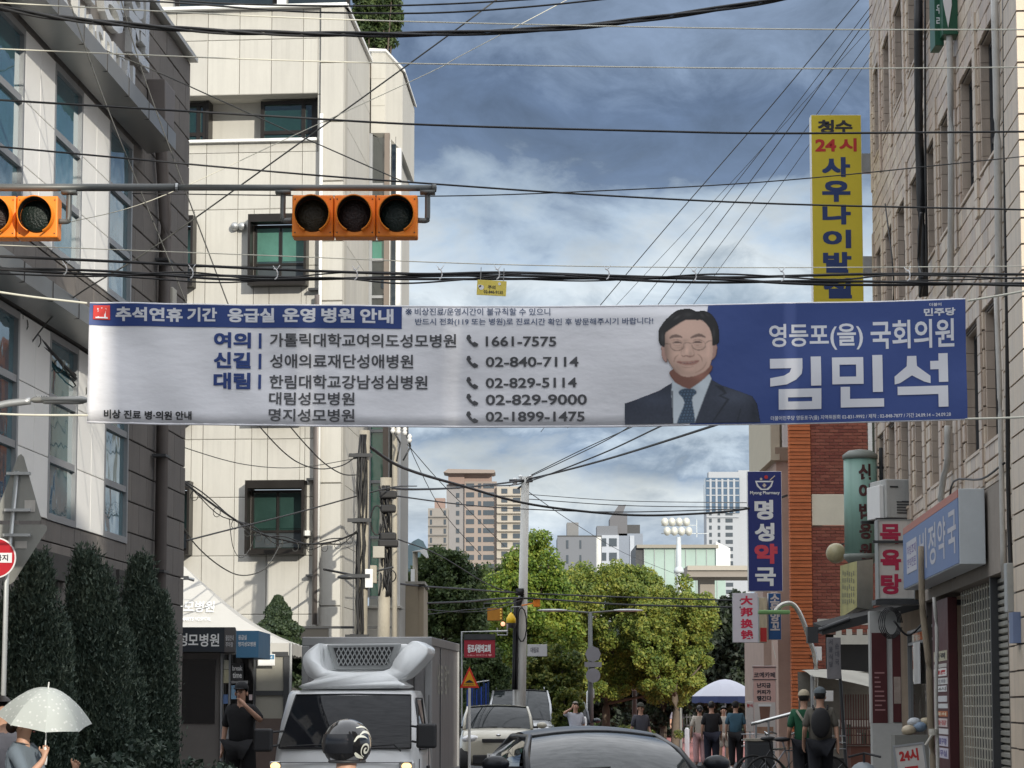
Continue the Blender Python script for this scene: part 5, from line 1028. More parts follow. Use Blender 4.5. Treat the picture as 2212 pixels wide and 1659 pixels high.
YV = 300; a, c = at(1495, 1262, YV), at(1660, 1222, YV); t = thing('viaduct', 'tan concrete viaduct crossing behind the trees on the right', 'bridge', (a.x, YV, 0))
m = mat('viaduct_tan', (.28, .25, .22), .8, var=.1, scale=.4)
Bx('deck', m, t, -.5, 40, 0, 9, at(1500, 1246, YV).z, c.z); Bx('deck_edge', mat('viaduct_light', (.38, .35, .3), .8), t, -.5, 40, -.3, -.01, c.z-.5, c.z)
for i in range(4): Bx('pier', m, t, 1+i*9, 2.6+i*9, 2, 6, 0, at(1500, 1246, YV).z)
# floodlight mast
YF = 240; a = at(1466, 1160, YF); t = thing('floodlight_mast', 'tall white floodlight mast with two rows of lamps above the trees', 'floodlight', (a.x, YF, 0)); pf = YF/F
MB().lathe([(.3, 0), (.25, a.z-2.6), (.2, a.z)], n=12).lathe([(.42, a.z-3.1), (.45, a.z-2.9), (.3, a.z-2.6)], n=12).build('pole', mat('floodlight_grey', (.52, .56, .58), .5), t, True)
lm = mat('floodlight_lamp', (.62, .62, .56), .4)
for r_, (n, v, x0) in enumerate(((4, 1128, -1.2), (4, 1148, -1.0))):
    for i in range(n): MB().lathe([(.05, .3), (.2, .2), (.34, -.15), (.36, -.2)], (x0+i*.62, 0, at(1466, v, YF).z), 10, 'y', (.9, 1, 1.1)).build('lamp', lm, t, True)
MB().box(-1.5, 1.6, .25, .4, at(0, 1153, YF).z, at(0, 1151, YF).z).box(-1.5, 1.6, .25, .4, at(0, 1135, YF).z, at(0, 1133.5, YF).z).box(1.55, 1.62, .2, .3, at(0, 1160, YF).z, at(0, 1122, YF).z).box(.9, 2.6, .2, .3, at(0, 1153, YF).z, at(0, 1151.5, YF).z).build('lamp_rack', MC['floodlight_grey'], t)
# far wooded hill
b = MB(); n = 60
prof = [(-600+i*30, 55+60*math.exp(-((i-5)/6)**2)+4*math.sin(i*.9+1)) for i in range(n)]
vs = []; 
for x, z in prof: vs += [(x, 2600, -1), (x, 2700, z), (x, 3200, -1)]
b.add(vs, [(3*i, 3*i+3, 3*i+4, 3*i+1) for i in range(n-1)]+[(3*i+1, 3*i+4, 3*i+5, 3*i+2) for i in range(n-1)])
o = b.build('hills', mat('hill_green', (.045, .075, .09), .95, var=.3, scale=.02), None, True); struct(o)
o.scale = (.16, 1, at(890, 1150, 2700).z/118); o.location.x = at(893, 1150, 2700).x-(-600+5*30)*.16
# ================================================================ trees
def leaf_cloud(centres, radii, per, size, seed, droop=0.0, squash=1.0, up=.3):
    r = np.random.default_rng(seed); n = len(centres)*per
    c = np.repeat(np.asarray(centres, float), per, 0); rad = np.repeat(np.asarray(radii, float), per)[:, None]
    d = r.normal(size=(n, 3)); d /= np.linalg.norm(d, axis=1)[:, None]; rr = r.random((n, 1))**.4
    p = c+d*rr*rad*np.array([1, 1, squash]); p[:, 2] -= droop*rr[:, 0]*rad[:, 0]*.4
    nr = d*.7+r.normal(size=(n, 3))*.75+np.array([0, -.1, up]); nr /= np.linalg.norm(nr, axis=1)[:, None]
    a = np.cross(nr, r.normal(size=(n, 3))); a /= np.linalg.norm(a, axis=1)[:, None]; b = np.cross(nr, a)
    s = size*(.6+.8*r.random((n, 1))); a = a*s; b = b*s*.55
    v = np.stack([p-a, p-b+a*.1, p+a, p+b+a*.1], 1).reshape(-1, 3)
    return v
def quads_obj(name, v, m, parent, k=4):
    me = bpy.data.meshes.new(name); n = len(v)//k; me.vertices.add(len(v)); me.vertices.foreach_set('co', v.astype('f').ravel())
    me.loops.add(n*k); me.loops.foreach_set('vertex_index', np.arange(n*k, dtype='i')); me.polygons.add(n); me.polygons.foreach_set('loop_start', np.arange(0, n*k, k, dtype='i')); me.polygons.foreach_set('loop_total', np.full(n, k, 'i'))
    me.materials.append(m); me.update(calc_edges=True); o = bpy.data.objects.new(name, me); COL.objects.link(o); o.parent = parent; return o
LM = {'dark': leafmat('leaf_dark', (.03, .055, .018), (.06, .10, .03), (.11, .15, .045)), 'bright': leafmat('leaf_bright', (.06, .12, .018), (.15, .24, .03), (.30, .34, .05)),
      'olive': leafmat('leaf_olive', (.07, .12, .025), (.17, .23, .04), (.32, .33, .06)), 'black': leafmat('leaf_shaded', (.010, .018, .010), (.018, .03, .014), (.03, .045, .018), .15),  # the black set has the street end's shade put into its leaf colour
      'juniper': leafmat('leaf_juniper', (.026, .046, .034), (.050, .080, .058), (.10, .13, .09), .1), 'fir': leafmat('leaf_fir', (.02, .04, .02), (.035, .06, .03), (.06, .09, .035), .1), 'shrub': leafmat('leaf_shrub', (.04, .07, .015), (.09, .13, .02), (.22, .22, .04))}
M_bark = mat('bark', (.10, .08, .06), .95, var=.4, scale=6, bump=.6)
def tree(label, uc, Y, vtop, vbot, wpx, kind, seed, nclump=90, per=160, leaf=.11, shape='round', name='street_tree', depth=None, lean=0):
    r = np.random.default_rng(seed); px = Y/F; zt = at(uc, vtop, Y).z; zb = max(.8, at(uc, vbot, Y).z); x = at(uc, vtop, Y).x; rx = wpx*px/2; ry = depth or rx*.8
    t = thing(name, label, 'tree', (x, Y, 0)); H_ = zt-zb; cs = []; rd = []
    nc = int(nclump*1.9); ph = r.random(6)*6.28
    while len(cs) < nc:
        q = r.uniform(-1, 1, 3); h = (q[2]+1)/2; an = math.atan2(q[1], q[0])
        prof = {'round': max(0, 1-abs(q[2])**2.6)**.5, 'cone': (1-h)**.6*min(1, h*6+.5), 'wide': max(0, 1-max(0, q[2])**4.5)**.5*(.9 if q[2] < -.4 else 1)}[shape]
        prof *= 1+.16*math.sin(an*2+ph[0]+h*4)+.12*math.sin(an*5+ph[1]+h*9)
        rr = math.hypot(q[0], q[1])
        if rr > prof or rr < prof*.45 and r.random() < .6: continue
        cs.append((q[0]*rx*.95+lean*h*rx, q[1]*ry*.95, zb+H_*(.04+.93*h))); rd.append(H_*r.uniform(.035, .10))
    rd = np.minimum(np.array(rd), rx*.3); per = int(per*.62)
    v = leaf_cloud(cs, rd, per, leaf, seed+1, .5); quads_obj('crown', v, LM[kind], t)
    tk = MB(); th = zb+H_*.55; P = [Vector((0, 0, 0)), Vector((.05, 0, th*.35)), Vector((-.04, .05, th*.7)), Vector((0, 0, th))]; R0 = .05*H_**.5+.06; tk.tube(catmull(P, 4), 0, 8, rs=list(np.linspace(R0, R0*.3, 13)))
    for i in range(0, len(cs), max(1, len(cs)//14)):
        c_ = Vector(cs[i]); s_ = Vector((0, 0, min(c_.z*.7, th*.85))); tk.tube([s_, (s_+c_)/2+Vector((0, 0, -.1)), c_], 0, 5, rs=[R0*.4, R0*.25, R0*.1])
    tk.build('trunk', M_bark, t, True); return t
tree('dark green roadside tree left of the concrete pole, behind the truck', 950, 84, 1176, 1440, 190, 'dark', 3, 120, 330, .062, 'round')
tree('bright yellow green pointed tree standing behind the pale concrete pole', 1148, 92, 1106, 1440, 215, 'bright', 5, 130, 420, .062, 'cone')
tree('dark broadleaf tree between the left tree and the bright pointed one', 1075, 98, 1195, 1450, 130, 'dark', 8, 80, 300, .065, 'round')
tree('broad olive green zelkova with yellowing leaves in the middle of the street end', 1305, 96, 1212, 1520, 440, 'olive', 11, 260, 560, .055, 'wide')
tree('olive zelkova lower right of the broad one, over the far walkers', 1455, 93, 1268, 1490, 180, 'olive', 13, 100, 500, .055, 'wide')
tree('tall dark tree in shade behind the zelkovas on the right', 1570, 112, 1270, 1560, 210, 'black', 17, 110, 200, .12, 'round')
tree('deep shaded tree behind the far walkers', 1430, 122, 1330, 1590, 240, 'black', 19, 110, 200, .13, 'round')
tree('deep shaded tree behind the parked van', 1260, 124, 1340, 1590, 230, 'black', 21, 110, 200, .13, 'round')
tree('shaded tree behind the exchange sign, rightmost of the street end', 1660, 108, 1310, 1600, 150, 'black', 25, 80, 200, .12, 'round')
tree('small bright green shrubby tree behind the silver van', 1190, 80, 1385, 1600, 130, 'shrub', 27, 70, 200, .06, 'round', 'garden_tree')
tree('yellow green bush spilling down beside the silver van', 1225, 77, 1480, 1590, 62, 'shrub', 28, 40, 200, .05, 'round', 'garden_tree')
tree('leafy green climber tree beside the truck, behind the hump sign', 1040, 79, 1380, 1560, 120, 'dark', 29, 80, 200, .06, 'round', 'garden_tree')
tree('rooftop evergreen on the cream stair tower', 812, 59, -60, 118, 105, 'dark', 31, 90, 220, .05, 'round', 'roof_tree').location.z = 0
# far belt of shaded trees that closes the street end: reads as one mass
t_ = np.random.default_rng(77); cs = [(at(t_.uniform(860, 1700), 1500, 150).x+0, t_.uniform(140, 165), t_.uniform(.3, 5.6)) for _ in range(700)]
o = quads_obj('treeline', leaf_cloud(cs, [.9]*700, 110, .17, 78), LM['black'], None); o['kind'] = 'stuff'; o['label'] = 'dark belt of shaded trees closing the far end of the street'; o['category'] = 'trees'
# conifer behind the tent
Yc = 47; a = at(601, 1285, Yc); t = thing('fir_tree', 'small dark fir tree standing behind the white tent', 'tree', (a.x, Yc, 0)); r = np.random.default_rng(40); cs = []; rd = []
for i in range(2200):
    h = .45+.55*r.random()**.8; lv = math.floor(h*9)/9; rr = ((1-h)*2.1+.02)*r.random()**.4*(.8+.2*math.sin(h*56)); g_ = r.random()*6.28; cs.append((rr*math.cos(g_), rr*math.sin(g_), a.z-.03-(1-h)*2.6-.12*rr)); rd.append(.07)
quads_obj('crown', leaf_cloud(cs, rd, 60, .028, 41, .6, .6), LM['fir'], t); MB().tube([(0, 0, 0), (0, 0, a.z-.1)], .05, 8, rs=[.07, .01]).build('trunk', M_bark, t)
# junipers in front of the hospital
def juniper(uc, vtop, wpx, Y, seed, label, tips):
    r = np.random.default_rng(seed); px = Y/F; a = at(uc, vtop, Y); t = thing('juniper', label, 'tree', (a.x, Y, 0)); R_ = wpx*px/2; H_ = a.z
    n = 5200; h = r.random(n)**.85; ti_ = np.array(tips)[r.integers(len(tips), size=n)]; Ht = H_*ti_[:, 0]
    prof = (1-h)**.5*np.minimum(1, .6+h*1.5); g_ = r.random(n)*6.283; rr = prof*R_*(.45+.55*r.random(n)**.5)
    base = np.stack([rr*np.cos(g_)+ti_[:, 1]*R_*h, rr*np.sin(g_)*.9, h*Ht*.93], 1); ln = r.uniform(.16, .36, n)
    d = np.stack([np.cos(g_)*.22+r.normal(size=n)*.08, np.sin(g_)*.22+r.normal(size=n)*.08, np.ones(n)], 1); d /= np.linalg.norm(d, axis=1)[:, None]
    K_ = 24; base = np.repeat(base, K_, 0); d = np.repeat(d, K_, 0); ln = np.repeat(ln, K_)[:, None]; m_ = n*K_
    f = r.random((m_, 1)); wd_ = .05*(1-f)+.006; p_ = base+d*ln*f+r.normal(size=(m_, 3))*wd_; dd = d+r.normal(size=(m_, 3))*.45; dd /= np.linalg.norm(dd, axis=1)[:, None]
    s_ = np.cross(dd, r.normal(size=(m_, 3))); s_ = s_/np.linalg.norm(s_, axis=1)[:, None]*.010; V = np.stack([p_-s_, p_+s_, p_+dd*r.uniform(.03, .06, (m_, 1))], 1).reshape(-1, 3)
    quads_obj('crown', V, LM['juniper'], t, 3); MB().tube([(0, 0, 0), (0, 0, H_*.6)], .06, 8, rs=[.07, .02]).build('trunk', M_bark, t); return t
juniper(78, 1205, 165, 24.7, 50, 'tall dark juniper column nearest the camera, behind the umbrella', [(1, 0), (.86, -.5), (.8, .45)])
juniper(205, 1198, 152, 27.2, 51, 'tall dark juniper column between the other two, below the glass bays', [(1, -.25), (.93, .2), (.8, .5)])
juniper(322, 1208, 124, 30.2, 52, 'tall dark juniper column beside the hospital downpipe', [(1, -.3), (.86, .35)])
juniper(262, 1395, 95, 28.9, 53, 'shorter dark juniper between the two tall ones at the hospital wall', [(1, 0), (.8, .4)])
def bush(u, v, Y, w, label, seed, kind='juniper'):
    a = at(u, v, Y); r = np.random.default_rng(seed); t = thing('bush', label, 'bush', (a.x, Y, 0)); cs = [(r.normal()*w*.35, r.normal()*w*.3, a.z*r.uniform(.2, .9)) for _ in range(28)]
    quads_obj('foliage', leaf_cloud(cs, [.2]*28, 240, .035, seed, 0, .8), LM[kind], t); return t
bush(350, 1560, 30, 1.1, 'low dark shrub at the foot of the downpipe juniper', 60); bush(230, 1580, 27, 1.2, 'low dark shrub under the middle juniper', 61); bush(90, 1590, 24.5, 1.2, 'low dark shrub behind the umbrella woman', 62)
bush(1275, 1560, 88, 1.8, 'light green planter shrub behind the walking man at the lamp post', 63, 'shrub'); bush(1330, 1570, 90, 2.0, 'light green shrub beside the octagonal sign post', 64, 'shrub')
# ================================================================ vehicles
def gl(col): return glassmat('windscreen_'+col, {'dark': (.012, .013, .016), 'tint': (.02, .024, .026)}[col], .02, .5, .06, 1.5 if col == 'tint' else 1.4, 0)
M_tw = mat('truck_white', (.82, .83, .83), .35, var=.06, scale=1.5, coat=.4); M_tbox = mat('truck_box_grey', (.30, .29, .29), .4, .3, var=.22, scale=1.2, streak=.25)
M_bum = mat('bumper_black', (.025, .025, .027), .55); M_chrome = mat('chrome', (.7, .7, .7), .12, 1, var=.03); M_lampg = mat('headlamp_glass', (.55, .55, .55), .08, .3, var=.3, scale=20, coat=.6)
M_lit = mat('lit_headlamp', (.9, .6, .25), .2, emit=(1, .62, .22), es=2.2); M_tyre = mat('tyre', (.02, .02, .02), .85); M_rim = mat('rim', (.4, .4, .41), .3, .8)
def wheel(t, x, y, r, w=.2, name='wheel'):
    o = MB().lathe([(r*.62, -w/2), (r*.93, -w/2), (r, -w*.35), (r, w*.35), (r*.93, w/2), (r*.62, w/2)], (x, y, r), 24, 'x').build(name, M_tyre, t, True)
    MB().lathe([(.03, -w*.52), (r*.3, -w*.5), (r*.6, -w*.42), (r*.6, w*.42), (r*.3, w*.5), (.03, w*.52)], (x, y, r), 14, 'x').build('rim', M_rim, o)
# ---- refrigerated truck
YK = 33.7; c = at(745, 1600, YK); t = thing('refrigerated_truck', 'white cab refrigerated truck with a cooling unit over the windscreen, facing the camera', 'truck', (c.x, YK, 0), -3.9)
pk = YK/F; X = lambda u: (u-745)*pk; Z = lambda v: at(745, v, YK).z
hw = .87
# cab shell lofted from sections (y, half width, z) up the front
secs = [(Z(1760), .05, .84), (Z(1700), -.02, .86), (Z(1655), .0, .87), (Z(1622), .07, .86), (Z(1560), .23, .825), (Z(1500), .40, .765), (Z(1491), .50, .74)]
b = MB(); n = len(secs); vs = []
for z, y, w in secs: vs += [(-w, 1.75, z), (-w, y+.12, z), (-w+.1, y+.01, z), (-w*.45, y-.03, z), (w*.45, y-.03, z), (w-.1, y+.01, z), (w, y+.12, z), (w, 1.75, z)]
fs = [(8*j+i, 8*j+i+1, 8*j+8+i+1, 8*j+8+i) for j in range(n-1) for i in range(7)]+[(8*(n-1)+i, 8*(n-1)+i+1, 8*(n-1)+(6-i) if False else 8*(n-1)+7-(i+1), 8*(n-1)+7-i) for i in range(3)]+[(8*j, 8*j+8, 8*j+15, 8*j+7) for j in range(n-1)]
b.add(vs, fs).build('cab', M_tw, t, True, subsurf=0, bevel=.0)
b = MB().patch((X(601)-0, .052, Z(1614)), (X(886), .052, Z(1614)), (X(878), .375, Z(1502)), (X(630), .375, Z(1502)), 10, 6, (0, -.07, 0)).build('windscreen', gl('dark'), t, True)
wsc = [(X(601), .05, Z(1616)), (X(886), .05, Z(1616)), (X(879), .378, Z(1501)), (X(629), .378, Z(1501))]
MB().tube([Vector(wsc[3]), (Vector(wsc[3])+Vector(wsc[2]))/2+Vector((0, -.035, .01)), Vector(wsc[2])], .012, 6).tube([Vector(wsc[0]), (Vector(wsc[0])+Vector(wsc[1]))/2+Vector((0, -.035, .0)), Vector(wsc[1])], .012, 6).tube([wsc[0], wsc[3]], .01, 6).tube([wsc[1], wsc[2]], .01, 6).build('windscreen_seal', M_bum, t, True)
for x0, x1, n_ in ((X(620), X(700), 'wiper'), (X(800), X(852), 'wiper')): MB().tube([(x0, -.03, Z(1612)), (x1, -.06, Z(1608))], .010, 6).tube([(x1, -.06, Z(1608)), (x1+.08, -.04, Z(1622))], .012, 6).build('wiper', M_bum, t)
# side window and door on the street side
for sx in (1, -1):
    MB().add([(sx*.872, .35, Z(1618)), (sx*.872, 1.3, Z(1618)), (sx*.80, 1.25, Z(1512)), (sx*.795, .62, Z(1512))], [(0, 1, 2, 3) if sx < 0 else (3, 2, 1, 0)]).build('side_window', gl('dark'), t)
    MB().tube([(sx*.878, .33, Z(1620)), (sx*.80, .60, Z(1508)), (sx*.80, 1.28, Z(1508)), (sx*.878, 1.33, Z(1620)), (sx*.878, .33, Z(1620))], .012, 6).build('window_seal', M_bum, t)
    MB().tube([(sx*.876, .25, Z(1640)), (sx*.876, .25, .5)], .005, 5).tube([(sx*.876, 1.4, Z(1500)), (sx*.876, 1.4, .5)], .005, 5).build('door_gap', M_bum, t); MB().box(sx*.872, sx*.90, 1.15, 1.32, Z(1665), Z(1658)).build('door_handle', M_bum, t, bevel=.005)
for (u0, u1, v0, v1, dx) in ((549, 590, 1574, 1624, 1), (900, 943, 1563, 1616, -1)):
    m_ = MB().box(X(u0), X(u1), -.10, .02, Z(v1), Z(v0)).build('mirror', M_bum, t, bevel=.03, seg=3); MB().tube([((X(u0)+X(u1))/2, -.02, Z(v0)-.05), (X(610) if dx > 0 else X(885), .12, Z(v0)-.03)], .015, 6).tube([((X(u0)+X(u1))/2, -.02, Z(v1)+.05), (X(603) if dx > 0 else X(888), .12, Z(v1)+.08)], .015, 6).build('arm', M_bum, m_)
for u0, u1, w_ in ((583, 609, -1), (862, 895, 1)):
    h_ = MB().box(X(u0), X(u1), -.03, .12, Z(1668), Z(1645)).build('headlight', M_lampg, t, bevel=.02); MB().ball(((X(u0)+X(u1))/2, -.03, Z(1655)), .06, .02, .045, 12, 6).build('bulb', M_lit, h_, True)
MB().box(X(600), X(890), -.05, -.03, Z(1647)-.004, Z(1647)+.004).build('panel_gap', M_bum, t); Bx('bumper', M_bum, t, -hw, hw, -.1, .3, .28, .58, bevel=.03); Bx('grille', M_bum, t, -.45, .45, -.06, .0, .66, .76, bevel=.01)
Bx('number_plate', M_white, t, -.26, .26, -.115, -.101, .38, .5)
# insulated box
bx0, bx1, by0, by1, bz0 = X(626)-.12, X(916)*1.03-.15, 1.95, 6.0, .75; bz1 = at(623, 1383, 35.7).z+.02
Bx('cargo_box', M_tbox, t, bx0, bx1, by0, by1, bz0, bz1); rim = mat('box_trim', (.36, .36, .36), .35, .5, var=.12)
MB().box(bx0-.02, bx1+.02, by0-.02, by1+.02, bz1-.09, bz1+.02).box(bx0-.021, bx0+.07, by0-.021, by0+.1, bz0, bz1-.091).box(bx1-.07, bx1+.021, by0-.021, by0+.1, bz0, bz1-.091).box(bx1-.05, bx1+.021, by1-.1, by1+.021, bz0, bz1-.091).build('edge_trim', rim, t, bevel=.008)
for q_ in ((bx0+.2, bx0+.21, by0-.012, by0-.001), (bx1-.21, bx1-.2, by0-.012, by0-.001), (bx1+.001, bx1+.012, by0+1.3, by0+1.31)): MB().box(*q_, bz0, bz1-.1).build('panel_gap', M_dkmetal, t)
k = MB().text('냉동', 0, 1.75, .8, 2.15, 0, .02).text('탑차', 1.0, 1.75, 1.8, 2.15, 0, .02); k.map(lambda q: Vector((bx1+.006, by0+.9+q.x, q.z))); k.build('lettering', mat('faded_box_ink', (.42, .41, .36), .6), t)
# cooling unit and its white wind deflector
M_fa = mat('fairing_white', (.84, .86, .86), .3, var=.12, scale=2, coat=.3)
fz = lambda v: Z(v); pts_o = [(X(636), fz(1432)), (X(640), fz(1408)), (X(668), fz(1386)), (X(672), fz(1400)), (X(690), fz(1447)), (X(818), fz(1449)), (X(842), fz(1420)), (X(868), fz(1388)), (X(884), fz(1381)), (X(906), fz(1392)), (X(912), fz(1402)), (X(905), fz(1420)), (X(870), fz(1458)), (X(850), fz(1470)), (X(855), fz(1486)), (X(640), fz(1488)), (X(664), fz(1470)), (X(648), fz(1458))]
def smooth(q, k_=4):
    P = [Vector((a, 0, b_)) for a, b_ in q]; n = len(P); o = []
    for i in range(n):
        p0, p1, p2, p3 = P[i-1], P[i], P[(i+1) % n], P[(i+2) % n]
        for j in range(k_):
            s_ = j/k_; o.append(.5*((2*p1)+(p2-p0)*s_+(2*p0-5*p1+4*p2-p3)*s_*s_+(3*p1-p0-3*p2+p3)*s_**3))
    return [(p.x, p.z) for p in o]
so_ = smooth(pts_o); fa = MB(); nS = len(so_); cxm = sum(p[0] for p in so_)/nS; czm = sum(p[1] for p in so_)/nS
lay = [(1.55, 1.0), (.95, 1.0), (.72, .985), (.64, .95)]; vs = []
for y, k_ in lay: vs += [(cxm+(x-cxm)*(1-(1-k_)*.35), y+ .18*max(0, (fz(1400)-z)/(-.5)) if False else y-.22*min(1, max(0, (fz(1395)-z)/.55)), czm+(z-czm)*k_) for x, z in so_]
fs = [(j*nS+i, j*nS+(i+1) % nS, (j+1)*nS+(i+1) % nS, (j+1)*nS+i) for j in range(3) for i in range(nS)]+[tuple(range(3*nS, 4*nS))]
fa.add(vs, fs).build('wind_deflector', M_fa, t, True)
un = MB().box(X(672), X(862), 1.0, 1.93, fz(1452), fz(1387)).build('cooling_unit', M_tw, t, bevel=.04, seg=3)
fr_ = [(X(682), fz(1388)), (X(848), fz(1386)), (X(826), fz(1444)), (X(700), fz(1445))]
MB().prism(fr_, .90, .999).build('unit_frame', mat('unit_grey', (.33, .34, .34), .4, .2), t, bevel=.02); MB().prism([(X(698), fz(1396)), (X(832), fz(1394)), (X(816), fz(1434)), (X(712), fz(1436))], .885, .899).build('grille_opening', M_black, t)
k = MB(); x0, x1, z0, z1 = X(700), X(831), fz(1435), fz(1395); N_ = 13
for i in range(-6, N_+6):
    for sg in (-1, 1):
        xa = x0+(x1-x0)*i/N_; xb = xa+sg*(z1-z0)*.55; za, zc = z0, z1
        lo, hi = x0+.03, x1-.03
        def clip(xa, za, xb, zb_):
            tt0, tt1 = 0, 1; dx_ = xb-xa
            for bd, sgn in ((lo, 1), (hi, -1)):
                fa_, fb_ = sgn*(xa-bd), sgn*(xb-bd)
                if fa_ < 0 and fb_ < 0: return None
                if fa_ < 0: tt0 = max(tt0, fa_/(fa_-fb_))
                elif fb_ < 0: tt1 = min(tt1, fa_/(fa_-fb_))
            return (xa+dx_*tt0, za+(zb_-za)*tt0, xa+dx_*tt1, za+(zb_-za)*tt1) if tt1 > tt0 else None
        q = clip(xa, za, xb, zc)
        if q: k.tube([(q[0], .875, q[1]), (q[2], .875, q[3])], .008, 5)
k.build('grille_mesh', mat('unit_grey', (0, 0, 0)), t)
MB().box(X(700), X(838), .66, .70, fz(1462), fz(1449)).build('deflector_lip', mat('unit_pale', (.5, .5, .49), .4), t, bevel=.01)
for x in (-.72, .72):
    wheel(t, x, .95, .32); wheel(t, x, 4.6, .30)
Bx('chassis', M_bum, t, -.6, .6, .4, 6.0, .42, .74)
# ---- generic passenger car
def car(label, name, x, Y, rz, body, W_, H_, L_, hoodz, beltz, lay_, glass, plate=None, roofrack=False, boxy=False, cat='car', lampc=M_lampg):
    t = thing(name, label, cat, (x, Y, 0), rz); hw = W_/2; b = MB()
    f0, hb, a0, a1, r1, b1 = lay_                       # front y, hood start, screen base, roof front, roof rear, tail
    st = [(f0, .30, hoodz-.22, hw*.84), (f0+.05, .22, hoodz-.12, hw*.92), (hb, .2, hoodz, hw*.97), ((hb+a0)/2, .2, hoodz+.04, hw), (a0, .2, beltz, hw), (a0+.6, .2, beltz+.02, hw), (r1-.2, .2, beltz+.04, hw), (b1-.1, .25, beltz+.02, hw*.94), (b1, .35, beltz-.12, hw*.86)]
    vs = []
    for y, zb_, zt_, w in st: vs += [(-w*.88, y, zb_), (-w, y, zb_+.12), (-w, y, (zb_+zt_)/2+.08), (-w*.95, y, zt_-.03), (-w*.82, y, zt_+.01), (0, y-(.05 if y < hb else 0), zt_+.035), (w*.82, y, zt_+.01), (w*.95, y, zt_-.03), (w, y, (zb_+zt_)/2+.08), (w, y, zb_+.12), (w*.88, y, zb_)]
    m_ = 11; fs = [(j*m_+i, (j+1)*m_+i, (j+1)*m_+i+1, j*m_+i+1) for j in range(len(st)-1) for i in range(m_-1)]+[tuple(range(m_)), tuple(range((len(st))*m_-1, (len(st)-1)*m_-1, -1))]+[(j*m_, j*m_+m_-1, (j+1)*m_+m_-1, (j+1)*m_) for j in range(len(st)-1)]
    b.add(vs, fs); b.build('body', body, t, True, subsurf=1)
    rw = hw*(.80 if boxy else .70); zt_ = H_; zr = H_-.10 if not boxy else H_-.07
    A = [(-hw*.86, a0, beltz-.02), (hw*.86, a0, beltz-.02), (rw*.93, a1, zr+.02), (-rw*.93, a1, zr+.02)]
    MB().patch(A[0], A[1], A[2], A[3], 12, 8, (0, -.05, zt_-zr+.0)).build('windscreen', glass, t, True)
    MB().tube([(-rw*.93+2*rw*.93*q_/10, a1-.02-.10*q_/10*(1-q_/10), zr+.022+(zt_-zr)*2*q_/10*(1-q_/10)) for q_ in range(11)], .012, 6).build('windscreen_seal', M_bum, t, True)
    Rr = [(hw*.84, b1-.25, beltz), (-hw*.84, b1-.25, beltz), (-rw*.93, r1, zr+.02), (rw*.93, r1, zr+.02)]; MB().patch(*Rr, 8, 6, (0, -.05, zt_-zr)).build('rear_window', glass, t, True)
    MB().patch((-rw, a1-.02, zr), (rw, a1-.02, zr), (rw, r1+.02, zr), (-rw, r1+.02, zr), 12, 10, (0, -.05, zt_-zr+.015)).build('roof', body, t, True)
    mid = (a1+r1)/2
    for s_ in (-1, 1):
        P = [(s_*hw*.93, a0+.12, beltz+.0), (s_*rw*.99, a1+.06, zr-.01), (s_*rw*.99, r1-.06, zr-.01), (s_*hw*.93, b1-.45, beltz+.02)]
        MB().patch(P[0], P[3], P[2], P[1], 6, 4, (s_*.05, 0, 0)).build('side_window', glass, t, True)
        MB().tube([(s_*hw*.88, a0-.02, beltz-.02), (s_*(hw*.86+rw)/2*1.02, (a0+a1)/2-.02, (beltz+zr)/2+.035), (s_*rw*.97, a1, zr+.01), (s_*rw*.99, mid, zr+.012), (s_*rw*.97, r1, zr+.01), (s_*hw*.86, b1-.3, beltz)], .035, 8).build('pillar', body, t, True)
        MB().tube([(s_*hw*.955, mid-.1, beltz), (s_*rw*1.0, mid-.12, zr)], .03, 6).build('pillar', M_bum, t)
        mr = MB().ball((s_*(hw+.13), a0+.25, beltz+.07), .125, .07, .075, 14, 8).build('mirror', body, t, True); MB().box(s_*(hw+.04), s_*(hw-.12), a0+.23, a0+.28, beltz+.0, beltz+.05).build('arm', M_bum, mr)
        MB().ball((s_*hw*.70, f0+.10, hoodz-.16), hw*.24, .10, .10, 16, 8).build('headlight', lampc, t, True)
        for y in (a0-.42, b1-.75): wheel(t, s_*(hw-.11), y, .32)
        MB().tube([(s_*(hw+.004), mid-.1, beltz-.05), (s_*(hw+.004), mid-.1, .35)], .004, 4).build('door_gap', M_bum, t); MB().ball((s_*(hw+.01), mid+.1, beltz-.14), .015, .08, .015, 8, 5).build('door_handle', body, t, True)
    Bx('grille', M_bum, t, -hw*.42, hw*.42, f0-.035, f0+.04, hoodz-.24, hoodz-.15, bevel=.015); Bx('lower_grille', M_bum, t, -hw*.66, hw*.66, f0-.03, f0+.08, .26, .48, bevel=.03)
    MB().ball((0, f0-.01, hoodz-.07), .06, .012, .03, 12, 6).build('badge', M_chrome, t, True)
    MB().tube([(-hw*.6, a0-.05, beltz+.02), (-.02, a0-.02, beltz+.045)], .009, 5).tube([(.1, a0-.05, beltz+.02), (hw*.6, a0-.02, beltz+.03)], .009, 5).build('wiper', M_bum, t)
    if plate:
        pl = Bx('number_plate', M_white, t, -.26, .26, f0-.06, f0-.04, .40, .51, bevel=.004); MB().text(plate, -.22, .425, .22, .485, f0-.064, .02).build('lettering', ink_dark, pl)
    if roofrack:
        for s_ in (-1, 1): MB().tube([(s_*rw*.86, a1+.2, H_+.01), (s_*rw*.86, a1+.3, H_+.06), (s_*rw*.86, r1-.3, H_+.06), (s_*rw*.86, r1-.2, H_+.01)], .016, 6).build('roof_rail', M_alu, t, True)
    MB().box(-.12, .12, a1+.08, a1+.10, zr-.12, zr-.06).build('rear_view_mirror', M_bum, t, bevel=.01); Bx('dashboard', M_bum, t, -hw*.8, hw*.8, a0+.1, a0+.5, beltz-.15, beltz-.04)
    return t
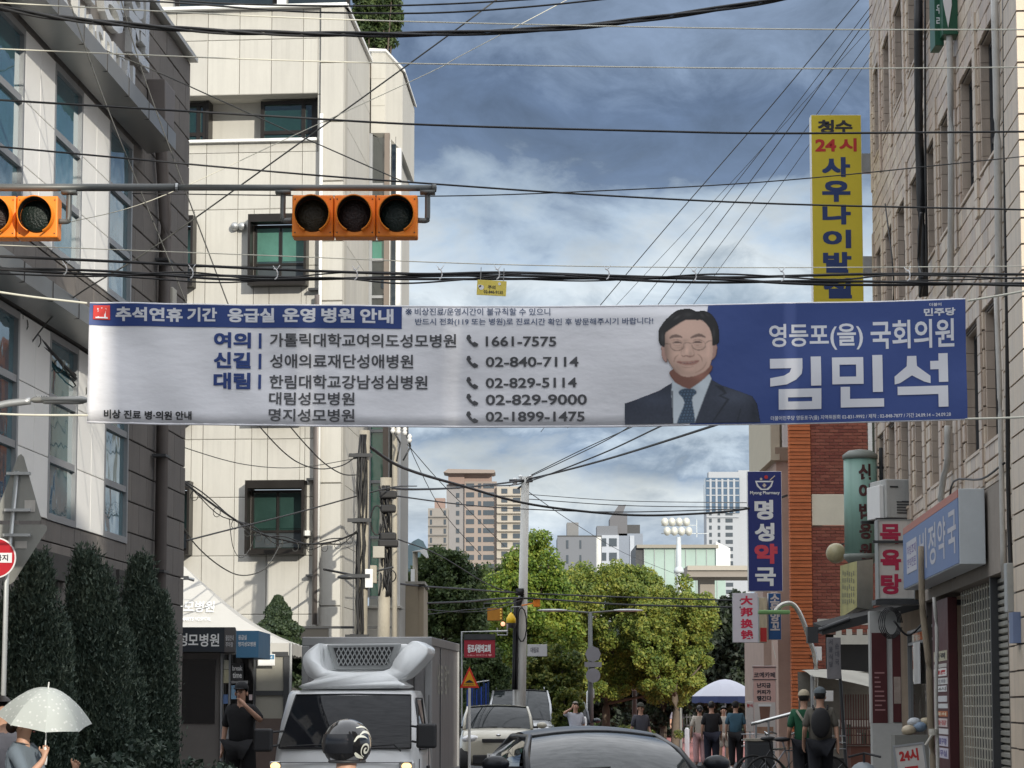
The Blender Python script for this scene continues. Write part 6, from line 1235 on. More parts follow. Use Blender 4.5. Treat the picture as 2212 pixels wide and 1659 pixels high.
M_blk = mat('car_black', (.012, .014, .018), .32, 0, var=.08, spec=.35, coat=.12); M_crm = mat('car_cream', (.50, .47, .38), .3, var=.05, coat=.8); M_slv = mat('van_silver', (.42, .43, .44), .3, .5, var=.05, coat=.6); M_dkb = mat('suv_dark', (.02, .025, .035), .25, .2, coat=.8)
g5 = (-1.9, -1.2, -.85, -.05, 1.25, 2.35)
p = at(1318, 1573, 25.0); car('black sedan with a grey reflecting windscreen, nearest car, facing the camera', 'parked_car', p.x-.08, 25.2, 9, M_blk, 1.74, p.z, 4.4, .95, 1.02, (-1.9, -1.0, -.55, .35, 1.3, 2.3), gl('tint'))
p = at(1075, 1526, 66); car('cream hatchback with a dark grille, behind the truck', 'parked_car', p.x, 66, 1, M_crm, 1.80, p.z+.03, 4.0, 1.0, 1.08, (-1.4, -1.15, -.75, -.1, 1.6, 2.0), gl('tint'), '13가 7709', boxy=True)
p = at(1128, 1489, 78); car('tall silver van with roof rails, behind the cream hatchback', 'parked_van', p.x-.05, 78, 0, M_slv, 1.95, p.z, 5.0, 1.1, 1.22, (-1.4, -1.2, -.7, .25, 3.2, 3.6), gl('tint'), None, True, True, 'van')
p = at(1210, 1510, 84); car('dark car parked behind the silver van, mostly hidden', 'parked_car', p.x, 84, 4, M_dkb, 1.85, 1.75, 4.6, 1.0, 1.1, (-1.6, -1.1, -.7, .0, 2.0, 2.6), gl('dark'), None, False, True)
# ================================================================ booth, tent and gate beside the hospital
YB2 = 39.2; g = lambda u, v, Y=YB2: at(u, v, Y)
t = thing('security_booth', 'small dark booth with a lettered fascia, in the shade beside the hospital', 'booth', (at(430, 1500, YB2).x, YB2, 0)); X = lambda u, Y=YB2: at(u, 1500, Y).x-t.location.x; Z = lambda v, Y=YB2: at(430, v, Y).z
M_bd = mat('booth_dark', (.028, .034, .042), .4, var=.1); M_bg2 = mat('booth_grey', (.16, .15, .14), .5, var=.15); M_bbl = mat('booth_blue', (.07, .20, .34), .5, var=.08)
Bx('fascia', M_bd, t, X(330), X(484), -.05, 1.9, Z(1408), Z(1355)); MB().prismx([(-.05, Z(1408)), (-.05, Z(1355)), (.09, Z(1358)), (.09, Z(1411))], X(484)+.002, X(507)).build('fascia_return', mat('booth_brown', (.09, .085, .085), .5), t)
Bx('blue_fascia', M_bbl, t, X(507)+.004, X(556), .1, 2.0, Z(1420), Z(1362))
MB().text('성', X(381), Z(1396), X(404), Z(1368), -.055, .02).text('모병원', X(406), Z(1397), X(473), Z(1369), -.055, .02).build('lettering', M_letw, t); MB().text('출입안내', X(487), Z(1384), X(504), Z(1372), -.055, .02).text('주차장', X(487), Z(1398), X(503), Z(1387), -.055, .02).build('lettering', mat('grey_letters', (.5, .5, .5), .5), t)
MB().text('응급실', X(512), Z(1382), X(530), Z(1371), .095, .02).text('명지성모병원', X(512), Z(1396), X(550), Z(1386), .095, .02).build('lettering', M_letw, t)
Bx('body', M_bg2, t, X(330), X(470), .3, 1.9, 0, Z(1408)-.005); Bx('dark_window', glassmat('booth_glass', (.008, .008, .009)), t, X(340), X(460), .28, .299, Z(1563), Z(1424))
Bx('side_frame', M_alu, t, X(472), X(476), .25, .4, 0, Z(1412)); Bx('side_frame', M_alu, t, X(488), X(492), .35, .45, 0, Z(1412)); Bx('side_glass', MC['booth_glass'], t, X(476), X(540), .5, .52, 0, Z(1412))
for i, (u0, v0, u1, v1, c_) in enumerate(((477, 1425, 488, 1445, (.5, .48, .38)), (477, 1446, 488, 1475, (.45, .42, .28)), (494, 1432, 520, 1468, (.06, .06, .06)), (494, 1470, 530, 1476, (.3, .3, .3)), (477, 1500, 487, 1520, (.12, .2, .4)), (478, 1563, 488, 1600, (.4, .4, .4)), (494, 1480, 505, 1510, (.2, .35, .5)), (533, 1500, 540, 1512, (.6, .5, .5)))):
    Bx('poster', mat('poster_%d' % i, c_, .6, var=.4, scale=9), t, X(u0), X(u1), .34, .36, Z(v1), Z(v0))
MB().text('break', X(496), Z(1448), X(518), Z(1437), .33, .03).text('time', X(497), Z(1464), X(517), Z(1452), .33, .03).build('lettering', M_letw, t)
b = thing('entrance_frame', 'black steel frame with frosted panels, between the booth and the truck', 'screen', (at(590, 1500, 43).x, 43, 0)); X2 = lambda u: at(u, 1500, 43).x-b.location.x; Z2 = lambda v: at(590, v, 43).z
Bx('panel', mat('frosted_panel', (.26, .25, .21), .5, var=.1), b, X2(553), X2(613), .03, .05, 0, Z2(1412)); MB().box(X2(548), X2(622), 0, .08, Z2(1418), Z2(1408)).box(X2(612), X2(624), -.01, .09, 0, Z2(1418)-.004).box(X2(552), X2(611.5), .0, .08, Z2(1502), Z2(1492)).box(X2(547), X2(552), -.01, .09, 0, Z2(1418)-.004).build('frame', M_dkmetal, b)
Bx('brown_base', mat('base_brown', (.09, .065, .055), .7, var=.3), b, X2(553), X2(611), -.02, .029, 0, Z2(1552))
s = board('notice', 'blue headed paper notice fixed to the frosted panel', 'notice', 557, 1413, 594, 1438, 42.9, .01, M_white, [('면회안내', 563, 1417, 588, 1422, ink_white, .02)]); Bx('blue_band', M_bbl, s, -s['w']/2+.01, s['w']/2-.01, -.003, -.0005, s['h']*.55, s['h']*.95)
# tent
YW = 42.6; t = thing('canopy_tent', 'white peaked canopy tent with printed hospital name, beside the dark hospital', 'tent', (at(400, 1400, YW+2).x-.6, YW+2, 0)); M_tent = mat('tent_white', (.50, .49, .46), .6, var=.06, scale=1.2, bump=.5, bscale=4, vec=(1, 1, .4))
apx = at(392, 1218, YW+2)-Vector(t.location); fr = at(628, 1392, YW+.4)-Vector(t.location); frb = at(655, 1400, YW+3.9)-Vector(t.location); ez = fr.z+.02; xl = 2*apx.x-fr.x; y0 = fr.y; y1 = 1.8
cr_ = [(xl, y0, ez), (fr.x, y0, ez), (fr.x, y1, ez), (xl, y1, ez)]; k = MB(); ap = Vector(apx); nseg = 14
for i in range(4):
    A, B_ = Vector(cr_[i]), Vector(cr_[(i+1) % 4]); vs = []; fs = []
    for j in range(nseg+1):
        f = j/nseg
        for l in range(15):
            w_ = l/14; e = A.lerp(B_, w_); p_ = e.lerp(ap, f); p_.z -= .22*math.sin(math.pi*f)*(1-.0*w_)*(1-f*.4)-.0; p_.z += .012*math.sin(w_*25+f*6)*(1-f); vs.append(p_)
    for j in range(nseg):
        for l in range(14): fs.append((j*15+l, j*15+l+1, (j+1)*15+l+1, (j+1)*15+l))
    k.add(vs, fs)
roof = k.build('roof', M_tent, t, True); k = MB()
for i in range(4):
    A, B_ = Vector(cr_[i]), Vector(cr_[(i+1) % 4]); N2 = 24; vs = []
    for l in range(N2+1):
        q = A.lerp(B_, l/N2); vs += [q+Vector((0, 0, -.0)), q+Vector((.01*math.sin(l), .015*math.sin(l*1.7), -.20+.03*abs(math.sin(l*.8))))]
    k.add(vs, [(2*l, 2*l+1, 2*l+3, 2*l+2) for l in range(N2)])
k.build('valance', M_tent, t, True)
for x, y, z in cr_: MB().tube([(x, y, 0), (x, y, ez)], .025, 8).build('pole', M_grey, t)
tl = lambda u, v: at(u, v, YW+.85)-Vector(t.location)
k = MB().text('성모병원', 0, 0, 1, .3, 0, .02); q0 = tl(372, 1322); k = MB().text('성모병원', 0, 0, tl(457, 1322).x-tl(366, 1322).x, .18, 0, .02); sl_ = (ap.z-ez)/(ap.y-y0)
def ontent(q): # lettering lies on the front slope
    x = q.x+tl(366, 1322).x; z = q.z+tl(400, 1322).z; f = (z-ez)/(ap.z-ez)
    # solve the sagging slope for f
    for _ in range(12): f -= ((ez+(ap.z-ez)*f-.22*math.sin(math.pi*f)*(1-f*.4))-z)/((ap.z-ez)-.22*math.pi*math.cos(math.pi*f)*(1-f*.4)+.088*math.sin(math.pi*f))
    return Vector((x, y0+(ap.y-y0)*f-.035, z+.01))
k.slice(.05, 0); k.map(ontent).build('lettering', M_letw, t)
k = MB().text("SAINT MARY'S HOSPITAL", .0, 0, tl(453, 1336).x-tl(366, 1336).x, .06, 0, .01); k.v = [(a, b_, c_-.14) for a, b_, c_ in k.v]; k.map(ontent).build('lettering', M_letw, t)
# dark opening and door under the office block
b = thing('service_gate', 'dark low gate under the office block wall, behind the fir tree', 'gate', (at(620, 1400, 50.8).x, 50.8, 0)); Bx('gate', mat('gate_dark', (.03, .028, .025), .6), b, -.9, .75, 0, .1, 0, at(0, 1358, 50.8).z); MB().box(-1.2, 1.9, -.03, .13, at(0, 1358, 50.8).z+.003, at(0, 1355, 50.8).z+.02).build('rail', M_dkmetal, b)
# ================================================================ utility poles
def pole(label, u0, v0, u1, Y, r0, r1, m, rz=0, parts=None, vb=1659):
    top = at(u0, v0, Y); bot = at(u1, vb, Y); bot.z = 0; t = thing('utility_pole', label, 'utility pole', tuple(bot))
    MB().tube([Vector((0, 0, 0)), (top-bot)*.5, top-bot], 0, 14, rs=[r0, (r0+r1)/2, r1]).build('pole', m, t, True); t['tx'] = 0; return t, (lambda u, v, d=0: at(u, v, Y)-bot+Vector((0, d, 0)))
t, g = pole('brown concrete pole with cable clamps, in front of the pale stair tower', 787, 930, 773, 47, .125, .095, M_conc)
pz_ = 47/F
for v, nm in ((985, 1), (1125, 1), (1245, 1), (1375, 1)):
    q = g(781-(v-930)*.02, v); MB().lathe([(.13, -.04), (.14, 0), (.13, .04)], q, 14).box(q.x-.2, q.x+.2, q.y-.18, q.y-.12, q.z-.03, q.z+.03).build('clamp', M_dkmetal, t)
k = MB(); rr_ = random.Random(5)
for i in range(9):
    u = 783+rr_.uniform(-6, 10); P = [g(u+rr_.uniform(-5, 5)-(v-930)*.02, v, -.14) for v in range(940, 1520, 60)]; k.tube(P, rr_.choice((.008, .012, .02)), 5)
k.build('riser_cables', M_cable, t, True)
q = g(757, 1247, -.1); MB().ball((q.x-.05, q.y, q.z), .17, .1, .045, 14, 6).tube([q+Vector((.1, 0, 0)), g(772, 1250), g(774, 1262), g(770, 1290)], .016, 6).build('lamp', M_dkmetal, t, True)
Bx('meter_box', M_conc, t, g(800, 1235).x, g(814, 1235).x, -.12, .1, g(0, 1260).z, g(0, 1222).z, bevel=.01); Bx('white_tag', ink_white, t, g(771, 1188).x+.15, g(771, 1188).x+.28, -.16, -.14, g(0, 1270).z, g(0, 1230).z)
MB().tube([g(785, 1240), g(850, 1225)], .02, 6).tube([g(790, 1262), g(818, 1238)], .012, 6).build('cross_arm', M_dkmetal, t)
t, g = pole('second concrete pole wrapped in black cables, right of the brown one', 834, 1032, 823, 49, .12, .10, M_conc)
k = MB()
for i in range(16):
    u = 833+rr_.uniform(-9, 13); P = [g(u+rr_.uniform(-6, 6), v, rr_.uniform(-.16, .0)) for v in range(1050, 1290, 34)]; k.tube(catmull(P, 3), rr_.choice((.012, .02, .03)), 5)
k.build('riser_cables', M_cable, t, True)
for v, w in ((1070, .25), (1100, .22), (1175, .3), (1160, .24)): q = g(836, v, -.1); MB().box(q.x-w/2, q.x+w/2+.05, q.y-.12, q.y+.08, q.z-.07, q.z+.07).build('splice_box', M_cable, t, bevel=.03)
Bx('meter_box', mat('meter_box', (.38, .36, .31), .6, var=.2), t, g(807, 1200).x, g(832, 1200).x, -.3, -.12, g(0, 1207).z, g(0, 1182).z, bevel=.01)
q = g(815, 1125, -.15); MB().tube([q+Vector((math.cos(i*.5)*.11, .01*i*.1, math.sin(i*.5)*.26)) for i in range(14)], .016, 6).build('cable_loop', M_cable, t, True)
q = g(846, 1245, -.1); MB().tube([q+Vector((math.cos(i*.5)*.08, .0, math.sin(i*.5)*.1)) for i in range(14)], .012, 6).build('cable_loop', M_cable, t, True)
t, g = pole('thin concrete post with a small arm, behind the pole with wrapped cables', 853, 918, 853, 52, .05, .05, M_conc, vb=1300); Bx('arm', M_grey, t, -.3, .35, -.05, .0, g(0, 922).z, g(0, 918).z)
# rack of insulators above the poles, just under the banner
k = MB()
for (a, b_) in (((846, 925), (880, 928)), ((880, 928), (888, 968)), ((888, 968), (872, 998)), ((846, 925), (866, 960)), ((866, 960), (858, 1000)), ((776, 922), (866, 925))): k.tube([g(*a, -.3), g(*b_, -.3)], .018, 6)
k.build('insulator_rack', M_dkmetal, t, True); k = MB()
for u, v in ((850, 930), (862, 932), (876, 934), (886, 950)): k.lathe([(.03, -.08), (.05, -.03), (.03, 0), (.05, .03), (.02, .08)], g(u, v, -.3), 8)
k.build('insulator', M_white, t, True)
t, g = pole('tall pale concrete pole standing in front of the bright pointed tree', 1135, 1030, 1122, 74, .14, .105, M_concw)
MB().box(g(1100, 0).x, g(1150, 0).x, -.1, -.05, g(0, 1042).z, g(0, 1036).z).tube([g(1118, 1056), g(1134, 1045)], .03, 6).build('cross_arm', M_dkmetal, t)
for u, v in ((1112, 1040), (1124, 1034), (1146, 1034)): MB().lathe([(.03, -.1), (.07, -.04), (.03, 0), (.07, .05), (.02, .1)], g(u, v), 8).build('insulator', M_white, t, True)
MB().tube([g(1128, 1275, -.15), g(1128, 1290, -.17), g(1120, 1310, -.2)], .05, 6).box(g(1114, 0).x, g(1131, 0).x, -.3, -.1, g(0, 1287).z, g(0, 1272).z).build('cable_clamp', M_cable, t, True)
k = MB(); 
for i in range(4): k.tube([g(1118-i*2+ (v-1290)*-.02, v, -.15) for v in range(1290, 1520, 50)], .05 if i < 2 else .03, 6)
k.build('riser_cables', M_cable, t, True); q = g(1127, 1350, -.22); MB().tube([q+Vector((math.cos(i*.5)*.13, 0, math.sin(i*.5)*.45)) for i in range(14)], .02, 6).build('cable_loop', M_cable, t, True)
MB().tube([g(1113, 1400), (g(1110, 1400).x, 0, 0)], .05, 8).build('white_conduit', mat('conduit_white', (.5, .5, .48), .5), t)
t, g = pole('pale slim concrete post rising above the zelkova, far away', 1293, 1160, 1293, 180, .2, .16, M_concw, vb=1300)
t, g = pole('short grey post with a slanting lamp head, left of the roadside tree', 897, 1192, 897, 66, .07, .06, M_conc, vb=1300)
MB().prism([(g(895, 0).x, g(0, 1192).z), (g(925, 0).x, g(0, 1186).z), (g(930, 0).x, g(0, 1204).z), (g(926, 0).x, g(0, 1206).z), (g(912, 0).x, g(0, 1192).z)], -.2, .2).build('lamp_head', M_white, t)
MB().box(g(893, 0).x, g(901, 0).x, -.15, -.05, g(0, 1262).z, g(0, 1230).z).build('meter_box', M_white, t)
# ================================================================ street furniture around the end of the street
def lamp2(label, u, v, Y, w, rot=0):
    a = at(u, v, Y); t = thing('street_lamp', label, 'street lamp', (a.x, Y, 0), 0, 'twin arm street lamps'); p_ = Y/F
    MB().tube([(0, 0, 0), (0, 0, a.z)], .07, 8, rs=[.10, .06]).build('pole', M_mast, t, True)
    for s_ in (-1, 1):
        MB().tube([(0, 0, a.z-.02), (s_*w*.55, 0, a.z+.04)], .03, 6).build('arm', M_mast, t); MB().ball((s_*w*.85, 0, a.z+.05), w*.36, .12, .045, 12, 6).build('lamp_head', M_grey, t, True)
    return t
lamp2('dark twin armed street lamp carrying the octagonal sign', 1275, 1322, 85, 1.35); lamp2('lower twin armed street lamp with a white box, right of the sign post', 1370, 1357, 98, 1.3)
YO = 84.8; a = at(1281, 1413, YO); po = YO/F; t = thing('traffic_sign', 'backs of an octagonal and a round sign on the lamp post', 'traffic sign', (a.x, YO, 0)); z = lambda v: at(1281, v, YO).z
MB().lathe([(.24, 0), (.24, .02)], (0, 0, z(1413)), 8, 'y').build('octagon', mat('sign_back_grey', (.22, .22, .23), .5, .3), t); MB().box(-.26, .26, 0, .02, z(1441), z(1430)).build('plate', MC['sign_back_grey'], t); MB().lathe([(.22, 0), (.22, .02)], (0, 0, z(1459)), 24, 'y').build('disc', MC['sign_back_grey'], t); Bx('bracket', M_dkmetal, t, -.05, .05, .022, .1, z(1470), z(1400))
s = board('control_box', 'white control box strapped to the lower lamp post', 'box', 1360, 1458, 1380, 1492, 97.5, .15, M_white); s = board('control_box', 'white box on the shaded post behind the zelkovas', 'box', 1449, 1480, 1465, 1506, 97.6, .15, M_white)
s = board('control_box', 'small white box on a post behind the octagonal sign', 'box', 1270, 1488, 1284, 1508, 86, .15, mat('box_grey', (.4, .4, .38), .5))
def post(label, u, v, Y, r, m, name='post'):
    a = at(u, v, Y); t = thing(name, label, 'post', (a.x, Y, 0)); MB().lathe([(r*1.15, 0), (r, .1), (r, a.z-.05), (r*.5, a.z)], n=10).build('shaft', m, t, True); return t
post('dark shaded post carrying a yellow sign and white box', 1469, 1400, 97.8, .06, M_mast); post('white bollard beside the far railing', 1484, 1572, 84, .07, M_white, 'bollard'); post('pale slim post right of the octagonal sign', 1270, 1492, 86.2, .05, M_white)
post('white bollard in front of the climber shrubs', 1262, 1548, 80, .07, M_white, 'bollard')
s = board('yellow_sign', 'narrow dull yellow sign under the zelkova', 'sign', 1444, 1436, 1468, 1452, 97.4, .05, mat('dull_yellow', (.36, .31, .12), .6), [('주차', 1450, 1440, 1464, 1448, ink_dark, .02)])
# red lettered board, its frame, hump sign, white sign, lamps near the pale pole
s = board('church_sign', 'dark red board with white Korean lettering on a steel frame', 'sign', 1002, 1382, 1070, 1421, 70, .12, mat('board_red', (.30, .015, .03), .5), [('동포사랑의교회', 1010, 1392, 1060, 1410, ink_white, .04), ('0.8km 예배안내 ♥', 1010, 1413, 1062, 1418, mat('ink_pinkish', (.65, .3, .3), .6), .01)], edge=M_dkmetal)
Bx('dark_band', M_dkmetal, s, -s['w']/2, s['w']/2, -.02, .12, s['h']+.005, s['h']+.14); p_ = 70/F
MB().tube([(-s['w']/2-.05, .1, -at(1000, 1421, 70).z), (-s['w']/2-.05, .1, s['h']+.2), (s['w']/2+.3, .1, s['h']+.22)], .03, 6).tube([(s['w']/2+.05, .1, s['h']+.3), (s['w']/2+.05, .1, s['h']+.12), (s['w']/2+.3, .1, s['h']+.12), (s['w']/2+.3, .1, s['h']+.4)], .02, 6).build('frame', M_grey, s)
MB().ball((s['w']/2+.19, .1, s['h']+.4), .055, n=10).build('pilot_lamp', mat('pilot_lamp', (.7, .3, .2), .3, emit=(1, .35, .2), es=1.5), s)
YH2 = 60; a = at(1014, 1470, YH2); t = thing('hump_sign', 'yellow and red triangular speed hump sign beside the truck', 'traffic sign', (a.x, YH2, 0)); q = lambda u, v: (at(u, v, YH2).x-a.x, at(u, v, YH2).z)
MB().prism([q(1014, 1440), q(1035, 1486), q(993, 1486)], 0, .02).build('border', mat('sign_red_border', (.75, .04, .02), .4), t, bevel=.004); MB().prism([q(1014, 1449), q(1029, 1482), q(999, 1482)], -.006, -.001).build('face', mat('sign_yellow_face', (.85, .40, .01), .4), t)
MB().prism([q(1005, 1475), q(1009, 1471), q(1014, 1468.5), q(1019, 1471), q(1024, 1475)], -.011, -.007).build('hump_symbol', ink_dark, t); MB().text('과속방지턱', q(1003, 0)[0], q(0, 1481)[1], q(1026, 0)[0], q(0, 1477)[1], -.011, .0).build('lettering', ink_dark, t)
MB().tube([(0, .03, 0), (0, .03, q(0, 1486)[1])], .03, 8).build('post', M_white, t); MB().tube([(.15, .03, q(0, 1474)[1]), (.42, .1, q(0, 1470)[1])], .015, 6).build('arm', M_grey, t)
s = board('white_sign', 'white street name board fixed to the pale concrete pole', 'sign', 1139, 1392, 1182, 1418, 73, .05, mat('cloth_sign', (.52, .52, .52), .6, var=.12), [('대림로', 1146, 1398, 1164, 1410, mat('ink_greyer', (.12, .12, .14), .6), .02)], edge=M_grey)
s = board('traffic_signal', 'small amber signal seen end on, left of the pale pole', 'traffic signal', 1052, 1313, 1086, 1341, 75, .2, mat('amber_dark', (.40, .17, .015), .5, var=.3, scale=6), [], edge=M_bum)
for i in range(4): MB().ball((s['w']/2-.05, -.01, .06+i*.08), .03, n=8, m=5).build('lamp', mat('amber_lamp', (.9, .6, .1), .3), s)
MB().tube([(-.3, .1, s['h']+.0), (-.3, .1, s['h']+.12), (1.0, .1, s['h']+.15)], .02, 6).build('bracket', M_dkmetal, s)
a = at(1104, 1336, 73.5); t = thing('beacon_lamp', 'yellow bell shaped beacon hanging beside the pale pole', 'lamp', tuple(a)); MB().lathe([(.13, -.12), (.125, 0), (.07, .1), (.015, .16)], n=16).build('shade', mat('beacon_yellow', (.85, .55, .02), .35), t, True); MB().lathe([(.10, -.25), (.13, -.16), (.13, -.12)], n=12).build('base', M_bum, t); MB().tube([(0, 0, .16), (0, 0, .3), (.25, .1, .32)], .012, 6).build('stem', M_grey, t)
a = at(1152, 1303, 73.2); t = thing('traffic_signal', 'orange signal box on a short arm, right of the pale pole', 'traffic signal', tuple(a)); MB().box(.0, .18, -.1, .1, -.1, .12).build('housing', M_amb, t, bevel=.02); MB().tube([(-.3, .05, -.06), (0, 0, 0)], .02, 6).build('arm', M_amb, t)
# blue plastic sheets behind the hump sign
t = thing('blue_barrier', 'blue plastic sheeting hanging behind the hump sign', 'barrier', (at(1025, 1500, 76).x, 76, 0))
for i in range(10): a = at(1008+i*5, 1500, 76); MB().box(a.x-t.location.x, a.x-t.location.x+.045, .03*(i % 3), .04+.03*(i % 3), .3, at(0, 1490-(i*3) % 11-(12 if i > 6 else 0), 76).z).build('strip', mat('blue_plastic_%d' % (i % 2), ((.012, .05, .28), (.01, .03, .09))[i % 2], .4), t)
# railing at the far right end of the street
t = thing('railing', 'dark iron railing behind the far walkers', 'railing', (at(1470, 1560, 120).x, 120, 0)); k = MB(); w_ = at(1545, 1560, 120).x-t.location.x
for z in (.35, .75, 1.1): k.box(0, w_, 0, .04, z, z+.05)
o = k.build('rails', M_dkmetal, t)
for i in range(12): Bx('picket', M_dkmetal, t, i*w_/11-.02, i*w_/11+.02, -.02, .0, 0, 1.25)
# parasol
YP = 80; a = at(1566, 1467, YP); t = thing('parasol', 'large pale blue and white market parasol with a navy rim, by the far shops', 'parasol', (a.x, YP, 0)); pp_ = YP/F; Rp = 71*pp_; zt_ = a.z; ze = at(0, 1504, YP).z
M_pw = mat('parasol_white', (.56, .57, .64), .7, var=.05); M_pn = mat('parasol_navy', (.05, .07, .17), .7); n = 10
for i in range(n):
    k = MB(); vs = []
    for j in range(7):
        f = j/6; r_ = Rp*f
        for l in range(5): g_ = 2*math.pi*(i+l/4)/n; c_ = 1-.05*math.sin(math.pi*l/4)*f; vs.append((r_*c_*math.cos(g_), r_*c_*math.sin(g_), ze+(zt_-ze)*(1-f**1.7)))
    k.add(vs, [(j*5+l, j*5+l+1, j*5+5+l+1, j*5+5+l) for j in range(6) for l in range(4)]).build('canopy_panel', M_pw, t, True)
    vs = []
    for l in range(5): g_ = 2*math.pi*(i+l/4)/n; c_ = 1-.05*math.sin(math.pi*l/4); vs += [(Rp*c_*math.cos(g_), Rp*c_*math.sin(g_), ze), (Rp*c_*1.01*math.cos(g_), Rp*c_*1.01*math.sin(g_), ze-.17-.03*math.sin(math.pi*l/4))]
    MB().add(vs, [(2*l, 2*l+1, 2*l+3, 2*l+2) for l in range(4)]).build('valance', M_pn, t, True)
MB().tube([(0, 0, 0), (0, 0, zt_)], .025, 8).build('pole', M_grey, t)
# steel hand rail, dark cabinet, bicycles at the lower right
YR = 47; P = pxpts([(1622, 1564), (1640, 1560), (1708, 1542), (1716, 1534)], YR); t = thing('handrail', 'shiny slanting steel handrail beside the man in the green shirt', 'handrail', (P[0].x, YR, 0)); k = MB().tube([p_-Vector(t.location) for p_ in P], .03, 8); k.build('rail', mat('stainless', (.6, .6, .58), .2, .9), t, True)
for u, v in ((1633, 1562), (1660, 1557), (1703, 1545)): a = at(u, v, YR)-Vector(t.location); MB().tube([(a.x, 0, 0), (a.x, 0, a.z)], .018, 6).build('post', M_alu, t)
t = thing('cabinet', 'dark grey metal cabinet on the pavement beside the bicycles', 'cabinet', (at(1642, 1600, 46).x, 46, 0)); w_ = 28*46/F; zc = at(0, 1601, 46).z; Bx('body', mat('cabinet_dark', (.045, .048, .052), .5), t, -w_, w_, 0, .5, .1, zc, bevel=.01); MB().box(-w_+.03, w_-.03, -.012, -.001, .2, zc-.06).build('door', mat('cabinet_door', (.035, .037, .04), .5), t); Bx('top', M_conc, t, -w_-.02, w_+.02, -.02, .52, zc+.002, zc+.04); MB().box(w_-.1, w_-.07, -.03, -.013, .5, .65).build('handle', M_alu, t)
def bicycle(u, Y, rz, label, col):
    t = thing('bicycle', label, 'bicycle', (at(u, 1600, Y).x, Y, .13), rz); fm = mat('bike_'+label[:4], col, .35, .3)
    for x in (-.52, .52):
        w = MB(); n = 24; w.tube([(x+.33*math.cos(i*2*math.pi/n), 0, .35+.33*math.sin(i*2*math.pi/n)) for i in range(n+1)], .02, 6).build('wheel', M_tyre, t, True)
        k = MB()
        for i in range(8): a_ = i*math.pi/4; k.tube([(x, 0, .35), (x+.32*math.cos(a_), 0, .35+.32*math.sin(a_))], .003, 4)
        k.build('spokes', M_alu, t)
    MB().tube([(-.52, 0, .35), (-.08, 0, .32), (.32, 0, .75), (-.2, 0, .78), (-.08, 0, .32)], .018, 6).tube([(-.52, 0, .35), (-.2, 0, .78)], .012, 6).tube([(.52, 0, .35), (.36, 0, .72), (.33, 0, .95)], .016, 6).tube([(-.2, 0, .78), (-.24, 0, .92)], .014, 6).build('frame', fm, t, True)
    MB().tube([(.25, -.28, 1.0), (.33, -.2, 1.04), (.36, 0, .98), (.33, .2, 1.04), (.25, .28, 1.0)], .014, 6).build('handlebar', M_chrome, t, True); MB().ball((-.25, 0, .95), .14, .08, .04, 10, 6).build('saddle', M_bum, t, True)
    bk = MB(); 
    for z in (.8, .9, 1.0): bk.tube([(.45, -.15, z), (.75, -.15, z), (.75, .15, z), (.45, .15, z), (.45, -.15, z)], .006, 4)
    bk.build('basket', M_alu, t)
bicycle(1690, 45, 20, 'black city bicycle parked beside the dark cabinet', (.02, .02, .02)); bicycle(1722, 44, 12, 'silver city bicycle with a basket, in front of the other bicycle', (.3, .3, .32)); bicycle(1700, 47, 160, 'green framed bicycle behind the other two bicycles', (.03, .1, .06))
# covered scooter front at the bottom right edge of the stall
t = thing('covered_scooter', 'grey covered scooter at the foot of the stall, lower right', 'scooter', (at(1865, 1659, 45).x, 45, .13)); MB().ball((0, 0, .3), .24, .6, .28, 16, 10).build('cover', mat('cover_grey', (.22, .25, .27), .5, var=.2, bump=.5, bscale=5), t, True); MB().tube([(-.26, -.2, .66), (0, -.1, .72), (.26, -.2, .66)], .02, 6).tube([(0, -.1, .5), (0, -.1, .72)], .02, 6).build('handlebar', M_bum, t); wheel(t, 0, -.55, .24, .1)
# plastic bags in front of the shop window
t = thing('plastic_bags', 'blue and cream plastic bags heaped below the shop window', 'bags', (at(1975, 1560, 48).x, 48, at(0, 1575, 48).z-.1))
for i, (dx, dz, c_) in enumerate(((-.12, .12, (.5, .42, .3)), (.12, .2, (.2, .27, .36)), (.02, .3, (.4, .42, .44)), (.28, .3, (.35, .3, .2)))): MB().ball((dx*.8, .05*i, dz*.7), .13, .12, .09, 9, 6).build('bag', mat('bag_%d' % i, c_, .4, bump=.8, bscale=9, var=.4), t, True)
Bx('stand', mat('stand_grey', (.2, .2, .18), .6), t, -.35, .4, -.1, .4, -t.location.z, -.0)
# ================================================================ cables
N_ = 'overhead_cable'
cable('thick black cable bundle sagging across the top of the street', [(-60, 6), (95, 34), (238, 50), (436, 66), (650, 73), (900, 74), (1200, 62), (1450, 34), (1700, -6), (1900, -60)], 24, .013, M_cable, strands=3)
cable('black cable entering at the top and passing over the office block', [(-40, -8), (329, 3), (560, 20), (700, 27), (930, 28), (1150, 14), (1400, -12)], 25, .009, M_cable)
cable('thin black cable along the very top edge', [(300, -6), (500, 8), (760, 13), (980, 8), (1250, -8)], 26, .009, M_cable)
cable('pale messenger wire just under the top cable bundle', [(-40, 4), (603, 37), (1106, 52), (1700, 63), (2260, 64)], 23, .006, M_rope)
cable('pale wire crossing above the recessed windows', [(-40, 104), (603, 130), (1106, 141), (1700, 148), (2260, 145)], 23, .006, M_rope)
cable('black cable crossing just above the dark cloud edge', [(-40, 212), (0, 216), (603, 252), (932, 270), (1400, 283), (1700, 288), (2260, 284)], 24, .010, M_cable)
cable('black cable passing behind the signal mast arm', [(-40, 313), (0, 317), (603, 372), (932, 397), (1300, 422), (1700, 441), (2260, 454)], 25, .009, M_cable)
cable('slack thin cable rising to the right over the yellow sign', [(286, 418), (900, 424), (1300, 412), (1700, 389), (2260, 333)], 26, .006, M_cable)
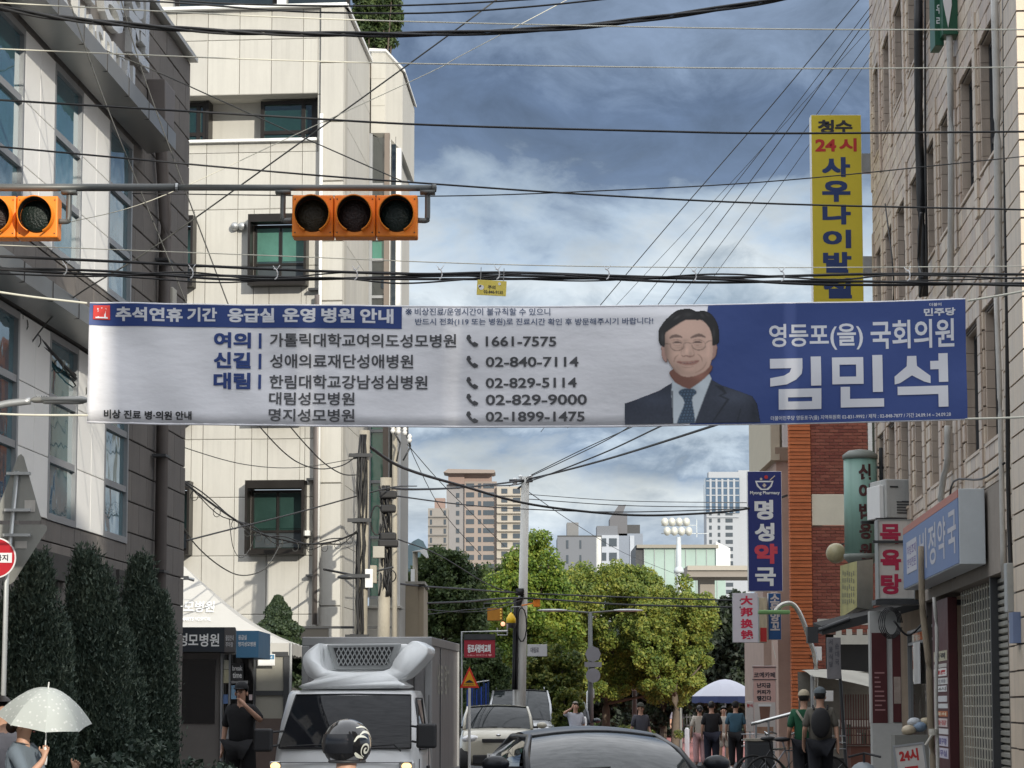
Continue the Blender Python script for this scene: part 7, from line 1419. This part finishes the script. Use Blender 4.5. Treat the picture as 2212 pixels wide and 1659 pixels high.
cable('slanting cable from the top centre down to the hospital corner', [(1085, -10), (932, 103), (640, 314), (329, 536), (143, 655), (40, 780), (-10, 860)], 27, .008, mat('cable_grey', (.06, .06, .055), .6))
cable('slanting grey cable from the eaves letters down to the stair tower', [(20, 20), (52, 40), (301, 139), (603, 274), (868, 391)], 29, .007, MC['cable_grey'])
cable('thin pale wire slanting behind the traffic signals', [(1300, -40), (1000, 118), (932, 155), (640, 290), (329, 432), (130, 485)], 26, .004, M_rope)
cable('steep dark rope in front of the hospital letters', [(145, -12), (234, 238), (403, 655), (430, 720)], 26, .007, MC['cable_grey']); cable('steep dark rope in front of the rainwater hopper', [(258, -12), (309, 159), (400, 410), (492, 655), (520, 730)], 26, .007, MC['cable_grey'])
cable('upper thick line of the middle cable bundle', [(-40, 552), (250, 565), (600, 582), (900, 592), (1106, 589), (1500, 600), (1888, 592), (2260, 593)], 23.5, .013, M_cable)
cable('lower thick line of the middle cable bundle', [(-40, 580), (300, 592), (603, 602), (1106, 599), (1500, 606), (1780, 611), (2260, 615)], 23.5, .012, M_cable, strands=2)
cable('slack wavy line woven through the middle cable bundle', [(-40, 590), (200, 597), (400, 588), (560, 603), (720, 600), (860, 612), (1000, 604), (1150, 590), (1350, 602), (1560, 592), (1800, 604), (1950, 594), (2260, 604)], 23.4, .008, M_cable)
cable('another slack wavy line under the middle cable bundle', [(-40, 575), (300, 600), (500, 610), (760, 588), (1000, 596), (1260, 607), (1500, 596), (1700, 610), (2000, 606), (2260, 598)], 23.6, .007, M_cable)
cable('pale upper messenger wire over the middle cable bundle', [(-40, 528), (603, 553), (1106, 572), (1600, 578), (2260, 575)], 23.5, .0045, M_rope)
t = thing('cable_ties', 'white plastic hooks clamping the middle cable bundle', 'cable ties', tuple(at(1106, 590, 23.5)))
for u, v in ((140, 582), (413, 590), (596, 592), (768, 593), (951, 592), (1075, 592), (1312, 592), (1500, 596), (1690, 596), (1962, 595)):
    a = at(u, v, 23.3)-Vector(t.location); MB().tube([a+Vector((.025*math.sin(i*.5)-.01, 0, -.045*math.cos(i*.5))) for i in range(8)], .006, 6).tube([a+Vector((0, .05, .04)), a+Vector((-.03, .05, .08))], .003, 4).tube([a+Vector((0, .05, .04)), a+Vector((.03, .05, .085))], .003, 4).build('hook', ink_white, t, True)
# fan of far wires to the right
for i, (p0, p1, w_) in enumerate((((1880, -30), (1440, 490), 'uppermost'), ((1884, 10), (1380, 660), 'second'), ((1882, 30), (1420, 660), 'third'), ((1880, 60), (1340, 650), 'fourth'), ((1884, 80), (1460, 655), 'fifth'), ((1882, 120), (1500, 655), 'lowest'))):
    cable('%s of the thin wires fanning down from the top corner of the tiled building' % w_, [(*p0, 56), ((p0[0]+p1[0])/2, (p0[1]+p1[1])/2+6, 62), (*p1, 70), (p1[0]-(p0[0]-p1[0])*.42, p1[1]+(p1[1]-p0[1])*.42, 78)], 60, (.012, .008, .010, .006, .008, .007)[i], MC['cable_grey'])
far = [('heavy service cable from the wrapped pole over the tall pale pole', [(836, 1054, 49), (900, 1057, 55), (1010, 1052, 65), (1135, 1036, 74), (1300, 995, 66), (1540, 920, 52), (1750, 850, 44)], .025),
 ('second service cable rising from the pale pole to the banner', [(1060, 1050, 78), (1135, 1042, 74), (1300, 980, 66), (1440, 915, 58), (1600, 850, 50)], .018),
 ('third service cable rising steeply from the pale pole', [(1135, 1034, 74), (1230, 990, 70), (1330, 940, 64), (1420, 880, 58)], .012),
 ('fourth service cable rising steeply beside the third', [(1100, 1050, 76), (1250, 975, 70), (1390, 910, 62), (1450, 870, 58)], .012),
 ('long sagging cable from the pole rack to the blue pharmacy sign', [(790, 960, 47), (870, 1010, 50), (1000, 1050, 56), (1150, 1090, 60), (1350, 1112, 62), (1500, 1110, 63), (1617, 1098, 64), (1700, 1070, 65)], .028),
 ('thin cable running level under the sagging one', [(845, 1070, 49), (1000, 1090, 58), (1140, 1100, 66), (1350, 1106, 66), (1640, 1098, 64)], .014),
 ('upper of two level wires right of the pale pole', [(1140, 1078, 74), (1350, 1092, 72), (1620, 1096, 68)], .012), ('lower of two level wires right of the pale pole', [(1140, 1068, 74), (1350, 1082, 72), (1620, 1086, 68)], .010),
 ('slack cable crossing the dark tree to the pale pole collar', [(860, 1165, 50), (950, 1200, 60), (1060, 1265, 70), (1126, 1283, 74)], .012),
 ('black cable along the zelkova top from the pale pole', [(700, 1230, 50), (870, 1262, 58), (1000, 1272, 66), (1126, 1281, 74), (1350, 1290, 70), (1600, 1297, 66)], .022),
 ('thick black cable across the zelkova crown', [(870, 1300, 60), (1000, 1312, 66), (1126, 1326, 73), (1350, 1352, 70) , (1600, 1366, 66)], .0) ,
 ('black bundle from the pole collar toward the white exchange sign', [(860, 1318, 60), (1000, 1322, 66), (1126, 1318, 73), (1300, 1330, 70), (1600, 1345, 66)], .0),
 ('pale drooping cable left of the pole collar', [(900, 1330, 62), (1000, 1318, 68), (1060, 1312, 71), (1126, 1290, 73)], .010),
 ('second drooping cable left of the pole collar', [(905, 1315, 62), (1000, 1322, 68), (1070, 1316, 71), (1126, 1296, 73)], .010),
 ('thin wire slanting from the pale pole down to the white framed building', [(1138, 1060, 74), (1240, 1130, 110), (1350, 1195, 150), (1460, 1240, 190)], .012)]
for lb, pts, r_ in far:
    if r_ > 0: cable(lb, pts, 60, r_, M_cable, group='cables around the far poles')
cable('black cable under the pole collar across the zelkova crown', [(860, 1305, 60), (1000, 1300, 66), (1126, 1292, 73), (1350, 1306, 70), (1600, 1312, 66)], 60, .026, M_cable, group='cables around the far poles')
# looping bundle from the hospital corner to the poles
P = [(-20, 640, 26), (32, 663, 26.5), (64, 706, 27), (160, 813, 29), (254, 913, 33), (337, 984, 35.5), (405, 1048, 38), (496, 1115, 41), (551, 1147, 43), (594, 1162, 44), (660, 1175, 45), (720, 1170, 46), (772, 1150, 47)]
t = thing('looped_cable', 'black looped telephone cable from the hospital corner down to the brown pole', 'cable', tuple(at(405, 1048, 38))); o_ = Vector(t.location)
C = catmull([q-o_ for q in pxpts(P, 30)], 6); MB().tube(C, .016, 6).tube([p_+Vector((0, .03, .03+.03*math.sin(i*.7))) for i, p_ in enumerate(C)], .010, 5).tube([p_+Vector((0, -.02, -.05+.04*math.sin(i*.9))) for i, p_ in enumerate(C)], .008, 5).build('cable', M_cable, t, True)
for i in range(4, len(C)-2, 3):
    p_ = C[i]; k = MB().tube([p_+Vector((.055*math.cos(j*.6), .05*math.sin(j*.3), -.07+.07*math.sin(j*.6))) for j in range(12)], .006, 5).build('ring', MC['cable_grey'], t, True)
MB().lathe([(.02, -.05), (.035, -.02), (.03, .03), (.01, .06)], C[6]+Vector((0, 0, .05)), 10).build('insulator', M_white, t, True)
g7 = 'slack wires in front of the office block'
cable('slack wire dipping in a deep curve past the boxed windows', [(332, 1017, 36), (375, 1100, 38), (421, 1175, 40), (480, 1226, 42), (527, 1243, 43), (575, 1225, 44), (612, 1165, 45)], 40, .010, MC['cable_grey'], group=g7)
cable('slack wire from the banner down to the brown pole clamp', [(540, 890, 40), (557, 917, 41), (610, 974, 43), (650, 1002, 45), (693, 1013, 46), (740, 1005, 47), (772, 984, 47)], 44, .010, M_cable, group=g7)
cable('second slack wire from the banner to the brown pole', [(600, 890, 40), (623, 917, 41), (660, 960, 43), (700, 1000, 45), (740, 1024, 46), (775, 1026, 47)], 44, .010, M_cable, group=g7)
cable('very thin wire in a shallow curve below the banner', [(380, 955, 38), (408, 970, 39), (527, 1003, 42), (643, 1010, 45), (772, 990, 47)], 44, .007, MC['cable_grey'], group=g7)
cable('rising dark cable from the corner of the hospital to the wrapped pole', [(402, 1168, 37), (500, 1143, 40), (640, 1108, 44), (770, 1072, 47), (850, 1052, 49), (900, 1050, 55)], 44, .012, M_cable, group=g7)
cable('tangled drop wire hanging beside the boxed window', [(495, 1120, 41), (503, 1180, 42), (520, 1205, 42), (540, 1185, 43), (552, 1150, 43)], 42, .006, MC['cable_grey'], group=g7)
cable('thin service wire falling steeply from the insulator rack', [(872, 925, 52), (900, 1000, 56), (960, 1110, 62), (1040, 1200, 70)], 55, .008, MC['cable_grey'], group='cables around the far poles')
cable('thin service wire falling right of the steep one', [(880, 960, 52), (950, 1040, 58), (1020, 1110, 66), (1090, 1180, 72)], 55, .008, MC['cable_grey'], group='cables around the far poles')
# ================================================================ people
def skin(name, verts, edges, radii, m, parent, sub=1, root=0):
    me = bpy.data.meshes.new(name); me.from_pydata([tuple(v) for v in verts], edges, []); me.materials.append(m); o = bpy.data.objects.new(name, me); COL.objects.link(o); o.parent = parent
    md = o.modifiers.new('skin', 'SKIN'); md.use_smooth_shade = True; lay = me.skin_vertices[0].data
    for i, r in enumerate(radii): lay[i].radius = r if isinstance(r, tuple) else (r, r); lay[i].use_root = i == root
    s = o.modifiers.new('subsurf', 'SUBSURF'); s.levels = sub; s.render_levels = sub; return o
def person(label, x, Y, rz, H=1.70, shirt=None, trousers=None, hair=M_hair, pose=None, sleeve=.5, cap=None, shoes=None, zbase=.0, w=1.0, detail=False, shorts=False, long_hair=False, coll=None):
    t = thing('person', label, 'person', (x, Y, zbase), rz); k = H/1.72
    J = dict(pel=(0, 0, .93), wst=(0, 0, 1.08), che=(0, 0, 1.27), nb=(0, .01, 1.42), nk=(0, 0, 1.49), hd=(0, -.015, 1.585), ht=(0, -.005, 1.665), shl=(-.17, 0, 1.385), shr=(.17, 0, 1.385), ell=(-.235, .03, 1.12), elr=(.235, .03, 1.12), wrl=(-.245, -.04, .875), wrr=(.245, -.04, .875),
        hal=(-.24, -.07, .78), har=(.24, -.07, .78), hil=(-.09, 0, .88), hir=(.09, 0, .88), knl=(-.10, -.02, .49), knr=(.10, -.02, .49), anl=(-.10, .02, .09), anr=(.10, .02, .09), tol=(-.11, -.13, .035), tor=(.11, -.13, .035))
    J.update(pose or {}); N = list(J); V = {n: Vector(J[n])*k for n in N}
    R0 = dict(pel=(.125*w, .09*w), wst=(.11*w, .08*w), che=(.12*w, .08*w), nb=(.085, .07), nk=(.052, .052), hd=(.078, .095), ht=(.062, .078), shl=.062, shr=.062, ell=.043, elr=.043, wrl=.028, wrr=.028, hal=(.018, .034), har=(.018, .034), hil=.07*w, hir=.07*w, knl=.06, knr=.06, anl=.04, anr=.04, tol=.033, tor=.033)
    E_ = [('pel', 'wst'), ('wst', 'che'), ('che', 'nb'), ('nb', 'nk'), ('nk', 'hd'), ('hd', 'ht'), ('che', 'shl'), ('che', 'shr'), ('shl', 'ell'), ('ell', 'wrl'), ('wrl', 'hal'), ('shr', 'elr'), ('elr', 'wrr'), ('wrr', 'har'), ('pel', 'hil'), ('pel', 'hir'), ('hil', 'knl'), ('knl', 'anl'), ('anl', 'tol'), ('hir', 'knr'), ('knr', 'anr'), ('anr', 'tor')]
    sc_ = lambda r: tuple(q*k for q in r) if isinstance(r, tuple) else r*k
    verts = [V[n] for n in N]; rad = [sc_(R0[n]) for n in N]; edges = [(N.index(a), N.index(b)) for a, b in E_]
    for s_ in 'lr':                                      # fingers: five short chains per hand
        hv, wv = V['ha'+s_], V['wr'+s_]; d = (hv-wv).normalized(); side = d.cross(Vector((1, 0, .01))).normalized(); cur = d.cross(side).normalized()*.3
        for f, (off, ln) in enumerate(((-.026, .052), (-.009, .062), (.009, .066), (.026, .058), (.04, .045))):
            b0 = hv+side*off*k; n0 = len(verts); e1 = b0+(d*1.0+cur)*ln*.5*k if f < 4 else b0+(side*.8+d*.4)*.03*k; e2 = e1+(d*.8+cur*2)*ln*.45*k if f < 4 else e1+d*.03*k
            verts += [e1, e2]; rad += [.0085*k, .007*k]; edges += [(N.index('ha'+s_), n0), (n0, n0+1)]
    skin('body', verts, edges, rad, M_skin, t, 1, 0)
    def cl(name, ns, es, m, add, over={}):
        vv = [V[n] if isinstance(n, str) else n for n in ns]; rr = []
        for n in ns:
            r = over.get(n, None) or R0[n]; r = tuple(q+add for q in r) if isinstance(r, tuple) else r+add; rr.append(sc_(r))
        return skin(name, vv, [(ns.index(a), ns.index(b)) for a, b in es], rr, m, t, 1, 0)
    if shirt:
        ml = V['shl'].lerp(V['ell'], .5+sleeve); mr = V['shr'].lerp(V['elr'], .5+sleeve)
        ns = ['pel', 'wst', 'che', 'nb', 'shl', 'shr']; vv = [V[n]+Vector((0, 0, -.09*k if n == 'pel' else 0)) for n in ns]+[ml, mr]; rr = [sc_((.178*w, .14*w)), sc_((.168*w, .13*w)), sc_((.18*w, .128*w)), sc_((.09, .075)), sc_(.075), sc_(.075), sc_(.066 if sleeve < .6 else .052), sc_(.066 if sleeve < .6 else .052)]
        ed = [(0, 1), (1, 2), (2, 3), (2, 4), (2, 5), (4, 6), (5, 7)]
        if sleeve > .6: vv += [V['wrl'], V['wrr']]; rr += [sc_(.038), sc_(.038)]; ed += [(6, 8), (7, 9)]
        skin('shirt', vv, ed, rr, shirt, t, 1, 0)
    if trousers:
        kl = .5 if not shorts else 0; ns = ['pel', 'hil', 'hir', 'knl', 'knr']+(['anl', 'anr'] if not shorts else []); es = [('pel', 'hil'), ('pel', 'hir'), ('hil', 'knl'), ('hir', 'knr')]+([('knl', 'anl'), ('knr', 'anr')] if not shorts else [])
        cl('trousers', ns, es, trousers, .02, {'anl': .058, 'anr': .058, 'pel': (.165*w, .125*w), 'hil': .105*w, 'hir': .105*w, 'knl': .08, 'knr': .08})
    hc = (V['hd']+V['ht'])/2+Vector((0, .012, .018))*k
    hb = MB(); hb.ball((hc.x, hc.y, hc.z), .088*k, .106*k, .105*k, 18, 12)
    keep = [i for i, p_ in enumerate(hb.v) if not (p_[1] < hc.y-.02*k and p_[2] < hc.z+.038*k) and p_[2] > hc.z-(.075 if not long_hair else .09)*k]; ks = set(keep); hb.f = [f for f in hb.f if all(i in ks for i in f)]
    hb.build('hair', hair, t, True)
    if long_hair: MB().ball((hc.x, hc.y+.11*k, hc.z-.06*k), .05*k, .05*k, .055*k, 12, 8).build('hair_bun', hair, t, True)
    fc = MB(); ey = hc.y-.104*k; ez = V['hd'].z+.018*k
    MB().ball((V['hd'].x, V['hd'].y-.098*k, V['hd'].z-.005*k), .014*k, .022*k, .022*k, 10, 6).ball((V['hd'].x-.082*k, V['hd'].y+.01, V['hd'].z), .012, .022, .03, 8, 6).ball((V['hd'].x+.082*k, V['hd'].y+.01, V['hd'].z), .012, .022, .03, 8, 6).build('nose_and_ears', M_skin, t, True)
    if detail or True:
        MB().ball((V['hd'].x-.03*k, V['hd'].y-.088*k, ez), .013*k, .008, .006*k, 8, 5).ball((V['hd'].x+.03*k, V['hd'].y-.088*k, ez), .013*k, .008, .006*k, 8, 5).box(V['hd'].x-.048*k, V['hd'].x-.014*k, V['hd'].y-.093*k, V['hd'].y-.085*k, ez+.018*k, ez+.023*k).box(V['hd'].x+.014*k, V['hd'].x+.048*k, V['hd'].y-.093*k, V['hd'].y-.085*k, ez+.018*k, ez+.023*k).build('eyes', M_hair, t, True)
        MB().ball((V['hd'].x, V['hd'].y-.086*k, V['hd'].z-.042*k), .022*k, .008, .006*k, 10, 5).build('mouth', mat('lips', (.35, .12, .1), .5), t, True)
    for n in ('l', 'r'):
        a_ = V['an'+n]; to = V['to'+n]; MB().ball(((a_.x+to.x)/2, (a_.y+to.y)/2, to.z+.008), .05*k, .14*k, .045*k, 12, 8).build('shoe', shoes or M_bum, t, True)
    if cap:
        cb = MB().ball((hc.x, hc.y, hc.z+.012*k), .096*k, .112*k, .10*k, 18, 12); ks = set(i for i, p_ in enumerate(cb.v) if p_[2] > hc.z-.005*k); cb.f = [f for f in cb.f if all(i in ks for i in f)]; cb.ball((hc.x, hc.y-.12*k, hc.z+.01*k), .075*k, .08*k, .010, 12, 6).build('cap', cap, t, True)
    return t, V, k
def cmat(n, c, **k): return mat('cloth_'+n, c, .85, var=.15, scale=8, bump=.3, bscale=14, **k)
def backpack(t, V, k, m):
    c = V['che']; MB().ball((c.x, c.y+.18*k, c.z-.06*k), .15*k, .10*k, .23*k, 16, 10).build('backpack', m, t, True)
    for s_ in (-1, 1): MB().tube([(s_*.10*k, c.y+.15*k, c.z+.14*k), (s_*.11*k, c.y+.02, c.z+.20*k), (s_*.12*k, c.y-.14*k, c.z+.05*k), (s_*.13*k, c.y+.02, c.z-.22*k)], .014, 6).build('strap', m, t, True)
walk = dict(knl=(-.09, -.16, .50), anl=(-.09, -.10, .12), tol=(-.09, -.24, .05), knr=(.09, .02, .49), anr=(.09, .20, .13), tor=(.09, .08, .04), wrl=(-.25, .10, .88), hal=(-.25, .10, .79), wrr=(.25, -.12, .9), har=(.25, -.15, .81))
# two men with caps walking away on the right
t, V, k = person('man in grey shirt with dark backpack and grey cap, walking away past the stall', at(1772, 1550, 42.5).x, 42.5, 176, 1.73, cmat('grey_brown', (.12, .11, .09)), cmat('navy_black', (.014, .015, .02)), pose=walk, cap=cmat('cap_grey', (.10, .12, .13)), zbase=.13, w=1.12); backpack(t, V, k, cmat('pack_dark', (.02, .02, .022)))
t, V, k = person('man in green shirt with a cream cap, just left of the man with the backpack', at(1737, 1550, 44).x, 44, 178, 1.70, cmat('green', (.012, .085, .04)), cmat('navy_black', (.014, .015, .02)), pose=walk, cap=cmat('cap_cream', (.42, .36, .26)), zbase=.13, w=1.0)
MB().tube([(.13*k, .12, 1.42*k), (.02, .13, 1.25*k), (-.1*k, .12, 1.05*k)], .02, 6).build('bag_strap', cmat('strap_cream', (.4, .38, .3)), t, True)
# group by the parasol
person('man in black shirt and trousers seen from behind, under the parasol edge', at(1537, 1550, 70).x, 70, 182, 1.70, cmat('black', (.012, .012, .014)), cmat('ink', (.014, .016, .03)), pose=dict(knl=(-.10, .02, .49)), w=1.12, shoes=M_bum)
person('man in blue shirt and black trousers seen from behind, by the parasol', at(1589, 1550, 71).x, 71, 176, 1.70, cmat('blue', (.05, .12, .17)), cmat('black', (.012, .012, .014)), w=1.05, cap=cmat('black', (0, 0, 0)), shoes=M_white)
person('woman in cream top and pink trousers, partly hidden left of the black shirted man', at(1511, 1550, 74).x, 74, 186, 1.60, cmat('cream', (.5, .45, .38)), cmat('pink', (.5, .3, .3)), w=.85, long_hair=True)
person('woman in pale top between the two men under the parasol', at(1563, 1550, 76).x, 76, 10, 1.58, cmat('pale', (.5, .46, .4)), cmat('cream', (0, 0, 0)), w=.85, long_hair=True, shorts=True)
person('person in grey patterned shirt and shorts facing us by the railing', at(1461, 1550, 112).x, 112, 0, 1.62, cmat('lilac', (.26, .25, .29)), cmat('short_black', (.02, .02, .02)), shorts=True, w=1.0)
person('man in dark grey t-shirt and cap walking behind the black sedan', at(1384, 1550, 68).x, 68, 25, 1.66, cmat('slate', (.06, .06, .075)), cmat('navy_black', (0, 0, 0)), cap=cmat('capdark', (.05, .05, .04)), w=1.15, pose=walk)
person('man in white shirt raising one arm, beside the dark parked car', at(1243, 1550, 73).x, 73, 15, 1.70, cmat('white', (.5, .52, .58)), cmat('navy_black', (0, 0, 0)), pose=dict(ell=(-.34, -.05, 1.42), wrl=(-.16, -.18, 1.55), hal=(-.12, -.2, 1.62)), hair=mat('grey_hair', (.2, .18, .16), .7))
# man in black beside the booth
t, V, k = person('man in black t-shirt holding a hand to his face, beside the security booth', at(521, 1550, 38.1).x, 38.1, -12, 1.74, cmat('black', (0, 0, 0)), cmat('black', (0, 0, 0)), pose=dict(elr=(.30, -.06, 1.22), wrr=(.13, -.22, 1.42), har=(.05, -.2, 1.50), knl=(-.13, -.02, .49), anl=(-.17, .02, .09), tol=(-.2, -.1, .035), knr=(.13, 0, .49), anr=(.16, .02, .09), tor=(.2, -.1, .035)), cap=cmat('black', (0, 0, 0)), zbase=.16, w=1.12)
# woman with the umbrella and the man beside her, left edge
xw = at(50, 1600, 22).x
t, V, k = person('woman in grey blue shirt walking under the umbrella, one hand raised', xw, 22, 75, 1.56, cmat('grey_blue', (.13, .16, .19)), cmat('denim', (.05, .06, .09)), pose=dict(elr=(.2, -.10, 1.14), wrr=(.17, -.40, 1.16), har=(.15, -.44, 1.25), ell=(-.2, -.13, 1.14), wrl=(-.06, -.22, 1.3), hal=(-.04, -.23, 1.37)), long_hair=True, hair=mat('brown_hair', (.03, .012, .007), .45, var=.4), sleeve=.6, w=.9, detail=True)
# (facing +x: her right arm, on the camera side, is raised in front)
um = thing('umbrella', 'white dotted sun umbrella with a silvery shaded panel, held by the woman', 'umbrella', tuple(at(98, 1560, 22))); pu = 22/F
c = at(104, 1487, 22)-Vector(um.location); Ru = 100*pu*1.03; n = 8; hU = 68*pu; M_um = mat('umbrella_cloth', (.72, .76, .70), .5, var=.05)
def um_mat():
    m = mat('umbrella_print', (.82, .84, .80), .5, var=.03); nt = m.node_tree; b = nt.nodes['Principled BSDF']; v = nt.nodes.new('ShaderNodeTexVoronoi'); v.inputs['Scale'].default_value = 26; tc = nt.nodes.new('ShaderNodeTexCoord'); nt.links.new(tc.outputs['Object'], v.inputs['Vector'])
    r = nt.nodes.new('ShaderNodeMapRange'); r.inputs[1].default_value = .22; r.inputs[2].default_value = .30; nt.links.new(v.outputs['Distance'], r.inputs[0]); mx = nt.nodes.new('ShaderNodeMix'); mx.data_type = 'RGBA'; nt.links.new(r.outputs[0], mx.inputs[0]); mx.inputs[6].default_value = (.86, .88, .85, 1); mx.inputs[7].default_value = (.66, .70, .66, 1)
    nt.links.new(mx.outputs[2], b.inputs['Base Color']); out = nt.nodes['Material Output']; t2 = nt.nodes.new('ShaderNodeBsdfTranslucent'); nt.links.new(mx.outputs[2], t2.inputs[0]); ms = nt.nodes.new('ShaderNodeMixShader'); ms.inputs[0].default_value = .35; nt.links.new(b.outputs[0], ms.inputs[1]); nt.links.new(t2.outputs[0], ms.inputs[2]); nt.links.new(ms.outputs[0], out.inputs[0]); return m
mU = um_mat(); tilt = Matrix.Rotation(R(9), 3, 'Y') @ Matrix.Rotation(R(14), 3, 'X')
for i in range(n):
    vs = []
    for j in range(9):
        f = j/8
        for l in range(7):
            g_ = 2*math.pi*(i+l/6+.3)/n; c_ = 1-.10*math.sin(math.pi*l/6)*f; vs.append(c+tilt @ Vector((Ru*f*c_*math.cos(g_), Ru*f*c_*math.sin(g_), -hU*(f**2.0)*(1-.0*c_))))
    MB().add(vs, [(j*7+l, j*7+l+1, j*7+7+l+1, j*7+7+l) for j in range(8) for l in range(6)]).build('canopy_panel', mU, um, True)
    g_ = 2*math.pi*(i+.3)/n; MB().tube([c+tilt @ Vector((Ru*f*math.cos(g_)*.99, Ru*f*math.sin(g_)*.99, -hU*f*f-.006)) for f in np.linspace(0.02, 1, 8)], .003, 4).build('rib', M_white, um)
hd = V['hal']; hw_ = Matrix.Rotation(R(75), 3, 'Z') @ hd+Vector((xw, 22, 0))-Vector(um.location)
MB().tube([c, hw_+Vector((0, 0, .05)), hw_+Vector((0, 0, -.1))], .006, 6).build('shaft', M_white, um, True); MB().lathe([(.012, -.1), (.016, -.05), (.014, .04)], tuple(hw_), 8).build('handle', M_white, um, True); MB().tube([c, c+tilt @ Vector((0, 0, .05))], .006, 6).build('tip', M_white, um)
xm2 = at(2, 1600, 22.9).x
person('man with dark hair in a grey top, partly hidden by the umbrella', xm2, 22.9, 60, 1.66, cmat('grey_top', (.2, .19, .2)), cmat('denim', (0, 0, 0)), w=1.05)
# the rider on a scooter
YD = 15.2; c = at(750, 1607, YD); t = thing('scooter', 'dark scooter under the helmeted rider, below the frame', 'scooter', (c.x, YD, 0), 180-20)
MB().ball((0, .05, .62), .17, .75, .16, 14, 10).build('body', M_blk, t, True); MB().ball((0, .2, .78), .15, .38, .07, 12, 8).build('seat', M_bum, t, True); MB().patch((-.2, -.55, .3), (.2, -.55, .3), (.15, -.5, .95), (-.15, -.5, .95), 6, 6, (0, -.12, 0)).build('leg_shield', M_blk, t, True); MB().tube([(-.33, -.45, 1.02), (0, -.5, 1.0), (.33, -.45, 1.02)], .02, 6).build('handlebar', M_bum, t); MB().box(-.14, .14, -.45, .1, .26, .32).build('footboard', M_bum, t); wheel(t, 0, -.72, .24, .1); wheel(t, 0, .62, .24, .1); MB().ball((0, -.56, .85), .08, .05, .07, 10, 6).build('headlight', M_lampg, t, True)
seat = dict(pel=(0, 0, .86), wst=(0, -.02, .99), che=(0, -.04, 1.14), nb=(0, -.05, 1.275), nk=(0, -.06, 1.33), hd=(0, -.075, 1.415), ht=(0, -.065, 1.49), shl=(-.17, -.04, 1.24), shr=(.17, -.04, 1.24), ell=(-.26, -.22, 1.04), elr=(.26, -.22, 1.04), wrl=(-.27, -.44, 1.05), wrr=(.27, -.44, 1.05), hal=(-.27, -.50, 1.06), har=(.27, -.50, 1.06),
    hil=(-.10, -.05, .82), hir=(.10, -.05, .82), knl=(-.19, -.45, .74), knr=(.19, -.45, .74), anl=(-.14, -.38, .36), anr=(.14, -.38, .36), tol=(-.14, -.50, .33), tor=(.14, -.50, .33))
t, V, k = person('rider in a white shirt wearing the patterned helmet, on a scooter', c.x, YD, 180-20, 1.72, cmat('white_shirt', (.62, .64, .68)), cmat('denim', (0, 0, 0)), pose=seat, sleeve=.9)
hz = at(750, 1607, YD).z; hc_ = Matrix.Rotation(R(160), 3, 'Z') @ ((V['hd']+V['ht'])/2); t.location = (c.x-hc_.x, YD-hc_.y, hz-hc_.z); sc0 = bpy.data.objects['scooter']; sc0.location.x, sc0.location.y = t.location.x, t.location.y
he = thing('helmet', 'black glossy helmet with white swirl graphics on the rider, closest thing to the camera', 'helmet', (c.x, YD, hz), -38)
M_hb = mat('helmet_black', (.006, .006, .007), .12, var=.05, coat=1); M_hw = mat('helmet_white_print', (.55, .56, .5), .2, coat=.6); rh = 53*YD/F
b = MB().ball((0, 0, 0), rh*.93, rh*1.06, rh*1.0, 36, 24); ks = set(i for i, p_ in enumerate(b.v) if p_[2] > -rh*.72); b.f = [f for f in b.f if all(i in ks for i in f)]; b.build('shell', M_hb, he, True)
MB().tube([(rh*.68*math.cos(a_)*.95, rh*.76*math.sin(a_), -rh*.70) for a_ in np.linspace(0, 6.283, 30)], .010, 6).build('rim', M_bum, he, True)
v_ = MB().ball((0, -.006, rh*.02), rh*.945, rh*1.075, rh*1.01, 36, 24); ks = set(i for i, p_ in enumerate(v_.v) if p_[1] < -rh*.45 and -rh*.42 < p_[2] < rh*.45); v_.f = [f for f in v_.f if all(i in ks for i in f)]; v_.build('visor', gl('dark'), he, True)
def onshell(a_, e_, o=1.012): return Vector((math.cos(a_)*math.cos(e_)*rh*.93*o, math.sin(a_)*math.cos(e_)*rh*1.06*o, math.sin(e_)*rh*o))
def swirl(pts, wd):
    C_ = catmull([Vector((a_, e_, 0)) for a_, e_ in pts], 6); n_ = len(C_); vs = []
    for i, p_ in enumerate(C_):
        d = (C_[min(i+1, n_-1)]-C_[max(i-1, 0)]); d = Vector((-d.y, d.x, 0)).normalized()*wd*(.35+.65*math.sin(math.pi*min(1, i/(n_-1)+.08)))
        vs += [onshell(p_.x+d.x, p_.y+d.y), onshell(p_.x-d.x, p_.y-d.y)]
    return MB().add(vs, [(2*i, 2*i+1, 2*i+3, 2*i+2) for i in range(n_-1)])
for side in (0, math.pi):
    mir = (lambda a_: a_) if side == 0 else (lambda a_: math.pi-a_)
    sp = [(mir(.10+.30*f*math.cos(f*11)), -.22+.30*f*math.sin(f*11)) for f in np.linspace(.12, 1, 18)]
    swirl(sp, .05).build('swirl_graphic', M_hw, he, True)
    for j, pts in enumerate(([(.9, -.45), (.95, .1), (.7, .55), (.2, .75), (-.3, .7)], [(.75, -.35), (.75, .1), (.5, .42), (.1, .5), (-.2, .38)], [(-.5, .1), (-.3, .3), (0, .3), (.2, .22)], [(1.15, -.4), (1.2, .2), (1.0, .7), (.5, 1.0)], [(-.45, -.35), (-.25, -.5), (.1, -.6)])): swirl([(mir(a_), e_) for a_, e_ in pts], .075 if j != 2 else .05).build('swirl_graphic', M_hw, he, True)
